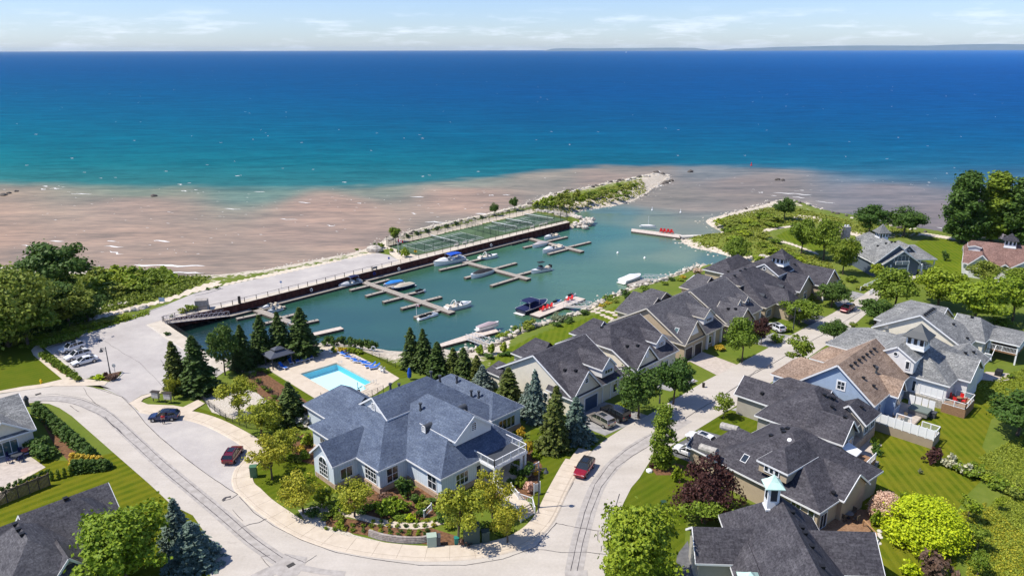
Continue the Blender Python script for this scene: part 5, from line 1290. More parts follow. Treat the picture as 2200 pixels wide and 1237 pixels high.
PROTO = {}
def tree_proto(key, kind, m, H, Rr, z0, n, size, seed, bark=None, tr=.16, name="tree"):
    rng = np.random.default_rng(seed); C, N_, cl = crown_points(rng, H, Rr, z0, n, kind)
    cm_ = leaf_mesh("crown", C, N_, size, m, rng); tm_ = trunk_mesh("trunk", rng, H, z0, Rr, cl, tr, bark or M_bark) if tr else None
    PROTO[key] = (name, H, Rr, cm_, tm_)
def spruce_proto(key, m, H, Rr, seed, levels=26, name="spruce_tree"):
    rng = np.random.default_rng(seed); C, N_ = [], []; mb = MB(); mb.cyl((0, 0, -.1), (0, 0, H * .96), .17, .02, 7)
    for L in range(levels):
        u = (L + .3) / levels; z = H * (.05 + .94 * u); r = Rr * (1 - u) ** .72 * rng.uniform(.8, 1.2) + .08
        nb = int(9 + 5 * (1 - u)); ph0 = rng.uniform(0, 6.28)
        for b in range(nb):
            ph = ph0 + 2 * math.pi * b / nb + rng.normal() * .12; rl = r * rng.uniform(.72, 1.12); droop = .34 * rl
            d = np.array([math.cos(ph), math.sin(ph), 0]); sd = np.array([-d[1], d[0], 0])
            tip = d * rl + np.array([0, 0, z - droop])
            if L % 2 == 0: mb.cyl((0, 0, z), tuple(tip * .95 + np.array([0, 0, z]) * .0), .035, .01, 4, cap=False)
            k = max(4, int(rl * 7))
            for j in range(k):
                v = (j + .6) / k; w = .26 * rl * (1 - v * .75) + .05
                q = d * rl * v + np.array([0, 0, z - droop * v ** 1.3 + .06 * math.sin(v * 3.1)])
                for _ in range(3):
                    C.append(q + sd * rng.uniform(-w, w) + np.array([0, 0, rng.uniform(-.09, .06)])); N_.append(np.array([0, 0, 1.1]) + d * .5)
    for _ in range(30): C.append(np.array([rng.normal() * .05, rng.normal() * .05, H * rng.uniform(.93, 1.0)])); N_.append(np.array([0, 0, 1.0]))
    C = np.array(C); N_ = np.array(N_)
    PROTO[key] = (name, H, Rr, leaf_mesh("crown", C, N_, .17, m, rng, .3), mb.mesh("trunk", M_bark))

for i in range(3):
    for k in ('mid', 'lite', 'dark', 'yel', 'purp', 'olive'):
        if i == 2 and k in ('purp',): continue
        tree_proto(f"{k}{i}", 'open' if k == 'yel' else 'round', LF[k], 8, 3.6, 2.0, 7200 if k != 'yel' else 3800, .17 if k != 'yel' else .15, 11 + i * 7 + len(k), name="broadleaf_tree")
tree_proto("big0", 'round', LF['lite'], 9, 4.6, 1.6, 11000, .17, 77, name="maple_tree")
tree_proto("beech", 'weep', LF['purp'], 8, 4.6, .6, 11000, .15, 5, name="copper_beech_tree")
tree_proto("hornbeam", 'col', LF['mid'], 10, 2.3, .4, 6500, .16, 15, name="columnar_tree")
tree_proto("poplar", 'col', LF['dark'], 18, 4.6, 1.2, 17000, .26, 25, tr=.3, name="poplar_tree")
tree_proto("poplar2", 'col', LF['mid'], 18, 4.2, 1.2, 15000, .26, 29, tr=.3, name="poplar_tree")
tree_proto("willow", 'weep', LF['olive'], 12, 7, .8, 15000, .22, 35, tr=.35, name="willow_tree")
tree_proto("young", 'open', LF['lite'], 5, 1.7, 1.2, 1100, .14, 45, tr=.06, name="young_tree")
tree_proto("young2", 'open', LF['mid'], 6.5, 2.3, 1.6, 2000, .15, 49, tr=.08, name="young_tree", bark=M_barkp)
spruce_proto("spr0", LF['spr'], 9.5, 2.2, 3); spruce_proto("spr1", LF['spr'], 9.5, 2.3, 8); spruce_proto("spry", LF['spry'], 9.5, 2.1, 9)
spruce_proto("blue0", LF['blue'], 8, 2.1, 4, 22, "blue_spruce_tree"); spruce_proto("blue1", LF['blue'], 8, 2.0, 6, 22, "blue_spruce_tree")
for k in LF:
    if k in ('spr', 'spry', 'blue'): continue
    tree_proto("s_" + k, 'shrub', LF[k], 1.0, .62, .0, 520, .075, 60 + len(k) * 3 + ord(k[0]), tr=0, name="shrub")
tree_proto("s_mound", 'mound', LF['lime'], 1, .55, 0, 17000, .017, 90, tr=0, name="rounded_shrub")
tree_proto("s_pinkmound", 'mound', LF['pink'], 1, .55, 0, 8000, .022, 91, tr=0, name="rounded_shrub")
tree_proto("s_cedar", 'col', LF['dark'], 1, .24, 0, 1400, .035, 92, tr=0, name="cedar_shrub")
tree_proto("s_cedarm", 'col', LF['mid'], 1, .24, 0, 1400, .035, 93, tr=0, name="cedar_shrub")
tree_proto("s_cedarg", 'col', LF['gold'], 1, .24, 0, 1400, .035, 94, tr=0, name="cedar_shrub")
rt = random.Random(21)
NPL = {}
def plant(key, bx, by, ty=None, wpx=None, label=None, cat='tree', group=None, z=None, H_=None, W_=None, name=None, at=None, rz=None):
    """stand a plant at ground pixel bx,by; its top row ty fixes the height, wpx its width"""
    nm, H0, R0, cm_, tm_ = PROTO[key]
    zz = 0.0 if z is None else z
    if at is None:
        p = G(bx, by, zz)
        if z is None:
            gz = ground_z(p.x, p.y)
            if gz < -.05: p = G(bx, by, gz); gz = ground_z(p.x, p.y); p = G(bx, by, max(gz, ZW + .1)); 
            zz = p.z
    else: p = Vector(at)
    h = H_ if H_ is not None else max(.3, hgt(bx, by, ty, zz))
    dist = (p - Vector((0, 0, CAMH))).length
    w = W_ if W_ is not None else (wpx / F_PX * dist if wpx else h * 2 * R0 / H0)
    sc = (w / 2 / R0, w / 2 / R0, h / H0); nm = name or nm
    rz = rt.uniform(0, 6.28) if rz is None else rz
    if tm_ is None:
        o = obj(nm, cm_, None, p); o.scale = sc; o.rotation_euler = (0, 0, rz); tag(o, label, cat, group)
    else:
        o = thing(nm, label, cat, p, rz, group); o.scale = sc; o.rotation_euler = (rt.gauss(0, .025), rt.gauss(0, .025), rz)
        obj("crown", cm_, o); obj("trunk", tm_, o)
    return o

# --- spruces
for i, (k, bx, by, ty, w, lb) in enumerate([
    ("spry", 385, 836, 731, 46, "yellowish green spruce at the parking lot corner, left of the taller dark one"), ("spr0", 431, 842, 721, 66, "broad dark spruce beside the big parking lot, right of the yellowish one"),
    ("spr1", 521, 790, 698, 46, "slim dark spruce right of the dark broadleaf tree by the quay"), ("spr0", 563, 775, 676, 50, "dark spruce by the marina, directly left of the one above the gazebo"),
    ("spr1", 606, 768, 670, 50, "tall dark spruce standing right behind the pool gazebo"), ("spr0", 651, 765, 660, 62, "widest dark spruce at the water edge, right end of the row behind the gazebo"),
    ("spr1", 631, 908, 820, 60, "solitary dark spruce between the pool lawn and the honey locusts"),
    ("spr0", 886, 790, 703, 44, "dark spruce nearest the pool in the cluster behind the clubhouse"), ("spr1", 914, 795, 707, 44, "narrow dark spruce, second from the pool behind the clubhouse"), ("spr0", 941, 806, 735, 48, "dark spruce with its top below its neighbours behind the clubhouse ridge"),
    ("spry", 974, 806, 746, 38, "lighter spruce in the middle of the cluster behind the clubhouse"), ("spr0", 998, 812, 745, 44, "bushy dark spruce in the cluster behind the clubhouse, above its rear wing"), ("spry", 1022, 815, 762, 34, "thin yellowish spruce at the lawn end of the cluster behind the clubhouse"),
    ("blue0", 1037, 836, 783, 40, "small blue spruce behind the clubhouse rear wing"), ("spry", 1095, 866, 788, 52, "green spruce against the left part of the cream gable wall"), ("blue1", 1131, 890, 822, 34, "short bluish spruce tucked behind the tall one at the cream wall"),
    ("blue0", 1152, 904, 796, 44, "tall blue green spruce in front of the cream gable wall"), ("spry", 1188, 964, 825, 56, "tall olive green spruce on the lawn between clubhouse and cream house"), ("blue1", 1238, 946, 852, 58, "silvery blue spruce beside the silver minivan"),
    ("blue0", 384, 1178, 1072, 56, "upper blue spruce beside the road at the lower left"), ("blue1", 418, 1210, 1118, 74, "lower blue spruce with sprawling branches beside the road at the lower left")]):
    plant(k, bx, by, ty, w * 1.32, lb)
# --- broadleaf trees
for k, bx, by, ty, w, lb in [
    ("dark0", 484, 806, 697, 62, "dark broadleaf tree with bare trunk between spruces at the quay corner"),
    ("yel0", 373, 856, 803, 30, "thin yellowish tree by the mailbox cluster"),
    ("yel1", 514, 892, 806, 84, "yellow-green honey locust inside the playground fence"), ("yel2", 562, 935, 862, 92, "feathery honey locust beside the solitary dark spruce"),
    ("yel0", 612, 990, 918, 70, "low honey locust by the clubhouse lawn flower bed"), ("yel1", 585, 1030, 935, 84, "honey locust beside the green utility box near the red parked car"),
    ("yel2", 652, 1103, 1018, 90, "honey locust beside the sidewalk at the left end of the garden bed"), ("yel0", 762, 1110, 1028, 88, "honey locust in front of the clubhouse's left wing windows"),
    ("yel1", 985, 1166, 1040, 108, "large golden-green honey locust at the sidewalk before the porch corner"), ("yel2", 1058, 1112, 1010, 80, "golden honey locust directly below the roof terrace"), ("yel0", 1090, 1166, 1068, 76, "shady honey locust at the foot of the white-railed entrance steps"),
    ("big0", 276, 1262, 1104, 176, "big bright green maple at the bottom left corner house"), ("big0", 1370, 1275, 1098, 180, "big bright green maple at the bottom edge right of the road"),
    ("beech", 1518, 1108, 972, 128, "big copper beech beside the long charcoal roof"), ("mid1", 1515, 1124, 1052, 106, "green tree growing just below the copper beech"), ("hornbeam", 1419, 1003, 870, 62, "tall columnar green tree at the inside of the street bend"),
    ("dark1", 1371, 898, 791, 98, "broad dark street tree before the second row house, left one of the pair"), ("dark2", 1446, 868, 766, 84, "broad dark green street tree beside the white parked car, right one of the pair"),
    ("mid2", 1594, 778, 682, 66, "light-leaved street tree beside the twin garage house"), ("purp0", 1635, 741, 681, 38, "small purple-leaved tree beside the white striped car"), ("mid0", 1716, 697, 638, 76, "round street tree beside the lamp post and the dark driveway"),
    ("dark0", 1786, 660, 606, 64, "dome-shaped dark tree above the dark red car"), ("dark2", 1789, 740, 685, 52, "small round dark tree on the right kerb of the upper street"), ("young2", 1832, 712, 690, 18, "tiny pale street tree on the right kerb beyond the round one"),
    ("young2", 1712, 792, 716, 60, "loose young tree with upright shoots in front of the tan roofed house"), ("young2", 1554, 898, 842, 46, "small young tree casting a shadow on the front lawn"), ("dark1", 1380, 945, 905, 1, None),
    ("mid0", 1582, 571, 506, 56, "round tree by the lagoon shore beyond the cupola house row"), ("mid1", 1721, 545, 469, 56, "park tree, left of the two standing where the path ends"), ("mid2", 1769, 560, 472, 68, "tall park tree, right of the two standing where the path ends"),
    ("mid0", 1810, 590, 502, 56, "park tree close to the left wall of the grey craftsman house"), ("dark2", 1684, 472, 423, 42, "dense bushy tree at the rocky tip of the right-hand point"), ("dark0", 1867, 505, 441, 68, "dark spreading tree at the lakeshore, left of two above the craftsman house"),
    ("dark1", 1940, 508, 446, 78, "dark spreading tree at the lakeshore, right of two above the craftsman house"),
    ("poplar", 2068, 520, 367, 84, "leftmost tall dark poplar at the lakeshore on the right"), ("poplar2", 2128, 518, 366, 84, "middle tall poplar at the lakeshore on the right"), ("poplar", 2186, 526, 380, 84, "rightmost tall dark poplar at the lakeshore, partly out of frame"),
    ("mid2", 1921, 668, 578, 84, "leafy tree between the upper street end and the grey roof"), ("dark1", 1880, 698, 640, 66, "dark tree at the corner of the ridge-vent house driveway"), ("lite0", 2014, 660, 578, 92, "bright green tree, left of the mass behind the ridge-vent roof"),
    ("lite1", 2090, 700, 592, 110, "largest bright green tree of the mass behind the ridge-vent roof"), ("olive0", 2112, 614, 560, 56, "olive tree in front of the white house garage"), ("lite2", 2176, 690, 592, 88, "bright green tree at the right edge above the covered balcony"),
    ("lite0", 1880, 604, 565, 28, "yellow-green cone-shaped tree before the craftsman garage"), ("mid1", 1929, 622, 578, 38, "small tree in front of the craftsman house steps"), ("mid0", 2190, 615, 570, 60, "tree beside the garage of the red-roofed white house"),
    ("young", 2078, 1120, 1064, 44, "young green tree casting a shadow in the right-hand yard"), ("young", 2145, 1094, 1065, 20, "tiny yellow-leaved sapling in the meadow edge"), ("young2", 2098, 1182, 1126, 42, "yellowish young tree low in the right-hand yard"), ("young2", 2098, 1240, 1180, 40, "yellowish young tree at the bottom edge of the right-hand yard"),
    ("dark2", 2185, 935, 845, 110, "wide dark green bushy tree cut by the right edge of the photo"),
    ("mid1", 850, 520, 487, 26, "small windblown tree at the start of the tennis fence"), ("dark1", 1062, 464, 436, 20, "small dark tree on the rocks behind the courts, left of two"), ("dark2", 1105, 453, 422, 20, "small dark tree on the rocks behind the courts, right of two"),
    ("willow", 20, 742, 552, 190, "huge yellow-green willow at the left edge of the photo"), ("dark0", 132, 642, 521, 124, "tall dark poplar-like tree rising behind the left thicket"), ("dark1", 100, 700, 600, 120, "dark tree in the shaded heart of the left thicket"),
    ("olive1", 150, 700, 618, 100, "yellow-tipped tree at the right end of the left thicket"), ("mid2", 60, 742, 640, 110, "shaded tree at the foot of the willow on the left edge"), ("dark2", 20, 745, 670, 90, "very dark tree under the left edge of the willow"), ("dark0", 190, 690, 632, 80, "low dark tree near the stone-lined path"),
]:
    if lb: plant(k, bx, by, ty, w, lb)
# --- shrubs, one by one: key, x, y of base, top row, width, colour group
def shrubs(rows, group, lab, cat='shrub', name=None):
    n = len(rows)
    for i, r in enumerate(rows):
        k, bx, by, ty, w = r[:5]; lb = r[5] if len(r) > 5 else lab.replace('#', ORD[i] if i < len(ORD) else 'one')
        plant(k, bx, by, ty, w, lb, cat, group, name=name)
shrubs([("s_cedar", 84 + i * 10.3, 888 + i * 9.2, 862 + i * 8.6, 27) for i in range(12)], "dark cedar hedge by the curving road", "# dark cedar from the top of the hedge along the curving road", name="cedar_shrub")
shrubs([("s_cedarg", 160 + i * 11, 1000 + i * .4, 972 + i * 1.2, 20) for i in range(6)], "golden cedars", "# golden-topped cedar from the left, in the short row below the dark hedge")
shrubs([("s_cedar", 164 + i * 13, 1014 - i * 1.5, 986, 24) for i in range(6)], "shaded cedars below the golden ones", "# dark cedar from the left, on the lawn side of the golden row")
shrubs([("s_cedarm", 113 + i * 13.5, 1032 - i * 4, 1010 - i * 3.5, 9) for i in range(5)], "slim cedars beyond the fence", "# slim cedar from the end of the board fence")
shrubs([("s_dark", 6 + i * 13.5, 1056 - i * 5.2, 1043 - i * 5.2, 13) for i in range(8)], "ball shrubs along the board fence", "# small ball shrub from the left along the board fence")
shrubs([("s_dark", 82 + i * 6, 962 + i * 8, 934 + i * 8, 44) for i in range(4)], "clipped hedge by the patio", "# segment from the house of the clipped hedge beside the patio")
shrubs([("s_mid", 95 + i * 9, 770 + i * 6, 752 + i * 6.3, 18) for i in range(9)], "shrubs between walk and parked cars", "# green shrub from the top along the walk beside the three parked cars")
shrubs([("s_mid", 100 + i * 12.5, 746 - i * 3.4, 724 - i * 2.5, 24) for i in range(6)], "hedge at the top of the parking", "# green shrub from the left in the hedge above the parked cars")
shrubs([("s_lime", 214, 814, 802, 26, "lime shrub in the parking island"), ("s_purp", 226, 812, 799, 14, "dark reddish shrub in the parking island"), ("s_twig", 242, 815, 801, 26, "brownish ornamental grass in the parking island under the lamp post"), ("s_mid", 199, 813, 806, 10, "smallest green shrub in the parking island")], "parking island plants", "")
shrubs([("s_mid", 412, 667, 650, 26, "rounded green shrub beside the grey box on the quay"), ("s_olive", 395, 672, 661, 22, "yellowish low shrub left of the rounded one on the quay"), ("s_mid", 369, 682, 674, 9, "tiny shrub at the gangway end"), ("s_dark", 446, 623, 617, 9, "tiny shrub in the quay road island, left"), ("s_mid", 466, 620, 612, 11, "small shrub in the quay road island, right"),
        ("s_dark", 360, 720, 712, 14, "weedy tuft on the quay kerb"), ("s_lite", 871, 552, 530, 24, "bright round shrub at the tennis court corner"), ("s_lite", 841, 541, 532, 13, "small round shrub left of the flag at the courts"), ("s_mid", 857, 545, 534, 10, "small shrub behind the flag pole"),
        ("s_mid", 819, 533, 518, 16, "round shrub at the lake end of the parking strip"), ("s_dark", 806, 530, 521, 11, "small dark shrub beside the pale rock"), ("s_mid", 767, 540, 531, 9, "lone tiny shrub along the lakeside path")], "quay and court corner shrubs", "")
shrubs([("s_dark", 876 + 21 * i, 511 - i * 5.2, 501 - i * 5.4, 14) for i in range(6)] + [("s_dark", 1020, 473, 466, 8), ("s_dark", 1035, 470, 462, 10)], "shrubs on the rock slope behind the courts", "# dark shrub from the left on the rock slope behind the courts")
# shrubs of the breakwater
rs = random.Random(5)
BW = [(1152, 446), (1168, 446), (1186, 445), (1204, 446), (1222, 444), (1180, 436), (1200, 434), (1215, 430), (1235, 438), (1250, 436), (1240, 428), (1262, 432), (1275, 427), (1258, 424), (1290, 425), (1278, 418), (1300, 420), (1318, 414), (1335, 410), (1350, 405), (1362, 402), (1330, 402), (1310, 428), (1330, 424), (1345, 418), (1295, 408)]
for i, (x, y) in enumerate(BW):
    big = i < 12
    plant(rs.choice(['s_olive', 's_mid', 's_lite']), x, y, y - (rs.uniform(15, 24) if big else rs.uniform(7, 13)), rs.uniform(20, 30) if big else rs.uniform(14, 24), "scrubby green shrub growing on the breakwater beyond the courts", 'shrub', "scrub on the breakwater")
# left shore scrub
LS_ = [(200 + i * 13 + rs.uniform(-6, 6), y0 - abs(i - 6) * .5 + rs.uniform(-4, 4)) for y0 in (600, 612, 626, 640) for i in range(14 if y0 < 620 else 9)]
for x, y in LS_:
    if y > 655 - (x - 180) * .18: continue
    plant(rs.choice(['s_olive', 's_lite', 's_mid', 's_lite', 's_mid']), x, y, y - rs.uniform(14, 30), rs.uniform(28, 50), "green shrub in the tangled scrub between the left beach and the stone-lined path", 'shrub', "scrub behind the left beach")
for i in range(16):
    x = 30 + i * 16; plant(rs.choice(['s_olive', 's_lite']), x, 742 - (x - 20) * .22, 742 - (x - 20) * .22 - rs.uniform(8, 14), 24, "low bright shrub along the grass edge below the stone-lined path", 'shrub', "low shrubs below the stone-lined path")
for i in range(12):
    x = -5 + i * 18; plant('s_dark', x, 738 - x * .28, 715 - x * .28, 40, "shaded dark shrub at the foot of the left thicket", 'shrub', "shaded undergrowth of the left thicket")
# pool, club and garden shrubs
shrubs([("s_dark", 700 + 13 * i, 741 + (i > 3) * (i - 3) * 2, 722 + (i > 3) * (i - 3) * 1.5, 24) for i in range(9)], "dark shrubs along the marina bank", "# dark shrub from the left on the marina bank beyond the pool")
shrubs([("s_gold" if i in (1, 2) else "s_lite", 718 + 11 * i, 757 + i * .5, 742 + i, 18) for i in range(6)], "flowering shrubs by the pool", "# yellow-green shrub from the left in the bed at the pool corner")
shrubs([("s_lite", 1032, 762, 738, 26, "bright shrub, left of three by the water below the small dock"), ("s_lite", 1056, 760, 735, 22, "bright shrub, middle of three by the water below the small dock"), ("s_lite", 1082, 758, 731, 22, "bright shrub, right of three by the water below the small dock"), ("s_dark", 1050, 768, 758, 30, "low dark mound before the bright shrubs"), ("s_dark", 1086, 764, 754, 30, "low dark mound before the right bright shrub"),
        ("s_mid", 1082, 727, 708, 36, "broad dark shrub on the bank right of the small dock"), ("s_mid", 1110, 713, 698, 26, "middling shrub on the bank between two broad ones"), ("s_olive", 1135, 709, 685, 40, "broad olive shrub on the bank below the red-chair dock"), ("s_grey", 1200, 690, 667, 44, "greyish flowering shrub just below the red-chair dock"), ("s_dark", 1196, 700, 690, 26, "clipped low hedge on the bank, left piece"), ("s_dark", 1222, 692, 682, 28, "clipped low hedge on the bank, middle piece"), ("s_dark", 1256, 676, 664, 28, "clipped low hedge on the bank, right piece"),
        ("s_gold", 1292, 660, 650, 16, "golden flowers at the stepping stones"), ("s_gold", 1306, 653, 645, 18, "second golden flower clump above the stepping stones"), ("s_olive", 1322, 650, 642, 20, "pale flower clump beside the golden ones"), ("s_dark", 1344, 640, 620, 22, "dark bush at the bank left of the hipped rear roof"), ("s_mid", 1310, 643, 634, 34, "low green shrub along the bank behind the golden flowers"),
        ("s_dark", 1443, 604, 594, 16, "dark bush at the gangway end of the small boat dock"), ("s_mid", 1428, 611, 603, 18, "green bush left of the dark one by the small boat dock"), ("s_gold", 1466, 598, 590, 16, "yellow bush along the pale bank path"), ("s_pink", 1500, 590, 574, 26, "salmon ornamental grass clump on the bank"), ("s_lite", 1460, 603, 596, 20, "bright low bush along the bank path"), ("s_mid", 1385, 625, 612, 24, "green bush left of the pergola")], "waterside garden shrubs", "")
shrubs([("s_dark", 871, 1066, 1022, 44, "big round dark shrub against the clubhouse wall"), ("s_lite", 835, 1104, 1068, 50, "bright lime shrub, left of the front garden mass"), ("s_lite", 862, 1096, 1068, 44, "bright lime shrub, right of the front garden mass"), ("s_twig", 828, 1074, 1056, 34, "brown ornamental grass at the clubhouse wall"), ("s_dark", 893, 1078, 1060, 30, "dark shrub right of the lime mass"), ("s_lime", 883, 1117, 1100, 26, "single lime ball at the front garden edge"),
        ("s_mid", 905, 1078, 1058, 18, "small shrub at the clubhouse wall by the right window"), ("s_mid", 700, 1086, 1044, 44, "dense green shrub left of the arched gable"), ("s_lite", 690, 1063, 1040, 20, "pale shrub tucked by the arched gable"), ("s_dark", 672, 1108, 1092, 36, "low dark shrub in the pebble bed"), ("s_olive", 730, 1120, 1104, 24, "olive shrub at the end of the garden path"), ("s_lite", 733, 1135, 1113, 26, "bright shrub in the mulch of the front bed"),
        ("s_white", 650, 915, 892, 42, "white flowering hydrangea beside the solitary spruce"), ("s_lite", 612, 905, 875, 22, "bright shrub left of the solitary spruce"), ("s_lite", 672, 905, 870, 40, "leafy shrub between solitary spruce and pool fence"), ("s_lite", 660, 958, 925, 34, "tall bright shrub at the clubhouse left wall"), ("s_gold", 642, 970, 955, 24, "golden flowers at the clubhouse left wall"), ("s_dark", 1128, 1030, 995, 36, "dark shrub right of the porch"), ("s_mid", 1118, 1045, 1020, 28, "green shrub right of the porch, nearer"),
        ("s_gold", 1120, 938, 912, 22, "golden shrub at the rear right window"), ("s_gold", 1136, 975, 935, 18, "tall golden flowers along the club lawn"), ("s_gold", 1152, 1022, 1000, 16, "golden flower strip near the lamp post"), ("s_cream", 1120, 958, 940, 14, "cream shrub between golden ones"), ("s_pink", 1138, 1058, 1035, 28, "pinkish flowers by the white sign panel"), ("s_gold", 1028, 1098, 1085, 14, "gold flower clump under the porch tree"), ("s_gold", 1058, 1100, 1088, 12, "small gold flower clump by the porch steps"), ("s_twig", 1000, 1170, 1155, 30, "reddish low shrub by the utility boxes")], "clubhouse garden shrubs", "")
rows = []
for r_, (y0, x0, x1, n) in enumerate(((1122, 800, 935, 8), (1132, 760, 930, 10), (1143, 700, 920, 12), (1150, 800, 915, 7))):
    for i in range(n): rows.append((x0 + (x1 - x0) * i / (n - 1) + rs.uniform(-2, 2), y0 - (abs(x0 + (x1 - x0) * i / (n - 1) - 850) / 150) ** 2 * 6))
for x, y in rows: plant(rs.choice(['s_mid', 's_lite', 's_dark', 's_yel']), x, y, y - 8, 12, "small round perennial planted in rows in the mulch above the low stone wall", 'shrub', "perennials in the curved front bed")
for x, y in [(715, 1098), (730, 1092), (748, 1098), (775, 1100), (792, 1096), (806, 1090), (818, 1104), (700, 1112), (722, 1108), (845, 1080), (858, 1112), (900, 1095), (915, 1088), (925, 1080), (905, 1108), (950, 1120), (965, 1135), (960, 1100), (940, 1098), (1045, 1130), (1062, 1140), (1030, 1140), (1015, 1128), (1075, 1150), (1000, 1140), (1095, 1140), (1105, 1020), (1112, 1000), (1100, 1045), (1095, 1062), (1148, 985), (1140, 1005), (625, 985), (640, 992), (655, 985), (632, 945), (680, 955), (590, 925), (575, 880), (605, 935), (560, 905), (540, 880)]:
    plant(rs.choice(['s_mid', 's_lite', 's_dark', 's_lite', 's_olive']), x, y, y - rs.uniform(10, 20), rs.uniform(22, 34), "leafy garden shrub in the planting round the clubhouse walls", 'shrub', "mixed garden shrubs round the clubhouse")
for x, y in [(556, 822), (568, 836), (578, 842), (590, 856), (604, 860), (545, 808), (585, 866), (617, 878), (575, 800), (560, 798)]:
    plant('s_mid', x, y, y - 11, 14, "small green shrub in the brown mulch beside the playground fence", 'shrub', "young shrubs in the playground bed")
shrubs([("s_cedarm", 1638 + i * 9, 914 - i * .5, 886 + i * 4, 13) for i in range(3)], "cedars at the dark house corner", "# upright cedar from the left at the corner of the dark hip-roofed house")
shrubs([("s_lite", 1452, 1034, 996, 26, "bright shrub left of the copper beech"), ("s_gold", 1413, 990, 974, 14, "golden shrub under the columnar tree"), ("s_purp", 1400, 1004, 992, 14, "small red shrub under the columnar tree"), ("s_lime", 1416, 1006, 996, 14, "lime plant beside the white garden stone"), ("s_purp", 1999, 992, 960, 40, "purple barberry bush on the right lawn"), ("s_cream", 2043, 1006, 974, 34, "cream variegated bush on the right lawn, left of two"), ("s_cream", 2080, 1020, 995, 32, "cream variegated bush on the right lawn, right of two"),
        ("s_grey", 1976, 1017, 1003, 9, "tiny grey seedling in the middle of the right lawn"), ("s_mid", 1940, 1068, 1052, 14, "small dark seedling on the right lawn above the lime mound"), ("s_mid", 2098, 1142, 0, 1, None), ("s_twig", 2010, 1245, 1180, 66, "bare brown twiggy bush below the big lime mound"), ("s_lime", 1954, 1236, 1204, 42, "small lime ball shrub at the bottom of the right lawn"), ("s_lite", 1880, 1130, 1090, 26, "bright shrub left of the pink mound"), ("s_lite", 1904, 1142, 1118, 30, "bright shrub below the pink mound"), ("s_lite", 1878, 958, 938, 20, "bushy green plant by the brick patio, upper"), ("s_dark", 1882, 975, 955, 26, "dark plant by the brick patio, lower"), ("s_lite", 1890, 1062, 1045, 20, "bright shrub at the screen fence"), ("s_mid", 1968, 890, 876, 18, "planter shrubs beside the hot tub patio"), ("s_mid", 2106, 812, 800, 14, "hosta at the curved patio under the balcony")][:9] +
       [("s_twig", 2010, 1245, 1180, 66, "bare brown twiggy bush below the big lime mound"), ("s_lime", 1954, 1236, 1204, 42, "small lime ball shrub at the bottom of the right lawn"), ("s_lite", 1880, 1130, 1090, 26, "bright shrub left of the pink mound"), ("s_lite", 1904, 1142, 1118, 30, "bright shrub below the pink mound"), ("s_lite", 1878, 958, 938, 20, "bushy green plant by the brick patio, upper"), ("s_dark", 1882, 975, 955, 26, "dark plant by the brick patio, lower"), ("s_lite", 1890, 1062, 1045, 20, "bright shrub at the screen fence"), ("s_mid", 1968, 890, 876, 18, "planter shrub beside the hot tub patio"), ("s_mid", 2170, 812, 800, 14, "hosta at the curved patio under the balcony")], "right yard shrubs", "")
plant("s_mound", 1985, 1158, 1078, 132, "big lime green mounded shrub on the right lawn", 'shrub'); plant("s_pinkmound", 1901, 1112, 1058, 58, "round pink-cream dappled willow beside the charcoal house", 'shrub')
shrubs([("s_mid", 1668, 735, 715, 30, "garden shrub beside the purple street tree"), ("s_lite", 1690, 712, 695, 24, "bright shrub in front of the eyebrow-vent house"), ("s_gold", 1545, 752, 738, 24, "golden shrub in front of the twin-garage house porch"), ("s_dark", 1352, 880, 862, 30, "dark shrub below the left street tree"), ("s_lite", 1340, 878, 856, 24, "bright shrub at the cream house driveway"), ("s_mid", 1738, 645, 628, 24, "round shrub at the cupola house front"), ("s_dark", 1800, 618, 600, 30, "dark shrub by the bridge approach"), ("s_mid", 1828, 605, 590, 26, "rounded shrub left of the craftsman house walk"), ("s_olive", 1850, 622, 612, 24, "olive shrub near the white bridge rail"), ("s_mid", 1966, 582, 574, 50, "clipped hedge before the craftsman porch"), ("s_dark", 2030, 560, 537, 16, "dark cedar at the corner of the red-roofed house"), ("s_mid", 2150, 700, 680, 40, "shrub at the right edge beyond the grey roof"), ("s_lite", 2050, 1010 - 260, 735, 1, None)][:12], "house front shrubs", "")
for i in range(16):
    x = 2050 + rs.uniform(0, 150); y = 985 + (x - 2050) * .5 + rs.uniform(-8, 8)
    plant(rs.choice(['s_mid', 's_lite', 's_olive']), x, y + 14, y - 8, 34, "leafy wild shrub in the hedgerow at the edge of the meadow", 'shrub', "hedgerow at the meadow edge")
for x, y in [(1560, 500), (1590, 492), (1620, 486), (1645, 480), (1640, 470), (1610, 478), (1575, 485), (1545, 483), (1600, 505), (1640, 512), (1660, 488), (1665, 476), (1580, 515), (1640, 530), (1700, 550), (1720, 560), (1740, 570), (1690, 560), (1660, 545), (1770, 600), (1800, 640), (1760, 590), (1665, 522), (1740, 582), (1630, 560), (1605, 548)]:
    plant(rs.choice(['s_olive', 's_mid', 's_lite', 's_mid']), x, y, y - rs.uniform(8, 16), rs.uniform(26, 44), "wild green shrub on the grassy point between the lagoon and the lake", 'shrub', "wild shrubs on the right-hand point")
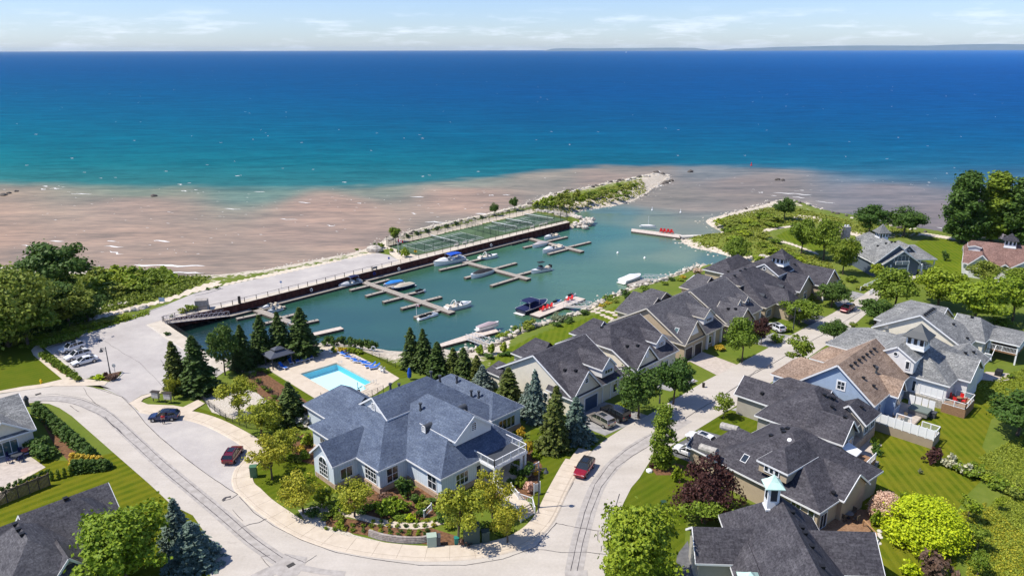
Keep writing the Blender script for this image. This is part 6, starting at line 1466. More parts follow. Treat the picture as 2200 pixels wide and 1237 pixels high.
# --- grass, scrub and meadow that nobody could count
def tufts(name, poly, n, size, key, hmax, seed, label=None, step=0):
    rng = np.random.default_rng(seed); q = np.array([G(x, y, 0)[:2] for x, y in poly]); lo, hi = q.min(0), q.max(0); pts = []
    P_ = rng.uniform(lo, hi, (n * 4, 2)); P_ = P_[inside(P_, q)][:n]
    k = 5; C = np.repeat(P_, k, 0) + rng.normal(size=(len(P_) * k, 2)) * hmax * .45
    h, ins, dn = land_height(C); ok = ins & (dn > 1.2); C = C[ok]; h = h[ok]
    C3 = np.column_stack([C, h + rng.uniform(.02, 1, len(C)) * hmax * (.4 + .6 * rng.random(len(C)))])
    me = leaf_mesh(name, C3, np.tile([0, 0, .8], (len(C3), 1)), size, LF[key], rng)
    return tag(obj(name, me), kind='stuff')
tufts("scrub_ground_cover", [(-80, 590), (200, 592), (455, 596), (380, 632), (240, 668), (160, 700), (0, 745), (-80, 740)], 6500, .28, 'olive', .9, 1)
tufts("scrub_ground_cover", [(-80, 640), (120, 600), (200, 650), (120, 720), (-80, 760)], 4000, .3, 'dark', 1.2, 2)
tufts("wild_grass", [(1140, 452), (1240, 420), (1380, 385), (1395, 408), (1240, 447), (1150, 455)], 1100, .26, 'olive', .6, 3)
tufts("wild_grass", [(1475, 515), (1530, 472), (1680, 440), (1800, 468), (1980, 500), (1960, 512), (1850, 505), (1760, 480), (1690, 485), (1640, 495), (1650, 520), (1780, 560), (1830, 640), (1790, 650), (1720, 570), (1600, 560), (1560, 540)], 3800, .24, 'olive', .45, 4)
tufts("wild_grass", [(1590, 575), (1700, 560), (1790, 600), (1830, 650), (1770, 600), (1700, 570)], 1500, .26, 'lite', .6, 5)
tufts("meadow_grass", [(2100, 985), (2260, 900), (2330, 1300), (2060, 1300), (2110, 1160), (2130, 1080), (2180, 1050)], 8500, .10, 'mead', .2, 6)
tufts("meadow_grass", [(2100, 830), (2230, 780), (2260, 930), (2140, 900)], 2600, .12, 'mead', .22, 7)
tufts("meadow_grass", [(2060, 1100), (2120, 1080), (2260, 1200), (2260, 1300), (2090, 1300)], 2500, .10, 'yel', .2, 8)
tufts("grass_verge", [(30, 746), (180, 705), (320, 668), (320, 676), (180, 718), (60, 748)], 1200, .16, 'lite', .4, 9)
# ================================================================== MARINA, COURTS, POOL
M_rust = mat("rusty_sheet_pile_steel", (.05, .018, .015), .75); t = NT(M_rust)
t.col(t.ramp(t.noise(t.geo((1, 1, .4)), 1.4, 5, .6), [(.3, (.045, .012, .010)), (.6, (.10, .028, .022)), (.8, (.15, .05, .038))]))
M_dock = nmat("weathered_dock_boards", (.26, .225, .19), (.40, .36, .31), 2.2, .9, detail=6)
M_dockp = nmat("pale_dock_boards", (.48, .40, .34), (.62, .54, .47), 1.6, .85, detail=6)
M_dockside = nmat("wet_dock_side", (.06, .05, .042), (.12, .10, .085), 2, .8)
M_alu = mat("aluminium", (.62, .64, .66), .35, .4)
wtop = [G(x, y, 0) for x, y in WALLTOP[:10]]
wl = MB(); P_ = []
for a, b in zip(wtop[:-1], wtop[1:]):
    n = max(2, int((b - a).length / .55)); d = (b - a).normalized(); nn = Vector((d.y, -d.x, 0))
    if nn.dot(Vector((1, -1, 0))) < 0: nn = -nn
    for i in range(n): P_.append((a.lerp(b, i / n), nn))
ring = []
for i, (p, nn) in enumerate(P_):
    o_ = (.0, .3, .3, .0)[i % 4]; q = p - nn * o_; ring.append([Vector((q.x, q.y, -.05)), Vector((q.x, q.y, ZW - 2.5))])
wl.loft(ring, closed=False, caps=False)
for a, b in zip(wtop[:-1], wtop[1:]): wl.bar(a + Vector((0, 0, -.12)), b + Vector((0, 0, -.12)), .45, .3)
tag(wl.build("sheet_pile_wall", M_rust), "long dark rust-red sheet pile wall along the quay side of the marina", 'retaining wall')
w2 = MB(); q2 = [G(x, y, 0) for x, y in WALLTOP[9:]]
for a, b in zip(q2[:-1], q2[1:]): w2.quad(a, b, Vector((b.x, b.y, ZW - 2)), Vector((a.x, a.y, ZW - 2)))
tag(w2.build("concrete_quay_wall", M_quay), "short concrete wall under the black railing at the closed end of the marina", 'retaining wall')

def rail_line(name, pts, label, cat, h, sp, r, m, wires=2, z=0.05, group=None, mesh=None, top=.0):
    P = [G(x, y, z) if len((x, y)) == 2 else None for x, y in pts]
    t_ = thing(name, label, cat, P[0], 0, group); w = MB(); posts = []
    for a, b in zip(P[:-1], P[1:]):
        n = max(1, round((b - a).length / sp))
        for i in range(n): posts.append(a.lerp(b, i / n))
        for k in range(wires): zz = Vector((0, 0, h * (k + 1) / wires - .02)); w.bar(a + zz, b + zz, r * .7, r * .7)
    posts.append(P[-1])
    for k, p in enumerate(posts[:100]):
        m_ = MB(); m_.cyl(p, p + Vector((0, 0, h + top)), r, r, 6); m_.build("post", m, t_)
    if w.v: w.build("rail", m, t_)
    if mesh:
        g = MB()
        for a, b in zip(P[:-1], P[1:]): g.quad(a, b, b + Vector((0, 0, h)), a + Vector((0, 0, h)))
        g.build("wire_mesh", mesh, t_)
    return t_
M_postd = mat("dark_timber_post", (.05, .04, .035), .8)
M_mesh = mat("chain_link", (.02, .045, .035), .7); M_mesh.node_tree.nodes['Principled BSDF'].inputs['Alpha'].default_value = .20
M_fgreen = mat("dark_green_fence_post", (.015, .03, .028), .6)
rail_line("guard_rail", [(1219, 476), (1110, 504), (1000, 531), (900, 556), (800, 580)], "thin post guard rail on the quay edge below the tennis courts", 'guard rail', 1.1, 3.0, .07, M_postd, 1)
rail_line("guard_rail", [(798, 580.5), (700, 605), (600, 630), (500, 655), (400, 676), (352, 689)], "thin post guard rail on the quay edge beside the boat ramp road", 'guard rail', 1.15, 2.9, .08, M_postd, 1)
rail_line("black_railing", [(350, 690), (382, 712), (416, 734), (432, 750)], "black metal railing above the closed end of the marina", 'railing', 1.1, 1.5, .05, M_black, 4)
rail_line("tennis_fence", [(831, 529), (893, 548), (1218, 472), (1150, 457), (831, 529)], "tall dark chain link fence round the tennis courts", 'fence', 3.0, 3.4, .055, M_fgreen, 2, mesh=M_mesh)
rail_line("tennis_fence", [(1002, 490.5), (1066, 507)], "chain link divider between the two tennis courts", 'fence', 2.6, 3, .055, M_fgreen, 2, mesh=M_mesh)
rail_line("lake_fence", [(834, 527), (900, 510), (1000, 484), (1080, 464), (1140, 449), (1215, 455), (1219, 470)], "wire fence on the lake side of the courts along the rocks", 'fence', 1.8, 4.0, .05, M_fgreen, 2, mesh=M_mesh)
# courts
M_courtout = nmat("green_court_surround", (.075, .125, .06), (.10, .16, .08), .5, .9, detail=5)
M_courtin = nmat("dark_green_court", (.045, .085, .055), (.065, .11, .07), .5, .9, detail=5)
M_line = mat("white_court_line", (.72, .74, .72), .8)
sheet("court_surface", [(831, 529), (893, 548), (1218, 472), (1150, 457)], .05, M_courtout)
M_net = mat("net_mesh", (.04, .05, .05), .8); M_net.node_tree.nodes['Principled BSDF'].inputs['Alpha'].default_value = .45
def court(c, label, nets, playlabel):
    q = [G(x, y, .062) for x, y in c]; B = lambda u, v: (q[0] * (1 - u) + q[1] * u) * (1 - v) + (q[3] * (1 - u) + q[2] * u) * v
    mb = MB(); mb.quad(B(0, 0), B(1, 0), B(1, 1), B(0, 1)); s_ = tag(mb.build("court_surface", M_courtin), kind='structure')
    ln = MB(); z_ = Vector((0, 0, .012))
    def L_(u0, v0, u1, v1, w=.13): ln.bar(B(u0, v0) + z_, B(u1, v1) + z_, w, .012)
    si = 1.37 / 10.97; sv = 5.49 / 23.77
    for a in ((0, 0, 1, 0), (1, 0, 1, 1), (1, 1, 0, 1), (0, 1, 0, 0), (si, 0, si, 1), (1 - si, 0, 1 - si, 1), (si, sv, 1 - si, sv), (si, 1 - sv, 1 - si, 1 - sv), (.5, sv, .5, 1 - sv)): L_(*a)
    ln.build("court_line", M_line, s_)
    for (v, w, lb) in nets:
        p, r = B(-.08, v), B(1.08, v); t_ = thing("tennis_net", lb, 'net', (p + r) / 2)
        g = MB(); g.quad(p, r, r + Vector((0, 0, 1.05)), p + Vector((0, 0, 1.05))); g.build("netting", M_net, t_)
        b = MB(); b.bar(p + Vector((0, 0, 1.05)), r + Vector((0, 0, 1.05)), .1, .16); b.bar((p + r) / 2, (p + r) / 2 + Vector((0, 0, 1)), .08); b.build("net_band", M_white, t_)
        for e in (p, r): b = MB(); b.cyl(e, e + Vector((0, 0, 1.15)), .06); b.build("net_post", M_fgreen, t_)
court([(864.9, 527.3), (915.5, 540.3), (1039.5, 511), (990, 499)], '', [(.5, 1, "tennis net across the middle of the near court")], '')
court([(1039.5, 488.8), (1085, 498), (1191, 473), (1138, 464)], '', [(.5, 1, "tennis net across the middle of the far court"), (.2, 1, "white-topped practice net in the near half of the far court"), (.93, 1, "white-topped practice net at the back of the far court")], '')
# benches at the courts
def bench(p, rz, label, m=None, group=None):
    t_ = thing("bench", label, 'bench', p, rz, group); s_ = MB(); s_.box((0, 0, .45), (1.5, .42, .07)); s_.build
    o = bpy.data.objects.new; mm_ = m or M_offwhite
    obj("seat", s_.mesh("seat", mm_), t_); b = MB(); b.box((0, -.2, .8), (1.5, .05, .35)); obj("backrest", b.mesh("backrest", mm_), t_)
    for x in (-.65, .65): l = MB(); l.box((x, 0, .22), (.08, .4, .44)); l.box((x, -.2, .6), (.06, .05, .5)); obj("leg", l.mesh("leg", mm_), t_)
    return t_
for i, (x, y) in enumerate([(980, 529), (998, 524.5), (1012, 521), (1143, 490), (1162, 485), (1172, 482.5)]):
    bench(G(x, y, .05), R(37), ORD[i] + " pale bench from the left inside the court fence", group="benches beside the courts")
# docks
DZ = ZW + .55
def slab(mb, a, b, w, z=DZ, th=.5, mi=0):
    A_, B_ = G(*a, z), G(*b, z); d = (B_ - A_).normalized(); n = Vector((-d.y, d.x, 0)) * w / 2
    p = [A_ - n, B_ - n, B_ + n, A_ + n]; lo = [q - Vector((0, 0, th)) for q in p]
    mb.add(lo + p, [(4, 5, 6, 7)], None, mi); mb.add(lo + p, [(0, 1, 5, 4), (1, 2, 6, 5), (2, 3, 7, 6), (3, 0, 4, 7)], None, 1)
def dock(label, walk, fingers, w=1.9, fw=1.15, m=M_dock):
    t_ = thing("floating_dock", label, 'dock', G(*walk[0], DZ)); mb = MB(); slab(mb, *walk, w); mb.build("walkway", [m, M_dockside], t_, fix=False)
    for a, b in fingers:
        f = MB(); slab(f, a, b, fw, DZ - .03); fo = f.build("finger", [m, M_dockside], t_, fix=False)
        k = MB(); A_, B_ = G(*a, DZ), G(*b, DZ)
        for u in (.2, .75): c = A_.lerp(B_, u); k.box(c + Vector((.35, .35, .06)), (.25, .12, .1), R(45))
        k.build("mooring_cleat", M_dkgrey, fo)
    return t_
lg = thing("floating_dock", "long narrow dock running the whole length of the rust-red wall", 'dock', G(492, 677, DZ)); mb = MB(); slab(mb, (492, 677.5), (820, 593), 1.7); slab(mb, (820, 593), (1136, 511.5), 1.7); mb.build("walkway", [M_dock, M_dockside], lg, fix=False)
dock("small branched dock nearest the parking lot, partly behind spruces", ((540, 661), (642, 698)), [((508, 684), (560, 673)), ((566, 694.5), (600, 686)), ((562, 663), (613, 658)), ((606, 681), (650, 670)), ((634, 697), (684, 686.5))])
dock("branched dock with the two boats under blue covers", ((772, 602), (972, 671)), [((752, 622.5), (795, 612)), ((786, 635), (832, 623)), ((823, 648), (866, 637)), ((862, 662), (908, 650)), ((891, 681), (946, 665)), ((792, 611), (836, 599.5)), ((866, 633.7), (909, 624)), ((905, 647), (948, 636.5)), ((943, 663), (985, 655)), ((822, 619), (850, 613))])
dock("branched dock in the middle of the marina beside the black-canopy boat", ((998, 562), (1136, 599)), [((944, 579.5), (1003, 566)), ((999, 596), (1056, 582)), ((1055, 613), (1114, 595)), ((1003, 563), (1044, 553)), ((1057, 578), (1109, 564)), ((1112, 590), (1158, 578))])
dock("branched dock at the harbour mouth below the far court", ((1134, 511), (1251, 540)), [((1125, 531), (1168, 521.5)), ((1178, 545), (1224, 533)), ((1176, 518), (1218, 508)), ((1222, 530), (1268, 519))])
sd = thing("floating_dock", "single pale dock right of the spruces on the near bank", 'dock', G(704, 710, DZ)); mb = MB(); slab(mb, (673, 717.5), (735, 703.5), 1.8); mb.build("walkway", [M_dockp, M_dockside], sd, fix=False)
def plat(label, c, m=M_dockp):
    P = [G(x, y, DZ) for x, y in c]; t_ = thing("private_dock", label, 'dock', P[0]); mb = MB(); lo = [p - Vector((0, 0, .5)) for p in P]
    mb.add(lo + P, [(4, 5, 6, 7)], None, 0); mb.add(lo + P, [(0, 1, 5, 4), (1, 2, 6, 5), (2, 3, 7, 6), (3, 0, 4, 7)], None, 1); mb.build("deck", [m, M_dockside], t_, fix=False); return t_
plat("pale private dock carrying a covered runabout", [(936, 741), (950, 744), (1072, 712), (1058, 701)])
plat("pale private dock with red chairs and jet skis", [(1138, 675), (1159, 681), (1258, 642), (1237, 636.5)])
plat("tiny dark private dock beside the white covered boat", [(1346, 611), (1355, 614), (1397, 604), (1385, 599)], M_dock)
plat("long far dock with four red chairs at the harbour mouth", [(1356, 497), (1357, 491), (1464, 504), (1461, 511)])
strip("pale_causeway_walk", [(1462, 507), (1500, 506), (1549, 509)], 2.2, -1.2, M_conc, .6)
def truss(a, b, za, zb, w, label, m=M_alu, h=1.2):
    A_, B_ = G(*a, za), G(*b, zb); t_ = thing("gangway", label, 'gangway', A_); d = (B_ - A_); n = Vector((-d.y, d.x, 0)).normalized() * w / 2; up = Vector((0, 0, h))
    k = max(4, int(d.length / 1.1)); f = MB(); f.add([A_ - n, B_ - n, B_ + n, A_ + n], [(0, 1, 2, 3)]); f.build("walkway", M_dock, t_)
    for s in (-1, 1):
        mb = MB(); p, q = A_ + n * s, B_ + n * s; mb.bar(p, q, .1); mb.bar(p + up, q + up, .1)
        for i in range(k + 1): c = p.lerp(q, i / k); mb.bar(c, c + up, .06); (mb.bar(c, p.lerp(q, (i + 1) / k) + up, .05) if i < k else None)
        mb.build("truss_side", m, t_)
    return t_
M_trussp = mat("pinkish_white_steel", (.58, .50, .50), .5)
truss((352, 693), (490, 677), .05, DZ, 1.8, "long white-sided gangway ramp down from the parking lot to the wall dock", M_trussp)
truss((1049, 741), (1008, 727), -.9, DZ, 1.6, "aluminium gangway to the private dock with the covered runabout")
truss((1268, 660), (1214, 658), -.9, DZ, 1.6, "aluminium gangway to the dock with red chairs")
truss((1436, 602), (1382, 600), -1.0, DZ, 1.6, "aluminium gangway to the tiny dock of the white covered boat")

# boats ---------------------------------------------------------------
M_hullw = mat("white_gelcoat", (.78, .78, .77), .25, 0, .5); M_hulln = mat("navy_gelcoat", (.012, .018, .045), .25, 0, .5); M_deckw = mat("boat_deck", (.66, .65, .62), .5)
M_seat = mat("beige_boat_seat", (.55, .49, .40), .6); M_navy = mat("navy_canvas", (.010, .016, .07), .8); M_royal = mat("royal_blue_canvas", (.01, .07, .42), .8); M_sky = mat("bright_blue_canvas", (.03, .22, .62), .8)
M_tanc = mat("tan_canvas", (.48, .42, .33), .85); M_greyc = mat("grey_canvas", (.42, .38, .38), .85); M_blackc = mat("black_canvas", (.02, .02, .022), .8); M_wscreen = mat("tinted_windscreen", (.05, .07, .09), .1, 0, .8); M_pinkc = mat("mauve_grey_canvas", (.40, .32, .34), .85)
def boat(bow, stern, label, hull=None, cover=None, canopy=None, arch=False, console=False, beam=.31, cabin=False, group="boats moored in the marina", name="motorboat"):
    a, b = G(*bow, ZW), G(*stern, ZW); Lb = (a - b).length; c = (a + b) / 2; rz = math.atan2(a.y - b.y, a.x - b.x)
    t_ = thing(name, label, 'boat', c, rz, group); hw = Lb * beam / 2; fb = .13 * Lb * .62 + .35
    xs = [-.5, -.45, -.2, .05, .25, .38, .46, .5]; ws = [.88, .93, 1, 1, .86, .58, .28, .02]; sh = [0, 0, .0, .04, .1, .16, .2, .23]
    rings, deck, ins = [], [], []
    for x, w, s in zip(xs, ws, sh):
        X_ = x * Lb; zt = fb + s * fb; y = hw * w
        rings.append([Vector((X_ * .97, 0, -.25)), Vector((X_ * .97, y * .72, -.05)), Vector((X_, y, zt * .62)), Vector((X_, y * 1.02, zt)), Vector((X_, -y * 1.02, zt)), Vector((X_, -y, zt * .62)), Vector((X_ * .97, -y * .72, -.05))])
    h = MB(); h.loft(rings); obj("hull", h.mesh("hull", hull or M_hullw, smooth=False), t_)
    s_ = MB()
    for sg in (-1, 1):
        for i in range(len(xs) - 1):
            s_.bar(Vector((xs[i] * Lb, sg * hw * ws[i] * 1.02, fb + sh[i] * fb - .02)), Vector((xs[i + 1] * Lb, sg * hw * ws[i + 1] * 1.02, fb + sh[i + 1] * fb - .02)), .07, .1)
    obj("rub_rail", s_.mesh("rub_rail", M_dkgrey if hull is None else M_hullw), t_)
    sw = MB(); sw.box((-.54 * Lb, 0, .18), (.1 * Lb, hw * 1.6, .1)); obj("swim_platform", sw.mesh("swim_platform", M_deckw), t_)
    if cover:
        rr = []
        for x, w, k in zip([-.5, -.4, -.15, .05, .2, .36, .47], [.9, .95, 1, 1, .9, .6, .2], [.15, .5, .75, 1.0, .7, .35, .1]):
            y = hw * w * 1.03; z0 = fb + .02 + (.1 * fb if x > .1 else 0); tp = fb * (1 + .75 * k); rr.append([Vector((x * Lb, -y, z0)), Vector((x * Lb, -y * .55, tp * .93)), Vector((x * Lb, 0, tp)), Vector((x * Lb, y * .55, tp * .93)), Vector((x * Lb, y, z0))])
        cv = MB(); cv.loft(rr, closed=False, caps=False); cv.add([q for q in rr[0]], [tuple(range(5))]); obj("boat_cover", cv.mesh("boat_cover", cover, smooth=True, fix=False), t_)
    else:
        ck_ = MB(); ck_.box((-.16 * Lb, 0, fb + .012), (.5 * Lb, hw * 1.5, .02)); obj("cockpit_floor", ck_.mesh("cockpit_floor", M_seat), t_)
        st_ = MB(); st_.box((-.40 * Lb, 0, fb + .22), (.09 * Lb, hw * 1.4, .4)); [st_.box((-.1 * Lb, sg * hw * .45, fb + .3), (.09 * Lb, hw * .45, .55)) for sg in (-1, 1)]; obj("boat_seat", st_.mesh("boat_seat", M_white if canopy else M_seat), t_)
        w_ = MB(); zt = fb + .05; w_.loft([[Vector((.06 * Lb, hw * .92, zt)), Vector((-.02 * Lb, hw * .85, zt + .62))], [Vector((.19 * Lb, hw * .45, zt)), Vector((.08 * Lb, hw * .4, zt + .66))], [Vector((.19 * Lb, -hw * .45, zt)), Vector((.08 * Lb, -hw * .4, zt + .66))], [Vector((.06 * Lb, -hw * .92, zt)), Vector((-.02 * Lb, -hw * .85, zt + .62))]], closed=False, caps=False)
        obj("windscreen", w_.mesh("windscreen", M_wscreen), t_)
        if cabin:
            cb = MB(); cb.loft([[Vector((x * Lb, -hw * k, fb * 1.05)), Vector((x * Lb, -hw * k * .7, fb * (1.05 + q))), Vector((x * Lb, hw * k * .7, fb * (1.05 + q))), Vector((x * Lb, hw * k, fb * 1.05))] for x, k, q in ((.1, .8, .5), (.25, .65, .45), (.38, .4, .25), (.44, .2, .12))], closed=False); obj("foredeck_cabin", cb.mesh("foredeck_cabin", M_hullw), t_)
    if canopy:
        z1 = fb + 1.75; cn_ = MB(); n = 5; rr = []
        for i in range(n + 1): x = -.36 * Lb + .40 * Lb * i / n; zz_ = z1 - .22 * abs(i / n - .5) ** 2 * 4 * .9; rr.append([Vector((x, -hw * .85, zz_ - .14)), Vector((x, -hw * .4, zz_)), Vector((x, hw * .4, zz_)), Vector((x, hw * .85, zz_ - .14))])
        cn_.loft(rr, closed=False, caps=False); obj("canopy", cn_.mesh("canopy", canopy, smooth=True, fix=False), t_)
        fr = MB(); [fr.bar((x, sg * hw * .85, fb), (x + .02 * Lb, sg * hw * .82, z1 - .2), .05) for sg in (-1, 1) for x in (-.34 * Lb, .02 * Lb)]; [fr.bar((-.34 * Lb, sg * hw * .85, fb), (.02 * Lb, sg * hw * .85, fb), .05) for sg in (-1, 1)]; [fr.bar((x, -hw * .84, z1 - .2), (x, hw * .84, z1 - .2), .05) for x in (-.32 * Lb, .04 * Lb)]; obj("canopy_frame", fr.mesh("canopy_frame", M_alu), t_)
    if arch:
        ar = MB(); pts = [Vector((-.22 * Lb, hw * .95 * math.cos(u), fb + 1.35 * math.sin(u))) for u in [math.pi * i / 8 for i in range(9)]]; [ar.bar(p + Vector((.05 * Lb * (p.z - fb), 0, 0)), q + Vector((.05 * Lb * (q.z - fb), 0, 0)), .12) for p, q in zip(pts[:-1], pts[1:])]; obj("wake_arch", ar.mesh("wake_arch", M_white), t_)
    if console:
        cs = MB(); cs.box((0, 0, fb + .5), (.8, .8, 1.0)); obj("console", cs.mesh("console", M_blackc), t_); tt = MB(); tt.box((-.02 * Lb, 0, fb + 1.95), (.3 * Lb, hw * 1.3, .1)); obj("hard_top", tt.mesh("hard_top", M_blackc), t_)
        lg_ = MB(); [lg_.bar((x, y, fb), (x, y, fb + 1.95), .05) for x in (-.5, .5) for y in (-.4, .4)]; obj("hard_top_leg", lg_.mesh("hard_top_leg", M_dkgrey), t_)
        for y in (-.35, .35): om = MB(); om.box((-.53 * Lb, y, fb + .35), (.5, .35, .7)); obj("outboard_motor", om.mesh("outboard_motor", M_blackc), t_)
    return t_
boat((932, 572), (996, 559), "large white cruiser with royal blue canopy at the wall dock", canopy=M_royal, cabin=True, beam=.33)
boat((1069, 552), (1029, 559), "white runabout with a wake arch right of the blue-canopy cruiser", arch=True)
boat((1012, 599), (1056, 585), "white runabout under a black cover in the middle dock", cover=M_blackc, hull=M_hullw)
boat((1141, 588), (1181, 580), "white centre-console boat with black hard top at the end of the middle dock", console=True)
boat((1169, 515), (1199, 509), "white runabout at the harbour mouth dock, topmost of three", cabin=True)
boat((1144, 533), (1175, 525), "white runabout with grey cover at the harbour mouth dock, left of three", cover=M_greyc)
boat((1166, 545), (1207, 534), "white open cruiser at the harbour mouth dock, lowest of three", cabin=True, arch=False)
boat((824, 618), (864, 608), "boat under a bright blue cover between dock fingers", cover=M_sky)
boat((842, 627), (887, 614), "dark-hulled boat with a tan cover below the bright blue covered one", hull=M_hulln, cover=M_tanc)
boat((1013, 656), (958, 668), "big white cruiser with tan seats at the end of the branched dock", cabin=True, arch=True, beam=.34)
boat((1174, 653), (1118, 675), "navy canopied boat with navy cover beside the red-chair dock", hull=M_hulln, cover=M_navy, canopy=M_navy, beam=.36)
boat((1375, 596), (1336, 609), "white shrink-wrapped boat at the tiny private dock", cover=M_hullw, beam=.4)
boat((728, 620), (776, 608), "white boat with a blue bow cover near the start of the branched dock", cover=None, canopy=M_navy, cabin=True)
boat((563, 667), (597, 658), "white cruiser with grey foredeck on the small branched dock, upper", cabin=True)
boat((575, 674), (606, 665), "plain white open boat on the small branched dock, lower", cabin=False)
boat((618, 700), (640, 694), "small white boat behind the widest spruce")
b_ = boat((1072, 705), (1026, 717), "runabout under a mauve cover lying on the private dock", cover=M_pinkc, beam=.27); b_.location.z += .75
def jetski(a, b, label, col_, z=ZW, group="jet skis"):
    A_, B_ = G(*a, z), G(*b, z); c = (A_ + B_) / 2; t_ = thing("jet_ski", label, 'jet ski', c, math.atan2(A_.y - B_.y, A_.x - B_.x), group); t_.scale = (1.15,) * 3
    h = MB(); h.loft([[Vector((x, 0, -.1)), Vector((x, w, .15)), Vector((x, w * .8, z1)), Vector((x, -w * .8, z1)), Vector((x, -w, .15))] for x, w, z1 in ((-1.5, .48, .4), (-.8, .56, .45), (.2, .56, .5), (1.0, .4, .6), (1.55, .06, .55))]); obj("hull", h.mesh("hull", M_hullw), t_)
    s_ = MB(); s_.box((-.5, 0, .7), (1.3, .36, .4)); obj("saddle", s_.mesh("saddle", M_blackc), t_)
    f = MB(); f.loft([[Vector((x, -w, z0)), Vector((x, -w * .5, z1)), Vector((x, w * .5, z1)), Vector((x, w, z0))] for x, w, z0, z1 in ((.0, .3, .5, .95), (.5, .36, .5, .85), (1.2, .2, .5, .62))], closed=False); obj("cowling", f.mesh("cowling", col_), t_)
    b2 = MB(); b2.bar((.1, -.45, 1.0), (.1, .45, 1.0), .06); obj("handlebar", b2.mesh("handlebar", M_black), t_); return t_
jetski((936, 678), (918, 682), "white jet ski beside the dock finger with the flag, outer one", M_hullw); jetski((918, 683), (904, 687), "white jet ski beside the dock finger with the flag, inner one", M_blackc)
jetski((912, 627), (892, 632), "dark jet ski tied to the branched dock finger", M_blackc); jetski((1206, 649), (1186, 656), "blue jet ski beside the red-chair dock", M_sky); jetski((1237, 635), (1218, 642), "grey jet ski at the far end of the red-chair dock", M_greyc)
def dinghy(a, b, label):
    A_, B_ = G(*a, ZW), G(*b, ZW); t_ = thing("dinghy", label, 'dinghy', (A_ + B_) / 2, math.atan2(A_.y - B_.y, A_.x - B_.x), "dinghies at the wall dock")
    m = MB(); [m.cyl((-1.4, s * .6, .25), (.8, s * .6, .25), .24, .24, 8) for s in (-1, 1)]; [m.cyl((.8, s * .6, .25), (1.5, 0, .3), .24, .2, 8) for s in (-1, 1)]; obj("tube", m.mesh("tube", M_blackc), t_)
    f = MB(); f.box((-.2, 0, .15), (2.2, .9, .06)); obj("floor", f.mesh("floor", M_greyc), t_)
for i, (x, y) in enumerate([(1103, 525.5), (1114, 522.5), (1126, 519.5)]): dinghy((x + 5, y - 1.2), (x - 5, y + 1.4), ORD[i] + " black inflatable dinghy from the left at the wall dock")
# chairs on the docks
M_redch = mat("red_plastic_chair", (.55, .02, .02), .5)
def adirondack(p, rz, label, m, group, sc=1.15):
    t_ = thing("adirondack_chair", label, 'chair', p, rz, group); t_.scale = (sc,) * 3
    s_ = MB(); s_.hexa([Vector(v) for v in ((-.3, -.28, .25), (.3, -.28, .25), (.3, .3, .38), (-.3, .3, .38), (-.3, -.28, .3), (.3, -.28, .3), (.3, .3, .43), (-.3, .3, .43))]); obj("seat", s_.mesh("seat", m), t_)
    b = MB(); b.hexa([Vector(v) for v in ((-.3, -.3, .25), (.3, -.3, .25), (.3, -.25, .25), (-.3, -.25, .25), (-.26, -.62, 1.0), (.26, -.62, 1.0), (.26, -.57, 1.0), (-.26, -.57, 1.0))]); obj("backrest", b.mesh("backrest", m), t_)
    for x in (-.36, .36): a = MB(); a.box((x, 0, .56), (.12, .7, .04)); a.box((x, .28, .28), (.07, .07, .56)); a.box((x, -.3, .28), (.07, .07, .56)); obj("armrest", a.mesh("armrest", m), t_)
for i, (x, y) in enumerate([(1164, 668), (1173, 664.5), (1182, 661), (1218, 648), (1226, 644.5)]): adirondack(G(x, y, DZ), R(135), ORD[i] + " red chair from the left on the near private dock", M_redch, "red chairs on the near private dock")
for i, x in enumerate([1421, 1428, 1436, 1443]): adirondack(G(x, 500 + i * .8, DZ), R(180), ORD[i] + " red chair from the left on the far dock", M_redch, "red chairs on the far dock", 1.4)
sb_ = boat((1413, 492), (1372, 490), "white sailing dinghy lying on the far dock", group="boats on the far dock", name="sailing_dinghy", beam=.2, cover=M_hullw); sb_.location.z = DZ; sb_.scale = (.8, .8, .6)
ms = MB(); ms.cyl((0, 0, .4), (0, 0, 6.5), .07, .05, 6); obj("mast", ms.mesh("mast", M_white), sb_)
for i, (x, y, cl_) in enumerate([(1401, 452, 'left of two in the channel'), (1462, 457, 'right of two in the channel'), (1327, 544, 'left of two in the lagoon'), (1385, 555, 'right of two in the lagoon')]):
    m = MB(); p = G(x, y, ZW); m.lathe(p, [(0, -.2), (.35, 0), (.35, .25), (.12, .5), (.08, 1.3 if i < 2 else .55), (0, 1.35 if i < 2 else .6)], 8); tag(m.build("channel_buoy", M_white), "small white buoy, " + cl_, 'buoy')
m = MB(); p = G(1614, 356, ZW); m.lathe(p, [(0, -.2), (.6, 0), (.6, .3), (.2, .5), (.2, 1.6), (0, 1.7)], 8); tag(m.build("channel_buoy", M_redch), "tiny red buoy out in the lake beyond the harbour mouth", 'buoy')
p = G(1345, 114, ZW); t_ = thing("sailboat", "tiny white sailboat far out near the horizon", 'sailboat', p); m = MB(); m.loft([[Vector((-9, 0, 0)), Vector((-9, 2, 2.5)), Vector((-9, -2, 2.5))], [Vector((0, 0, -.5)), Vector((0, 3, 2.5)), Vector((0, -3, 2.5))], [Vector((10, 0, 1.5)), Vector((10, .1, 3)), Vector((10, -.1, 3))]]); obj("hull", m.mesh("hull", M_hullw), t_)
m = MB(); m.add([Vector((-7, .2, 4)), Vector((2, 0, 4)), Vector((2, 0, 30)), Vector((3, 0, 4)), Vector((9.5, 0, 4)), Vector((3, 0, 26))], [(0, 1, 2), (3, 4, 5)]); obj("sail", m.mesh("sail", M_white), t_)

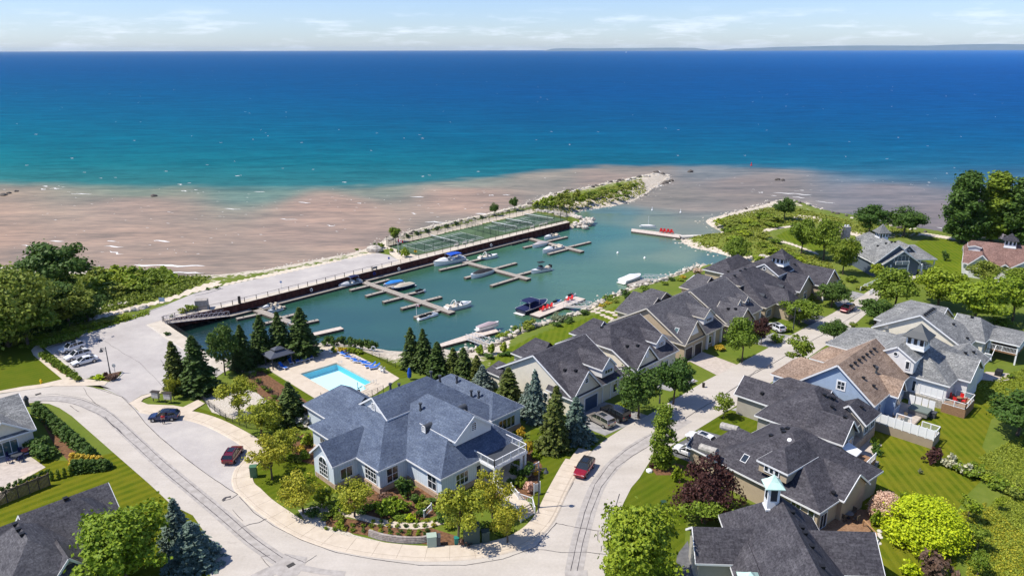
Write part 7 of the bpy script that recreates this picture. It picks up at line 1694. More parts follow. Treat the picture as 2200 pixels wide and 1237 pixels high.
# pool -----------------------------------------------------------------
M_tile = mat("pale_aqua_pool_shell", (.60, .88, .92), .5); M_tiled = mat("turquoise_pool_wall", (.06, .50, .66), .5)
pc = [G(x, y, .07) for x, y in POOL]; n = len(pc); cen = sum(pc, Vector()) / n
pt = thing("swimming_pool", "turquoise swimming pool in the pale deck beside the clubhouse", 'swimming pool', cen)
def ringz(d, z): return [Vector((p.x, p.y, z)) + (cen - p).normalized() * d * Vector((1, 1, 0)).length / 1.414 for p in pc]
cop = MB(); o1, i1 = ringz(-.4, .12), ringz(.02, .12); o0, i0 = ringz(-.4, .0), ringz(.02, -.2)
RF = lambda: [(i, (i + 1) % n, n + (i + 1) % n, n + i) for i in range(n)]
cop.add(o1 + i1, RF()); cop.add(o1 + o0, RF()); cop.add(i1 + i0, RF()); cop.build("coping", M_quay, pt)
sh_ = MB(); a_, b_ = ringz(.0, .05), ringz(.0, -1.35)
sh_.add(a_ + b_, RF(), None, 1); sh_.poly([p for p in b_]); sh_.build("pool_shell", [M_tile, M_tiled], pt)
M_pw = mat("clear_pool_water", (.35, .80, .88), .06, 0, .5); M_pw.node_tree.nodes['Principled BSDF'].inputs['Alpha'].default_value = .13; t = NT(M_pw); t.bump(t.noise(t.geo(), 2.5, 3), .25, .1)
wt_ = MB(); wt_.poly(ringz(.0, -.12)); wt_.build("pool_water", M_pw, pt)
M_lblue = mat("royal_blue_sling", (.015, .12, .50), .7)
def lounger(p, rz, label, flat=False, frame=M_white, fab=None):
    t_ = thing("sun_lounger", label, 'lounger', p, rz, "sun loungers round the pool"); fab = fab or M_lblue
    f = MB(); [f.bar((-.95, s * .32, .32), (.95, s * .32, .32), .07) for s in (-1, 1)]; [f.bar((x, -.32, .32), (x, .32, .32), .06) for x in (-.95, .2, .95)]; obj("frame", f.mesh("frame", frame), t_)
    s_ = MB(); s_.box((.4, 0, .37), (1.1, .56, .05)); obj("sling", s_.mesh("sling", fab), t_)
    b = MB(); e = .5 if flat else .95
    b.hexa([Vector(v) for v in ((-.15, -.28, .34), (-.15, .28, .34), (-.85, .28, e - .05), (-.85, -.28, e - .05), (-.15, -.28, .40), (-.15, .28, .40), (-.85, .28, e), (-.85, -.28, e))]); obj("backrest", b.mesh("backrest", fab), t_)
    for x in (-.85, .85):
        for y in (-.3, .3): l = MB(); l.bar((x, y, 0), (x, y, .33), .06); obj("leg", l.mesh("leg", frame), t_)
    t_.scale = (1.12,) * 3; return t_
for i, (x, y, a) in enumerate([(638, 776, -60), (648, 774, -60), (658, 771.5, -60), (667, 768, -60), (624, 779, -60), (608, 791, -35)]): lounger(G(x, y, .08), R(a), ORD[i] + " blue lounger of the group beside the gazebo, counting from its right side inward")
for i, (x, y, a) in enumerate([(736, 760, 150), (741, 764, 150), (752, 770, 160), (764, 775, 160), (770, 779, 165), (780, 780, 160), (788, 784, 160), (797, 789, 200), (806, 792, 200)]): lounger(G(x, y, .08), R(a), ORD[i] + " blue lounger along the far lawn side of the pool deck, from the marina end", flat=i > 3 and i < 7)
def pchair(p, rz, label, m=M_white, group="white pool chairs"):
    t_ = thing("patio_chair", label, 'chair', p, rz, group); s_ = MB(); s_.box((0, 0, .43), (.5, .5, .05)); obj("seat", s_.mesh("seat", m), t_)
    b = MB(); b.box((-.25, 0, .72), (.05, .5, .5)); obj("backrest", b.mesh("backrest", m), t_)
    for x in (-.22, .22):
        for y in (-.22, .22): l = MB(); l.bar((x, y, 0), (x, y, .42), .05); obj("leg", l.mesh("leg", m), t_)
    t_.scale = (1.15,) * 3; return t_
pchair(G(711, 760, .08), 1, "lone white chair at the marina corner of the pool deck"); pchair(G(817, 797, .08), 2.6, "white chair at the club end of the loungers, left of two"); pchair(G(823, 800, .08), 2.6, "white chair at the club end of the loungers, right of two"); pchair(G(694, 856, .08), .4, "dark chair alone on the near edge of the pool deck", M_dkgrey)
# gazebo
gb = [G(587, 794, .07), G(571.5, 784, .07), G(612, 773, .07), G(628, 782, .07)]; gc = sum(gb, Vector()) / 4
gt = thing("gazebo", "dark grey metal gazebo with a two-tier roof on the pool deck", 'gazebo', gc); m = MB()
ev = [gc + (Vector((p.x, p.y, 0)) - Vector((gc.x, gc.y, 0))) * 1.28 + Vector((0, 0, 2.35)) for p in gb]; md = [gc + (Vector((p.x, p.y, 0)) - Vector((gc.x, gc.y, 0))) * .42 + Vector((0, 0, 3.15)) for p in gb]
me_ = [gc + (Vector((p.x, p.y, 0)) - Vector((gc.x, gc.y, 0))) * .55 + Vector((0, 0, 3.3)) for p in gb]; tp = gc + Vector((0, 0, 3.85))
for i in range(4): j = (i + 1) % 4; m.quad(ev[i], ev[j], md[j], md[i]); m.add([me_[i], me_[j], tp], [(0, 1, 2)])
m.build("roof", mat("grey_standing_seam", (.10, .11, .14), .45, .3), gt); v = MB(); [v.bar(ev[i], ev[(i + 1) % 4], .1, .14) for i in range(4)]; [v.bar(me_[i], me_[(i + 1) % 4], .08, .12) for i in range(4)]; v.build("roof_edge", M_dkgrey, gt)
for p in gb: q = MB(); q.bar(p, p + Vector((0, 0, 2.4)), .2); q.build("post", M_dkgrey, gt)
# pool lift, ladders, blue umbrella
m = MB(); p = G(770, 850, .08); m.cyl(p, p + Vector((0, 0, 2.6)), .05); m.bar(p + Vector((0, 0, 1.4)), p + Vector((.7, .5, 1.6)), .12); m.box(p + Vector((.1, 0, .7)), (.5, .4, .9)); tag(m.build("pool_lift", M_dkgrey), "dark pool lift at the near right corner of the pool", 'pool lift')
for x, y, lb in ((732, 783, "pool ladder at the far corner"), (806, 824, "pool ladder at the right corner")):
    m = MB(); p = G(x, y, .08); [m.bar(p + Vector((s, 0, 0)), p + Vector((s, .1, .8)), .05) for s in (-.25, .25)]; [m.bar(p + Vector((s, .1, .8)), p + Vector((s - .2, -.4, .6)), .05) for s in (-.25, .25)]; tag(m.build("pool_ladder", M_alu), lb, 'pool ladder')
m = MB(); p = G(880, 812, .3); m.lathe(p, [(.1, 0), (.35, .2), (.42, 1.0), (.2, 1.9), (0, 2.1)], 8); tag(m.build("covered_barbecue", M_royal), "blue covered thing on the small slab behind the clubhouse ridge", 'cover')
E2_ = None
# ================================================================== FENCES, LAMPS, STREET THINGS
rail_line("black_fence", [(416, 845), (450, 874), (486, 902), (530, 920), (575, 925)], "black metal fence on the sidewalk side of the playground", 'fence', 1.2, 1.9, .045, M_black, 5)
rail_line("black_fence", [(498, 798), (537, 812), (586, 850), (640, 878), (668, 898), (690, 922)], "black metal fence between playground and the mulch bed of the pool lawn", 'fence', 1.2, 1.9, .045, M_black, 5)
rail_line("black_fence", [(530, 795), (566, 779), (640, 757), (700, 740), (740, 745), (800, 765), (850, 790)], "black metal fence around the marina side of the pool", 'fence', 1.3, 2.4, .04, M_black, 4)
rail_line("black_fence", [(729, 884), (745, 872), (800, 852), (824, 842)], "black metal fence between pool deck and clubhouse roof", 'fence', 1.3, 1.6, .045, M_black, 5)
rail_line("black_fence", [(690, 922), (711, 890)], "short piece of black fence with a gate below the pool corner", 'fence', 1.3, 1.2, .045, M_black, 5)
# board fence
a, b = G(-30, 1098, 0), G(108, 1042, 0); t_ = thing("board_fence", "dark weathered board fence between the two left-hand yards", 'fence', a); d = b - a; n = 52
m = MB(); [m.box(a.lerp(b, (i + .5) / n) + Vector((0, 0, .85)), (d.length / n * .86, .03, 1.7), math.atan2(d.y, d.x)) for i in range(n)]; m.build("boards", M_wooddk, t_)
m = MB(); m.bar(a + Vector((0, 0, 1.78)), b + Vector((0, 0, 1.78)), .12, .06); m.build("top_rail", M_wooddk, t_)
for i in range(7): m = MB(); p = a.lerp(b, i / 6); m.box(p + Vector((0, 0, .95)), (.14, .14, 1.9), math.atan2(d.y, d.x)); m.box(p + Vector((0, 0, 1.93)), (.2, .2, .07), math.atan2(d.y, d.x)); m.build("post", M_wooddk, t_)
# lamps
M_lamp = mat("lamp_lens", (.6, .6, .58), .3)
def lamp(bx, by, ty, side, label, banner=False, armlen=.9):
    p = G(bx, by, 0); h = hgt(bx, by, ty); t_ = thing("street_lamp", label, 'street lamp', p, 0, "street lamps")
    m = MB(); m.cyl((0, 0, 0), (0, 0, h), .11, .07, 8); m.cyl((0, 0, 0), (0, 0, .8), .17, .14, 8); obj("pole", m.mesh("pole", M_dkgrey), t_)
    a_ = MB(); a_.bar((0, 0, h - .35), (side * armlen, 0, h - .25), .07); a_.bar((0, 0, h - .9), (side * armlen * .8, 0, h - .3), .04)
    if banner: a_.bar((0, 0, h - .5), (-side * .8, 0, h - .5), .05); a_.bar((0, 0, h - .5), (-side * .75, 0, h - .8), .05)
    obj("arm", a_.mesh("arm", M_dkgrey), t_)
    s_ = MB(); s_.lathe((side * armlen, 0, h - .95), [(.34, 0), (.3, .18), (.14, .42), (.08, .7)], 10); hd = obj("lamp_shade", s_.mesh("lamp_shade", M_dkgrey), t_)
    g = MB(); g.lathe((side * armlen, 0, h - 1.02), [(0, 0), (.2, .03), (.3, .08)], 10); obj("lens", g.mesh("lens", M_lamp), hd)
lamp(1157.4, 1091.5, 1001, 1, "dark street lamp at the clubhouse corner with its shadow across the sidewalk", True)
lamp(237, 803.5, 745, -1, "dark street lamp in the parking island beside the three white cars")
lamp(1704, 708, 659, 1, "grey street lamp beside the round tree on the upper street", True); lamp(1417, 866, 800, 1, "dark street lamp rising among the trees at the street bend")
lamp(1907, 606, 572, 1, "thin dark lamp post before the craftsman house")
def sign(bx, by, ty, w, hh, m_, label, posts=1, rz=0, shape='box', name="road_sign", txt=None):
    p = G(bx, by, 0); h = hgt(bx, by, ty); t_ = thing(name, label, 'sign', p, rz)
    for s in ((0,) if posts == 1 else (-w / 2, w / 2)): m = MB(); m.bar((s, 0, 0), (s, 0, h - hh * .3), .07); obj("post", m.mesh("post", M_alu), t_)
    m = MB()
    if shape == 'box': m.box((0, -.05, h - hh / 2), (w, .04, hh))
    elif shape == 'disc': m.cyl((0, -.03, h - hh / 2), (0, -.07, h - hh / 2), hh / 2, hh / 2, 12)
    else: m.hexa([Vector((x, y, h - hh / 2 + z)) for y in (-.07,) for x, z in ((0, -hh / 2), (hh / 2, 0), (0, hh / 2), (-hh / 2, 0))] + [Vector((x, -.03, h - hh / 2 + z)) for x, z in ((0, -hh / 2), (hh / 2, 0), (0, hh / 2), (-hh / 2, 0))])
    obj("sign_panel", m.mesh("sign_panel", m_), t_); return t_
sign(248, 804, 781, .7, .7, M_alu, "round grey road sign seen from behind in the parking island", shape='disc'); sign(349, 654, 639, 1.3, 1.0, mat("pale_blue_sign", (.35, .45, .6), .5), "pale blue notice board on two posts at the path end", posts=2)
sign(605, 621, 603, .6, .6, mat("blue_sign", (.25, .35, .55), .5), "small round blue sign on the quay pavement", shape='disc'); sign(836, 565, 552, .5, .6, mat("blue_sign2", (.05, .1, .4), .5), "small blue sign near the flag pole at the ramp end"); sign(893, 548, 536, 1.1, 1.1, mat("yellow_sign", (.80, .52, .02), .5), "yellow diamond sign on the court fence corner", shape='diamond')
m = MB(); p = G(515, 652, 0); m.box(p + Vector((0, 0, .9)), (.5, .5, 1.8)); tag(m.build("bollard", M_postd), "tall dark post on the quay next to the wall", 'post')
for x, y, w, dd, h, c_, nm, lb, ct in ((435, 663, 2.6, 2.0, 2.2, nmat("grey_concrete_box", (.30, .27, .24), (.40, .36, .32), 2), "service_box", "square concrete service box on the quay beside the round shrub", 'box'),
                                  (928, 1172, 1.1, .9, 1.5, mat("pale_green_paint", (.36, .44, .36), .6), "utility_box", "pale green utility box at the end of the curved stone wall", 'utility box'), (941, 1170, .6, .8, 1.3, M_dkgrey, "utility_box", "dark utility box right beside the pale green one", 'utility box'),
                                  (1013, 1165, 1.9, 1.2, 2.4, mat("dark_green_paint", (.05, .08, .07), .6), "transformer_box", "large dark green transformer box in the shade of the honey locust", 'utility box'), (1043, 1163, .9, .8, 1.5, mat("dark_green_paint2", (.05, .08, .07), .6), "utility_box", "smaller dark green box right of the transformer", 'utility box'),
                                  (981, 1168, .5, .5, .9, mat("teal_paint", (.02, .2, .16), .5), "utility_box", "small teal pedestal under the honey locust", 'utility box'), (546, 1024, .9, .8, 1.7, mat("green_paint", (.07, .16, .09), .6), "utility_box", "green utility box under the honey locust beside the kerb bend", 'utility box'),
                                  (1425, 1090, .6, .5, .9, mat("green_paint3", (.03, .07, .045), .6), "utility_box", "small dark green pedestal on the lawn below the copper beech", 'utility box'), (1511, 832, .35, .35, .8, M_postd, "utility_box", "tiny dark pedestal on the grass strip between driveways", 'utility box'),
                                  (2003, 896, 1.0, .9, .9, M_dkgrey, "storage_bin", "dark storage bin beside the hot tub", 'bin')):
    m = MB(); p = G(x, y, 0); m.box(p + Vector((0, 0, h / 2)), (w, dd, h), R(45) if nm == "storage_bin" else R(10)); m.box(p + Vector((0, 0, h + .03)), (w + .1, dd + .1, .07), R(45) if nm == "storage_bin" else R(10))
    o = m.build(nm, c_); tag(o, lb, ct)
# community mailboxes
def mailbox(x, y, rz, units, label):
    t_ = thing("mailbox_cluster", label, 'mailbox', G(x, y, .1), rz, None)
    m = MB(); m.box((0, 0, 1.25), (1.25 * units, .5, 1.1)); obj("cabinet", m.mesh("cabinet", mat("beige_cabinet", (.40, .37, .32), .6)), t_)
    r_ = MB(); r_.box((0, 0, 1.86), (1.25 * units + .25, .75, .1)); obj("roof", r_.mesh("roof", M_postd), t_)
    for i in range(units * 4): d_ = MB(); d_.box((-.625 * units + .16 + i * .312, -.26, 1.25), (.27, .02, .95)); obj("mail_door", d_.mesh("mail_door", mat("mail_door_paint", (.52, .50, .46), .5) if i == 0 and units == 1 else bpy.data.materials.get("mail_door_paint") or mat("mail_door_paint", (.52, .50, .46), .5)), t_)
    for s in (-1, 1): l = MB(); l.bar((s * .55 * units, 0, 0), (s * .55 * units, 0, .72), .1); obj("leg", l.mesh("leg", M_postd), t_)
mailbox(336, 862, R(-12), 1, "left half of the community mailbox beside the blue car"); mailbox(362, 865, R(-12), 1, "right half of the community mailbox beside the blue car"); mailbox(1248, 947, R(45), 1, "single community mailbox under the silvery spruce")
m = MB(); p = G(89, 824, 0); m.lathe(p, [(.22, 0), (.18, .1), (.16, .6), (.2, .62), (.12, .85), (0, .9)], 8); m.box(p + Vector((0, 0, .5)), (.5, .14, .14)); tag(m.build("fire_hydrant", mat("yellow_hydrant_paint", (.85, .55, .02), .5)), "yellow fire hydrant at the edge of the left lawn", 'hydrant')
m = MB(); p = G(59, 872, 0); m.lathe(p, [(.35, 0), (.3, 1.0), (.42, 1.1), (.38, 1.5), (.15, 1.9), (0, 2.0)], 8); tag(m.build("garden_lantern", M_dkgrey), "dark stone lantern behind the left cottage roof", 'lantern')
# flags
def flag(bx, by, ty, label, z=0.0):
    p = G(bx, by, z); h = hgt(bx, by, ty, z); t_ = thing("flag_pole", label, 'flag', p); m = MB(); m.cyl((0, 0, 0), (0, 0, h), .06, .04, 6); obj("pole", m.mesh("pole", M_white), t_)
    Mr = bpy.data.materials.get("flag_red") or mat("flag_red", (.62, .02, .03), .8); fl_ = MB(); W_, H_ = h * .32, h * .17; N = 12
    def Q(u, v): return Vector((u * W_, .12 * math.sin(u * 7) * W_ * .5, h - .1 - v * H_ - u * u * H_ * .55))
    for i in range(N): u0, u1 = i / N, (i + 1) / N; fl_.quad(Q(u0, 1), Q(u1, 1), Q(u1, 0), Q(u0, 0), 0 if (u1 < .27 or u0 > .72) else 1)
    lf = [(.5, .12), (.54, .3), (.62, .26), (.6, .42), (.68, .5), (.58, .62), (.6, .7), (.51, .68), (.51, .86), (.49, .86), (.49, .68), (.4, .7), (.42, .62), (.32, .5), (.4, .42), (.38, .26), (.46, .3)]
    for sg in (-.02, .02): fl_.add([Q(u, v) + Vector((0, sg, 0)) for u, v in lf], [tuple(range(len(lf)))], None, 0)
    obj("flag", fl_.mesh("flag", [Mr, M_white], fix=False), t_)
flag(856, 547, 513, "red and white maple leaf flag on a white pole at the tennis courts"); flag(895, 676, 653, "small red and white flag at the end of the dock finger with jet skis", DZ)
for i, (x, y) in enumerate([(669, 622), (857, 577), (1055, 526), (804, 587)]):
    m = MB(); p = G(x, y, -.9); rr = .38; pts = [p + Vector((.05, -.25, 0)) + Vector((math.cos(u) * rr * .75, -math.cos(u) * .0, math.sin(u) * rr)) for u in [2 * math.pi * k / 10 for k in range(11)]]; [m.bar(q, r_, .14) for q, r_ in zip(pts[:-1], pts[1:])]
    tag(m.build("life_ring", M_white if i != 3 else M_royal), ["white life ring hanging on the rust-red wall near the left boats", "white life ring on the rust-red wall left of the cruiser", "white life ring on the rust-red wall below the court gate", "blue life ring on the rust-red wall"][i], 'life ring')
m = MB(); p = G(830, 744 + 0, .9); p = G(802, 748, 1.0); pts = [p + Vector((math.cos(u) * .4, 0, math.sin(u) * .4)) for u in [2 * math.pi * k / 10 for k in range(11)]]; [m.bar(q, r_, .16) for q, r_ in zip(pts[:-1], pts[1:])]; m.bar(p - Vector((0, 0, 1)), p - Vector((0, 0, .4)), .1); tag(m.build("life_ring", M_white), "white life ring on a post above the shrubs beyond the pool", 'life ring')
bench(G(805, 580, .05), R(45), "dark bench on the quay above the cruiser", M_dkgrey)
# curved stone retaining wall in front of the club garden
m = MB(); q = smooth_px([(793, 1150), (820, 1159), (860, 1165), (900, 1166), (925, 1161)], 5); P_ = [G(x, y, 0) for x, y in q]
M_block = nmat("grey_stone_blocks", (.24, .20, .18), (.42, .37, .33), 3.5, .9, .4)
for k in range(4):
    for a, b in zip(P_[:-1], P_[1:]): m.bar(a + Vector((0, .06 * k, .09 + .19 * k)), b + Vector((0, .06 * k, .09 + .19 * k)), .32, .175)
tag(m.build("garden_wall", M_block), "low curved grey block wall below the front garden", 'garden wall')
# entrance steps with white railing, right of the club
t_ = thing("entrance_steps", "wide pale entrance steps with white railings at the clubhouse corner", 'steps', G(1130, 1110, 0)); P0, P1, P2_, P3 = G(1119, 1121, 0), G(1149, 1103, 0), G(1112, 1066, 0), G(1075, 1082, 0)
m = MB()
for i in range(5): u0, u1 = i * .07, (i + 1) * .07 + (.66 if i == 4 else 0); a, b, c, d = P0.lerp(P3, u0), P1.lerp(P2_, u0), P1.lerp(P2_, u1), P0.lerp(P3, u1); z_ = Vector((0, 0, .15 * (i + 1))); m.hexa([a, b, c, d, a + z_, b + z_, c + z_, d + z_])
m.build("step", M_side, t_)
def wrail(pts, parent, zs, name="railing"):
    m = MB(); P_ = [G(x, y, z) for (x, y), z in zip(pts, zs)]
    for p, q in zip(P_[:-1], P_[1:]):
        up = Vector((0, 0, .95)); m.bar(p + up, q + up, .1, .07); m.bar(p + Vector((0, 0, .12)), q + Vector((0, 0, .12)), .06); k = max(2, int((q - p).length / .22))
        for i in range(k + 1): c = p.lerp(q, i / k); m.bar(c + Vector((0, 0, .1)), c + up, .045)
    for p in P_: m.bar(p, p + Vector((0, 0, 1.15)), .14)
    return m.build(name, M_white, parent)
wrail([(1149, 1104), (1144, 1083), (1115, 1073), (1098, 1052)], t_, (0, .3, .7, .7)); wrail([(1119, 1122), (1108, 1098), (1082, 1085)], t_, (0, .6, .75)); 
wr = thing("white_railing", "short white railing at the left end of the front garden path", 'railing', G(912, 1112, 0)); wrail([(911, 1112), (927, 1096)], wr, (0, .2))
sp_ = thing("sign_panel", "white panel with a round emblem between posts beside the lamp", 'sign', G(1154, 1064, 0)); m = MB()
a, b = G(1147, 1064, 0), G(1160, 1060, 0); [m.bar(p, p + Vector((0, 0, 1.9)), .14) for p in (a, b)]; m.build("post", M_white, sp_); m = MB(); m.hexa([a + Vector((0, -.03, .5)), b + Vector((0, -.03, .5)), b + Vector((0, .03, .5)), a + Vector((0, .03, .5)), a + Vector((0, -.03, 1.7)), b + Vector((0, -.03, 1.7)), b + Vector((0, .03, 1.7)), a + Vector((0, .03, 1.7))]); m.build("panel", mat("pale_panel", (.6, .6, .6), .5), sp_)
# right side: bridge rails, pergola, patio structures
br = thing("white_bridge_railing", "white railings on both sides of the little bridge at the street end", 'railing', G(1860, 620, 0)); wrail([(1848, 625), (1857, 619), (1884, 607)], br, (0, 0, 0)); wrail([(1868, 634), (1880, 625), (1897, 612)], br, (0, 0, 0))
pe = thing("pergola", "white pergola on the waterside terrace behind the row houses", 'pergola', G(1490, 620, 0)); c4 = [G(1473, 632, 0), G(1506, 637, 0), G(1520, 622, 0), G(1490, 618, 0)]
for p in c4: m = MB(); m.bar(p, p + Vector((0, 0, 3.2)), .25); m.build("post", M_white, pe)
m = MB(); 
for i in range(11): u = i / 10; m.bar(c4[0].lerp(c4[1], u) + Vector((0, 0, 3.25)), c4[3].lerp(c4[2], u) + Vector((0, 0, 3.25)), .22, .18)
m.bar(c4[0] + Vector((0, 0, 3.1)), c4[1] + Vector((0, 0, 3.1)), .2, .25); m.bar(c4[3] + Vector((0, 0, 3.1)), c4[2] + Vector((0, 0, 3.1)), .2, .25); m.build("slats", M_white, pe)
# big raised patio with white privacy fence
def stq(x, y, z): p = G(x, y, z); a = R(45); return (p.x * math.cos(a) + p.y * math.sin(a), p.x * math.sin(a) - p.y * math.cos(a))
c1, c2, c0 = stq(2001, 965, 0), stq(2022, 941, 0), stq(1885, 925, 0)
s0 = (c1[0] + c0[0]) / 2; t1 = (c1[1] + c2[1]) / 2; t0 = c0[1] - 1; s1 = s0 + 7.6
rp = thing("raised_patio", "raised tan-walled patio behind the blue house with white privacy fence", 'patio', ST(s0, t0)); 
def stbox(name, a0, a1, b0, b1, z0, z1, m_, parent):
    m = MB(); m.hexa([ST(a0, b0, z0), ST(a1, b0, z0), ST(a1, b1, z0), ST(a0, b1, z0), ST(a0, b0, z1), ST(a1, b0, z1), ST(a1, b1, z1), ST(a0, b1, z1)]); return m.build(name, m_, parent)
stbox("retaining_wall", s0, s0 + 3.4, t0, t1, 0, 1.35, M_wtan, rp); stbox("retaining_wall", s0 + 3.42, s1 + 5, t0, t1 - 4.2, 0, .35, M_wtan, rp); stbox("patio_floor", s0 + .12, s0 + 3.3, t0 + .1, t1 - .1, 1.36, 1.40, M_pave, rp); stbox("patio_floor", s0 + 3.5, s1 + 4.9, t0 + .1, t1 - 4.3, .36, .40, M_pave, rp)
k = 8
for i in range(k): b0 = t0 + (t1 - t0) * i / k; stbox("fence_panel", s0 + .02, s0 + .08, b0 + .08, b0 + (t1 - t0) / k - .06, 1.45, 3.0, M_white, rp)
for i in range(k + 1): b0 = t0 + (t1 - t0) * i / k; stbox("fence_post", s0 - .02, s0 + .12, b0 - .07, b0 + .07, 1.35, 3.12, M_white, rp)
def glassrail(pts, z, parent):
    m = MB(); g = MB(); P_ = [ST(a, b, z) for a, b in pts]
    for p, q in zip(P_[:-1], P_[1:]):
        n = max(1, round((q - p).length / 1.6)); up = Vector((0, 0, 1.05)); [m.bar(p.lerp(q, i / n), p.lerp(q, i / n) + up, .12) for i in range(n + 1)]; m.bar(p + up, q + up, .1); m.bar(p + Vector((0, 0, .08)), q + Vector((0, 0, .08)), .08); g.quad(p + Vector((0, 0, .1)), q + Vector((0, 0, .1)), q + up, p + up)
    r_ = m.build("glass_railing", M_white, parent); g.build("glass_panel", M_clear, r_)
glassrail([(s0 + .2, t1 - .1), (s0 + 3.2, t1 - .1), (s0 + 3.2, t1 - 2.6)], 1.4, rp); glassrail([(s0 + 3.2, t1 - 4.2), (s0 + 3.2, t0 + 2.5)], 1.4, rp)
ht = stq(1975, 888, .4); tb_ = thing("hot_tub", "grey covered hot tub on the patio behind the blue house", 'hot tub', ST(ht[0], ht[1], .4)); stbox("cover", ht[0] - 1.2, ht[0] + 1.2, ht[1] - 1.5, ht[1] + 1.5, 1.15, 1.35, mat("grey_green_cover", (.16, .19, .17), .7), tb_); stbox("cabinet", ht[0] - 1.1, ht[0] + 1.1, ht[1] - 1.4, ht[1] + 1.4, .4, 1.14, M_deckgrey, tb_)
wf0, wf1 = stq(1948, 872, 0), stq(2006, 888, 0); wf = thing("white_privacy_fence", "tall white privacy fence beside the hot tub", 'fence', ST(*wf0))
for i in range(4): b0 = wf0[1] + (wf1[1] - wf0[1]) * i / 4; stbox("fence_panel", wf1[0], wf1[0] + .06, b0 + .07, b0 + (wf1[1] - wf0[1]) / 4 - .05, .1, 2.1, M_white, wf)
pl_ = stq(1955, 915, 1.4)
def patio_set(pz, label, mt, mc, n=4, top=.5, prefix='', grp=''):
    t_ = thing("patio_table", label, 'table', pz); m = MB(); m.cyl((0, 0, .7), (0, 0, .75), top, top, 12); obj("tabletop", m.mesh("tabletop", mt), t_); l = MB(); l.cyl((0, 0, 0), (0, 0, .7), .06); l.cyl((0, 0, 0), (0, 0, .04), .3); obj("leg", l.mesh("leg", M_dkgrey), t_)
    for i in range(n): a = 2 * math.pi * i / n + .6; pchair(Vector(pz) + Vector((math.cos(a), math.sin(a), 0)) * (top + .45), a + math.pi, ORD[i] + " chair round the " + prefix, mc, grp)
patio_set(G(38, 985, .06), "dark patio table at the left cottage", M_dkgrey, M_navy, 5, .75, "patio table at the left cottage", "chairs on the left brick patio")
um = thing("red_umbrella_table", "small round red table by the cottage patio door", 'table', G(57, 975, .06)); m = MB(); m.cyl((0, 0, .7), (0, 0, .76), .6, .6, 14); obj("tabletop", m.mesh("tabletop", mat("coral_red", (.75, .12, .07), .6)), um); m = MB(); m.cyl((0, 0, 0), (0, 0, .7), .05); obj("leg", m.mesh("leg", M_dkgrey), um)
patio_set(ST(131, -26.8, 1.5), "table on the railed wooden deck of the cupola house", M_wood, M_redch, 4, .5, "table on the railed wooden deck", "chairs on the wooden deck")
patio_set(ST(s0 + 5.4, t1 - 6.2, .4), "brown round table beside the hot tub", M_wood, M_wooddk, 3, .5, "table beside the hot tub", "chairs beside the hot tub")
patio_set(G(1822, 1112, .12), "grey table on the wooden terrace behind the tan dormer house", M_deckgrey, M_wooddk, 4, .6, "table on the terrace behind the dormer house", "chairs on the terrace behind the dormer house")
sheet("timber_terrace", [(1770, 1120), (1800, 1090), (1868, 1095), (1872, 1140), (1840, 1150), (1790, 1140)], .1, M_wood, .1)
m = MB(); a = G(1850, 1055, 0); b = G(1873, 1060, 0); [m.bar(a + Vector((0, 0, .3 + .2 * i)), b + Vector((0, 0, .3 + .2 * i)), .04, .15) for i in range(9)]; [m.bar(q, q + Vector((0, 0, 2.1)), .1) for q in (a, b)]; tag(m.build("slat_screen", nmat("weathered_slats", (.36, .34, .31), (.46, .44, .40), 3)), "grey slatted privacy screen beside the pink mound", 'screen')
m = MB(); pts = [G(1856, 1116, 1.0), G(1884, 1146, .9), G(1880, 1164, .6)]; [m.bar(q, r_, .12) for q, r_ in zip(pts[:-1], pts[1:])]; [m.bar(q, Vector((q.x, q.y, 0)), .12) for q in pts]; tag(m.build("wooden_handrail", nmat("orange_wood", (.36, .2, .09), (.48, .28, .14), 3)), "orange-brown wooden handrail below the timber terrace", 'handrail')
for i, (x, y) in enumerate([(1890, 1140), (1888, 1147), (1891, 1153), (1884, 1160), (1888, 1166), (1878, 1174), (1874, 1182), (1870, 1190)]):
    m = MB(); p = G(x, y, .04); m.lathe(p - Vector((0, 0, .04)), [(.35, 0), (.33, .07), (0, .08)], 7); tag(m.build("stepping_stone", M_conc), ORD[i] + " stepping stone from the top beside the pink mound", 'stone', "stepping stones by the pink mound")
for i, (x, y) in enumerate([(1275, 669), (1285, 672), (1295, 677), (1304, 681), (1312, 684), (1318, 688), (1322, 692), (1295, 667), (1306, 670), (1316, 672), (1322, 677), (1282, 664), (1290, 661)]):
    p = G(x, y, 0); gz = ground_z(p.x, p.y); p = G(x, y, gz); m = MB(); m.lathe(p, [(.75, -.1), (.7, .09), (0, .1)], 6); tag(m.build("stepping_stone", M_side), "pale stepping stone crossing the lawn by the golden flowers", 'stone', "stepping stones by the golden flowers")
m = MB(); p = G(1876, 1000, 0); m.box(p + Vector((0, 0, .3)), (1.4, 1.0, .6), R(45)); tag(m.build("planter_box", M_deckgrey), "grey planter box on the small brick patio", 'planter')
m = MB(); p = G(1395, 1012, 0); m.lathe(p, [(.5, 0), (.45, .25), (.2, .4), (0, .42)], 7); tag(m.build("garden_stone", M_white), "white garden stone beside the columnar tree", 'stone')
m = MB(); m.box(G(2146, 800, .5), (1.6, 1.0, 1.0), R(45)); tag(m.build("covered_barbecue", M_blackc), "black covered barbecue under the balcony stairs", 'barbecue')

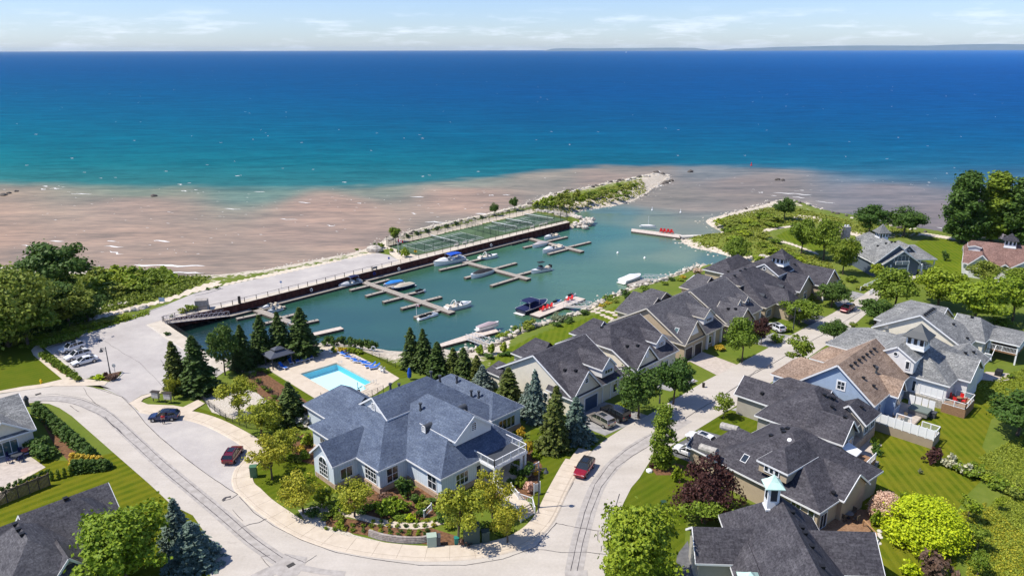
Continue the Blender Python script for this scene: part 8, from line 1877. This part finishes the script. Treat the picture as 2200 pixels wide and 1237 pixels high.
# ------------------------------------------------------------------ rocks
M_rock = nmat("pale_limestone_rock", (.34, .30, .25), (.62, .57, .50), 1.5, .9, .5, detail=6); M_rockd = nmat("dark_wet_rock", (.06, .05, .045), (.16, .14, .12), 2, .8, .4)
ROCKS = []
for i in range(6):
    bm = bmesh.new(); bmesh.ops.create_icosphere(bm, subdivisions=2, radius=1); 
    for v in bm.verts: v.co *= 1 + .55 * mnoise.noise(v.co * 1.1 + Vector((i * 7, 0, 0))) ; v.co.z *= .68
    me = bpy.data.meshes.new("boulder"); bm.to_mesh(me); bm.free(); me.materials.append(M_rock); ROCKS.append(me)
ROCKD = []
for m_ in ROCKS[:3]: d_ = m_.copy(); d_.materials.clear(); d_.materials.append(M_rockd); ROCKD.append(d_)
rk = random.Random(9)
def rock(x, y, r, label, group, dark=False, z=None):
    p = G(x, y, 0 if z is None else z)
    if z is None: gz = ground_z(p.x, p.y); p = G(x, y, max(gz, ZW)); 
    o = obj("boulder", rk.choice(ROCKD if dark else ROCKS), None, p + Vector((0, 0, r * .15))); o.scale = [r * rk.uniform(.8, 1.2) for _ in range(3)]; o.rotation_euler = (0, 0, rk.uniform(0, 6)); return tag(o, label, 'rock', group)
def rockline(pts, n, r0, r1, spread, label, group, dark=0.0):
    P_ = [(a, b) for a, b in zip(pts[:-1], pts[1:])]; Ls = [math.hypot(b[0] - a[0], b[1] - a[1]) for a, b in P_]; T_ = sum(Ls)
    for i in range(n):
        u = (i + rk.random() * .6) / n * T_; k = 0
        while k < len(Ls) - 1 and u > Ls[k]: u -= Ls[k]; k += 1
        a, b = P_[k]; v = min(1, u / Ls[k]); rock(a[0] + (b[0] - a[0]) * v + rk.uniform(-1, 1) * spread * .5, a[1] + (b[1] - a[1]) * v + rk.uniform(-1, 1) * spread, rk.uniform(r0, r1), label, group, rk.random() < dark)
for i in range(46):
    u, v = rk.random(), rk.random(); x = 1228 + u * 46; rock(x, 466 + v * 22 - abs(u - .5) * 6 + u * 6, rk.uniform(.7, 1.15), "pale limestone boulder piled at the end of the rust-red wall", "boulder pile at the wall end", z=ZW + 1.6 - v * 1.2)
rockline([(1152, 452), (1185, 457), (1218, 466)], 22, .6, .95, 2, "pale boulder behind the far fence of the courts", "boulders behind the far court fence")
rockline([(838, 513), (900, 498), (960, 483), (1010, 473), (1060, 460), (1110, 449), (1150, 434)], 52, .5, .9, 3.0, "pale boulder on the lake slope behind the courts", "boulders on the lake slope", .15)
rockline([(1180, 420), (1240, 408), (1300, 396), (1350, 386), (1400, 377)], 34, .6, 1.1, 2.2, "weathered boulder on the lake side of the breakwater", "boulders along the breakwater", .5)
rockline([(1400, 377), (1438, 380), (1424, 393), (1398, 408), (1370, 428)], 30, .6, 1.1, 3, "pale boulder round the breakwater tip", "boulders at the breakwater tip", .1)
rockline([(990, 756), (1030, 749), (1062, 738), (1095, 722), (1130, 703), (1170, 695), (1205, 686), (1245, 672), (1268, 658), (1300, 642), (1350, 620), (1400, 606), (1450, 590), (1505, 569)], 56, .45, .8, 2.2, "pale boulder along the lawn bank of the marina", "boulders along the near marina bank")
rockline([(181, 670), (230, 660), (278, 651)], 11, .55, .85, .8, "rounded boulder in the upper row beside the gravel path", "upper boulder row by the gravel path"); rockline([(120, 704), (160, 694), (215, 682), (262, 672), (300, 664), (323, 659)], 18, .55, .95, .8, "rounded boulder in the lower row beside the gravel path", "lower boulder row by the gravel path")
rockline([(1560, 459), (1610, 447), (1660, 433), (1700, 431), (1740, 441), (1790, 459), (1850, 471), (1920, 487), (2000, 500)], 26, .5, .9, 2, "stone on the beach of the right-hand point", "stones round the right-hand point", .3)
rock(808, 540, 2.1, "single very large pale boulder at the end of the boat ramp road", None)
rock(1483, 370, 1.6, "dark rock awash in the brown water beyond the breakwater", None, True, ZW); rock(331, 422, 1.4, "lone dark rock standing in the brown shallows on the left", None, True, ZW)
for x, y in ((1424, 374), (1430, 394), (1437, 391), (1670, 387), (1681, 388), (1411, 371), (1444, 389), (20, 416), (35, 412), (8, 420), (1376, 382), (1352, 388)): rock(x, y, rk.uniform(.9, 1.5), "dark rock barely above the water off a shore", "rocks awash in the shallows", True, ZW)
for x, y in ((1610, 547), (1625, 546), (1640, 552), (1650, 556)): rock(x, y, 1.2, "pale boulder on the cove shore behind the cupola roof", "boulders in the cove")
rng = np.random.default_rng(4); pb = MB()   # small beach stones nobody could count
def pebbles(line, n, sp, r0, r1):
    L_ = np.array([G(x, y, ZW)[:2] for x, y in line]); seg = np.hypot(*np.diff(L_, axis=0).T); cs = np.concatenate([[0], np.cumsum(seg)])
    for _ in range(n):
        u = rng.uniform(0, cs[-1]); k = min(len(seg) - 1, np.searchsorted(cs, u) - 1); k = max(k, 0); p = L_[k] + (L_[k + 1] - L_[k]) * (u - cs[k]) / seg[k] + rng.normal(size=2) * sp
        r = rng.uniform(r0, r1); z = max(ground_z(*p), ZW - .1) + r * .2; c = Vector((p[0], p[1], z)); a = rng.uniform(0, 6)
        v = [c + Vector((r * math.cos(a + q * 1.257) * rng.uniform(.7, 1.1), r * math.sin(a + q * 1.257) * rng.uniform(.7, 1.1), 0)) for q in range(5)]
        pb.add(v + [c + Vector((0, 0, r * .6))], [(i, (i + 1) % 5, 5) for i in range(5)])
pebbles(LAKE[10:37], 520, 1.6, .2, .5); pebbles([(985, 754)] + SHORE2[16:31], 420, .9, .2, .45); pebbles(SHORE2[31:], 380, 1.8, .2, .5)
tag(pb.build("shore_stones", M_rock), kind='stuff')
# ================================================================== CARS AND A PERSON
M_tyre = mat("tyre_rubber", (.02, .02, .02), .9); M_rim = mat("alloy_rim", (.45, .46, .48), .3, .8); M_cglass = mat("car_glass", (.015, .02, .025), .06, 0, .8); M_head = mat("headlight_glass", (.7, .72, .75), .15); M_tail = mat("tail_light_glass", (.45, .02, .02), .2)
def paint(name, c, metal=.2): 
    m = mat(name, c, .25, metal, .6); b = m.node_tree.nodes['Principled BSDF']; b.inputs['Coat Weight'].default_value = .6; return m
PW, PB, PR, PDR, PS, PK, PWS = paint("white_car_paint", (.74, .74, .75), 0), paint("dark_blue_car_paint", (.012, .025, .09)), paint("red_car_paint", (.30, .008, .018)), paint("dark_red_car_paint", (.14, .006, .014)), paint("silver_beige_car_paint", (.42, .38, .34), .5), paint("black_car_paint", (.012, .013, .016)), paint("pearl_white_car_paint", (.66, .66, .70), 0)
PROF = {  # (x, half width, z bottom of body, z belt) from rear to front ; roof (x, half width, z)
 'suv': dict(L=4.7, W=.93, body=[(-.5, .86, .42, .98), (-.49, .93, .38, 1.06), (-.2, 1, .30, 1.03), (.12, 1, .30, 1.01), (.22, 1, .30, .99), (.40, .96, .32, .90), (.475, .86, .36, .78), (.5, .70, .42, .66)], roof=[(-.485, .84, 1.02), (-.40, .76, 1.52), (-.1, .78, 1.64), (.06, .76, 1.60), (.235, .84, 1.0)]),
 'sedan': dict(L=4.7, W=.90, body=[(-.5, .82, .42, .86), (-.48, .92, .36, .94), (-.3, 1, .28, .95), (.0, 1, .26, .93), (.2, 1, .26, .90), (.40, .95, .28, .80), (.475, .84, .32, .70), (.5, .68, .4, .58)], roof=[(-.41, .80, .93), (-.24, .72, 1.36), (-.05, .73, 1.43), (.05, .72, 1.39), (.24, .84, .91)]),
 'van': dict(L=5.1, W=.98, body=[(-.5, .92, .42, 1.08), (-.49, .97, .32, 1.15), (-.2, 1, .28, 1.14), (.12, 1, .28, 1.10), (.28, 1, .28, 1.04), (.42, .94, .30, .88), (.48, .84, .34, .74), (.5, .68, .42, .62)], roof=[(-.493, .90, 1.12), (-.46, .82, 1.66), (-.1, .83, 1.76), (.10, .81, 1.72), (.33, .86, 1.0)]),
 'jeep': dict(L=5.1, W=1.05, body=[(-.5, .96, .62, 1.28), (-.49, 1, .55, 1.32), (-.2, 1, .50, 1.32), (.1, 1, .50, 1.30), (.22, 1, .50, 1.28), (.44, 1, .52, 1.22), (.49, .96, .55, 1.14), (.5, .92, .6, 1.05)], roof=[(-.49, .93, 1.30), (-.47, .90, 1.90), (-.1, .90, 1.96), (.10, .88, 1.92), (.16, .92, 1.28)])}
def car(kind, p1, p2, paint_, label, roofglass=False, group="cars", name="car", front_first=True, roofp=None):
    """p1: ground pixel under the front bumper, p2: under the rear"""
    a, b = G(*p1, .04), G(*p2, .04); c = (a + b) / 2; rz = math.atan2(a.y - b.y, a.x - b.x); q = PROF[kind]; L_, W_ = q['L'], q['W']
    t_ = thing(name, label, 'car' if kind != 'van' else 'minivan', c, rz, group)
    rings = []
    for x, w, z0, z1 in q['body']:
        X_ = x * L_; y = w * W_; zm = (z0 + z1) / 2 + .05
        rings.append([Vector((X_, -y * .82, z0)), Vector((X_, -y * .97, z0 + .1)), Vector((X_, -y, zm)), Vector((X_, -y * .95, z1 - .04)), Vector((X_, -y * .84, z1)), Vector((X_, y * .84, z1)), Vector((X_, y * .95, z1 - .04)), Vector((X_, y, zm)), Vector((X_, y * .97, z0 + .1)), Vector((X_, y * .82, z0))])
    m = MB(); m.loft(rings); body = obj("body", m.mesh("body", paint_, smooth=False), t_)
    g = MB(); rr = []
    for x, w, z in q['roof']: rr.append((x * L_, w * W_, z))
    zb = [np.interp(r[0] / L_, [e[0] for e in q['body']], [e[3] for e in q['body']]) for r in rr]
    gl = [[Vector((x, -min(w * 1.12, W_ * .93), zz_ - .02)), Vector((x, -w, z - .03)), Vector((x, w, z - .03)), Vector((x, min(w * 1.12, W_ * .93), zz_ - .02))] for (x, w, z), zz_ in zip(rr, zb)]
    g.loft(gl, closed=False, caps=False); obj("windows", g.mesh("windows", M_cglass), t_)
    r_ = MB(); mid = rr[1:-1]
    r_.loft([[Vector((x, -w * .98, z - .06)), Vector((x, -w * .9, z + .01)), Vector((x, w * .9, z + .01)), Vector((x, w * .98, z - .06))] for x, w, z in mid], closed=True)
    for s in (-1, 1):
        for k in (0, 1):   # pillars
            (x0, w0, z0), (x1, w1, z1) = (rr[0], rr[1]) if k == 0 else (rr[-1], rr[-2]); zb0 = zb[0] if k == 0 else zb[-1]
            r_.bar((x0, s * min(w0 * 1.1, W_ * .93), zb0), (x1, s * w1 * .98, z1 - .03), .1, .07)
        for x in (-.18 * L_, .0): w = np.interp(x, [e[0] for e in rr], [e[1] for e in rr]); z = np.interp(x, [e[0] for e in rr], [e[2] for e in rr]); r_.bar((x, s * w * 1.13, np.interp(x, [e[0] for e in rr], zb)), (x, s * w * 1.0, z - .05), .08, .05)
    obj("roof", r_.mesh("roof", roofp or (M_cglass if roofglass else paint_)), t_)
    if roofglass is None: pass
    for x in (-.31 * L_, .315 * L_):
        for s in (-1, 1):
            ty = MB(); rad = .36 if kind != 'jeep' else .44; ty.cyl((x, s * (W_ - .2), rad), (x, s * (W_ + .015), rad), rad, rad, 14); w_ = obj("wheel", ty.mesh("wheel", M_tyre), t_)
            rm = MB(); rm.cyl((x, s * (W_ - .01), rad), (x, s * (W_ + .03), rad), rad * .6, rad * .55, 10); obj("rim", rm.mesh("rim", M_rim), w_)
    for s in (-1, 1):
        h = MB(); zf = q['body'][-2][3] - .08; h.box((.468 * L_, s * W_ * .62, zf), (.16, .36, .13)); obj("headlight", h.mesh("headlight", M_head), t_)
        k = MB(); zr = q['body'][0][3] - .12; k.box((-.493 * L_, s * W_ * .72, zr), (.1, .3, .2)); obj("tail_light", k.mesh("tail_light", M_tail), t_)
        mr = MB(); mr.box((.2 * L_, s * (W_ + .09), 1.02 if kind != 'jeep' else 1.4), (.15, .2, .14)); obj("door_mirror", mr.mesh("door_mirror", paint_), t_)
    bp = MB(); bp.box((-.5 * L_ - .01, 0, .55), (.05, .5, .12)); bp.box((.495 * L_, 0, .58), (.06, W_ * 1.0, .16)); obj("bumper_trim", bp.mesh("bumper_trim", M_black), t_)
    if kind in ('suv', 'van'):
        rb = MB(); [rb.bar((-.32 * L_, s * rr[2][1] * .86, rr[2][2] + .05), (.02 * L_, s * rr[2][1] * .86, rr[2][2] + .04), .04) for s in (-1, 1)]; obj("roof_rail", rb.mesh("roof_rail", M_dkgrey), t_)
        sr = MB(); sr.box((-.1 * L_, 0, rr[2][2] + .012), (.24 * L_, W_ * .9, .02)); obj("sunroof", sr.mesh("sunroof", M_cglass), t_)
    return t_
car('suv', (128, 761), (181, 744), PW, "white suv at the top of the three cars parked by the walk", group="white cars parked in the lot"); car('suv', (140, 777), (194, 761), PW, "white suv in the middle of the three cars parked by the walk", group="white cars parked in the lot"); car('sedan', (154, 788), (210, 773), PW, "white sedan, lowest of the three cars parked by the walk", group="white cars parked in the lot")
car('suv', (326, 902), (381, 899), PB, "dark blue suv parked in the lay-by with a person beside it"); car('suv', (513, 966), (489, 1001), PDR, "dark red suv parked at the kerb bend by the honey locust")
car('suv', (1241, 1032), (1268, 994), PR, "bright red suv with dark roof driving on the street", roofp=M_blackc); car('van', (1268, 897), (1312, 920), PS, "silver beige minivan in the cream house driveway", name="minivan"); car('jeep', (1296, 884), (1347, 909), PK, "black boxy off-roader beside the silver minivan")
car('sedan', (1448, 809), (1482, 826), PW, "white car under the street trees in the second driveway"); car('suv', (1652, 702), (1679, 715), PWS, "white suv in front of the eyebrow-vent row house"); car('suv', (1806, 676), (1832, 660), PDR, "dark red suv at the kerb below the dome-shaped tree")
car('suv', (1484, 941), (1526, 957), PW, "white suv half hidden by the charcoal garage roof, upper one"); car('sedan', (1456, 968), (1500, 985), PW, "white car half hidden by the charcoal garage roof, lower one"); car('suv', (1850, 722), (1876, 727), PK, "dark car behind the mottled grey roof of the cupola house")

# person standing at the blue car, red top
pp = G(352, 910, .04); t_ = thing("person", "person in a red top and dark trousers standing beside the dark blue suv", 'person', pp, R(200))
def skin(name, verts, edges, radii, m, root=0):
    me = bpy.data.meshes.new(name); me.from_pydata([Vector(v) for v in verts], edges, []); o = obj(name, me); 
    sk = o.modifiers.new("skin", 'SKIN'); o.modifiers.new("sub", 'SUBSURF').levels = 1; o.modifiers["sub"].render_levels = 2
    for v, r in zip(me.skin_vertices[0].data, radii): v.radius = (r, r)
    me.skin_vertices[0].data[root].use_root = True; me.materials.append(m); return o
V = [(0, 0, .95), (0, 0, 1.2), (0, 0, 1.42), (0, .0, 1.52), (0, .02, 1.62), (0, .02, 1.72), (.19, 0, 1.40), (.27, .02, 1.12), (.24, .16, .90), (.23, .22, .83), (-.19, 0, 1.40), (-.26, .02, 1.12), (-.22, .18, .95), (-.2, .25, .9), (.1, 0, .88), (.12, .02, .48), (.12, -.01, .08), (.12, .14, .04), (-.1, 0, .88), (-.13, .04, .48), (-.14, 0, .08), (-.14, .15, .04)]
Ed = [(0, 1), (1, 2), (2, 3), (3, 4), (4, 5), (2, 6), (6, 7), (7, 8), (8, 9), (2, 10), (10, 11), (11, 12), (12, 13), (0, 14), (14, 15), (15, 16), (16, 17), (0, 18), (18, 19), (19, 20), (20, 21)]
Rr = [.15, .14, .16, .06, .095, .08, .07, .05, .038, .04, .07, .05, .038, .04, .10, .07, .05, .04, .10, .07, .05, .04]
M_skin = mat("skin", (.48, .28, .20), .6); M_redtop = mat("red_cotton", (.55, .02, .03), .85); M_trous = mat("dark_trousers", (.03, .03, .05), .85)
bd = skin("body", V, Ed, Rr, M_skin); bd.parent = t_
s1_ = skin("shirt", [(0, 0, 1.0), (0, 0, 1.22), (0, 0, 1.42), (.19, 0, 1.41), (.26, .02, 1.16), (-.19, 0, 1.41), (-.25, .02, 1.16)], [(0, 1), (1, 2), (2, 3), (3, 4), (2, 5), (5, 6)], [.17, .155, .175, .09, .07, .09, .07], M_redtop); s1_.parent = t_
s2_ = skin("trousers", [(0, 0, .98), (.1, 0, .86), (.12, .02, .48), (.12, 0, .12), (-.1, 0, .86), (-.13, .04, .48), (-.14, 0, .12)], [(0, 1), (1, 2), (2, 3), (0, 4), (4, 5), (5, 6)], [.16, .12, .09, .075, .12, .09, .075], M_trous); s2_.parent = t_
h_ = MB(); h_.lathe((0, .0, 1.63), [(.105, -.04), (.112, .04), (.09, .11), (.04, .15), (0, .155)], 10); obj("hair", h_.mesh("hair", mat("grey_brown_hair", (.10, .07, .05), .8), smooth=True), t_)
# ------------------------------------------------------------------ air
hz_m = bpy.data.materials.new("pale_air"); hz_m.use_nodes = True; nt = hz_m.node_tree
for n in list(nt.nodes): nt.nodes.remove(n)
pv = nt.nodes.new('ShaderNodeVolumePrincipled'); pv.inputs['Density'].default_value = 1.3e-5; pv.inputs['Color'].default_value = (.80, .92, 1.0, 1)
on = nt.nodes.new('ShaderNodeOutputMaterial'); nt.links.new(pv.outputs[0], on.inputs['Volume'])
m = MB(); m.hexa([Vector(v) for v in ((-95000, -400, -7), (95000, -400, -7), (95000, 75000, -7), (-95000, 75000, -7), (-95000, -400, 250), (95000, -400, 250), (95000, 75000, 250), (-95000, 75000, 250))])
HAZE = True
if HAZE: tag(m.build("haze", hz_m), kind='stuff')
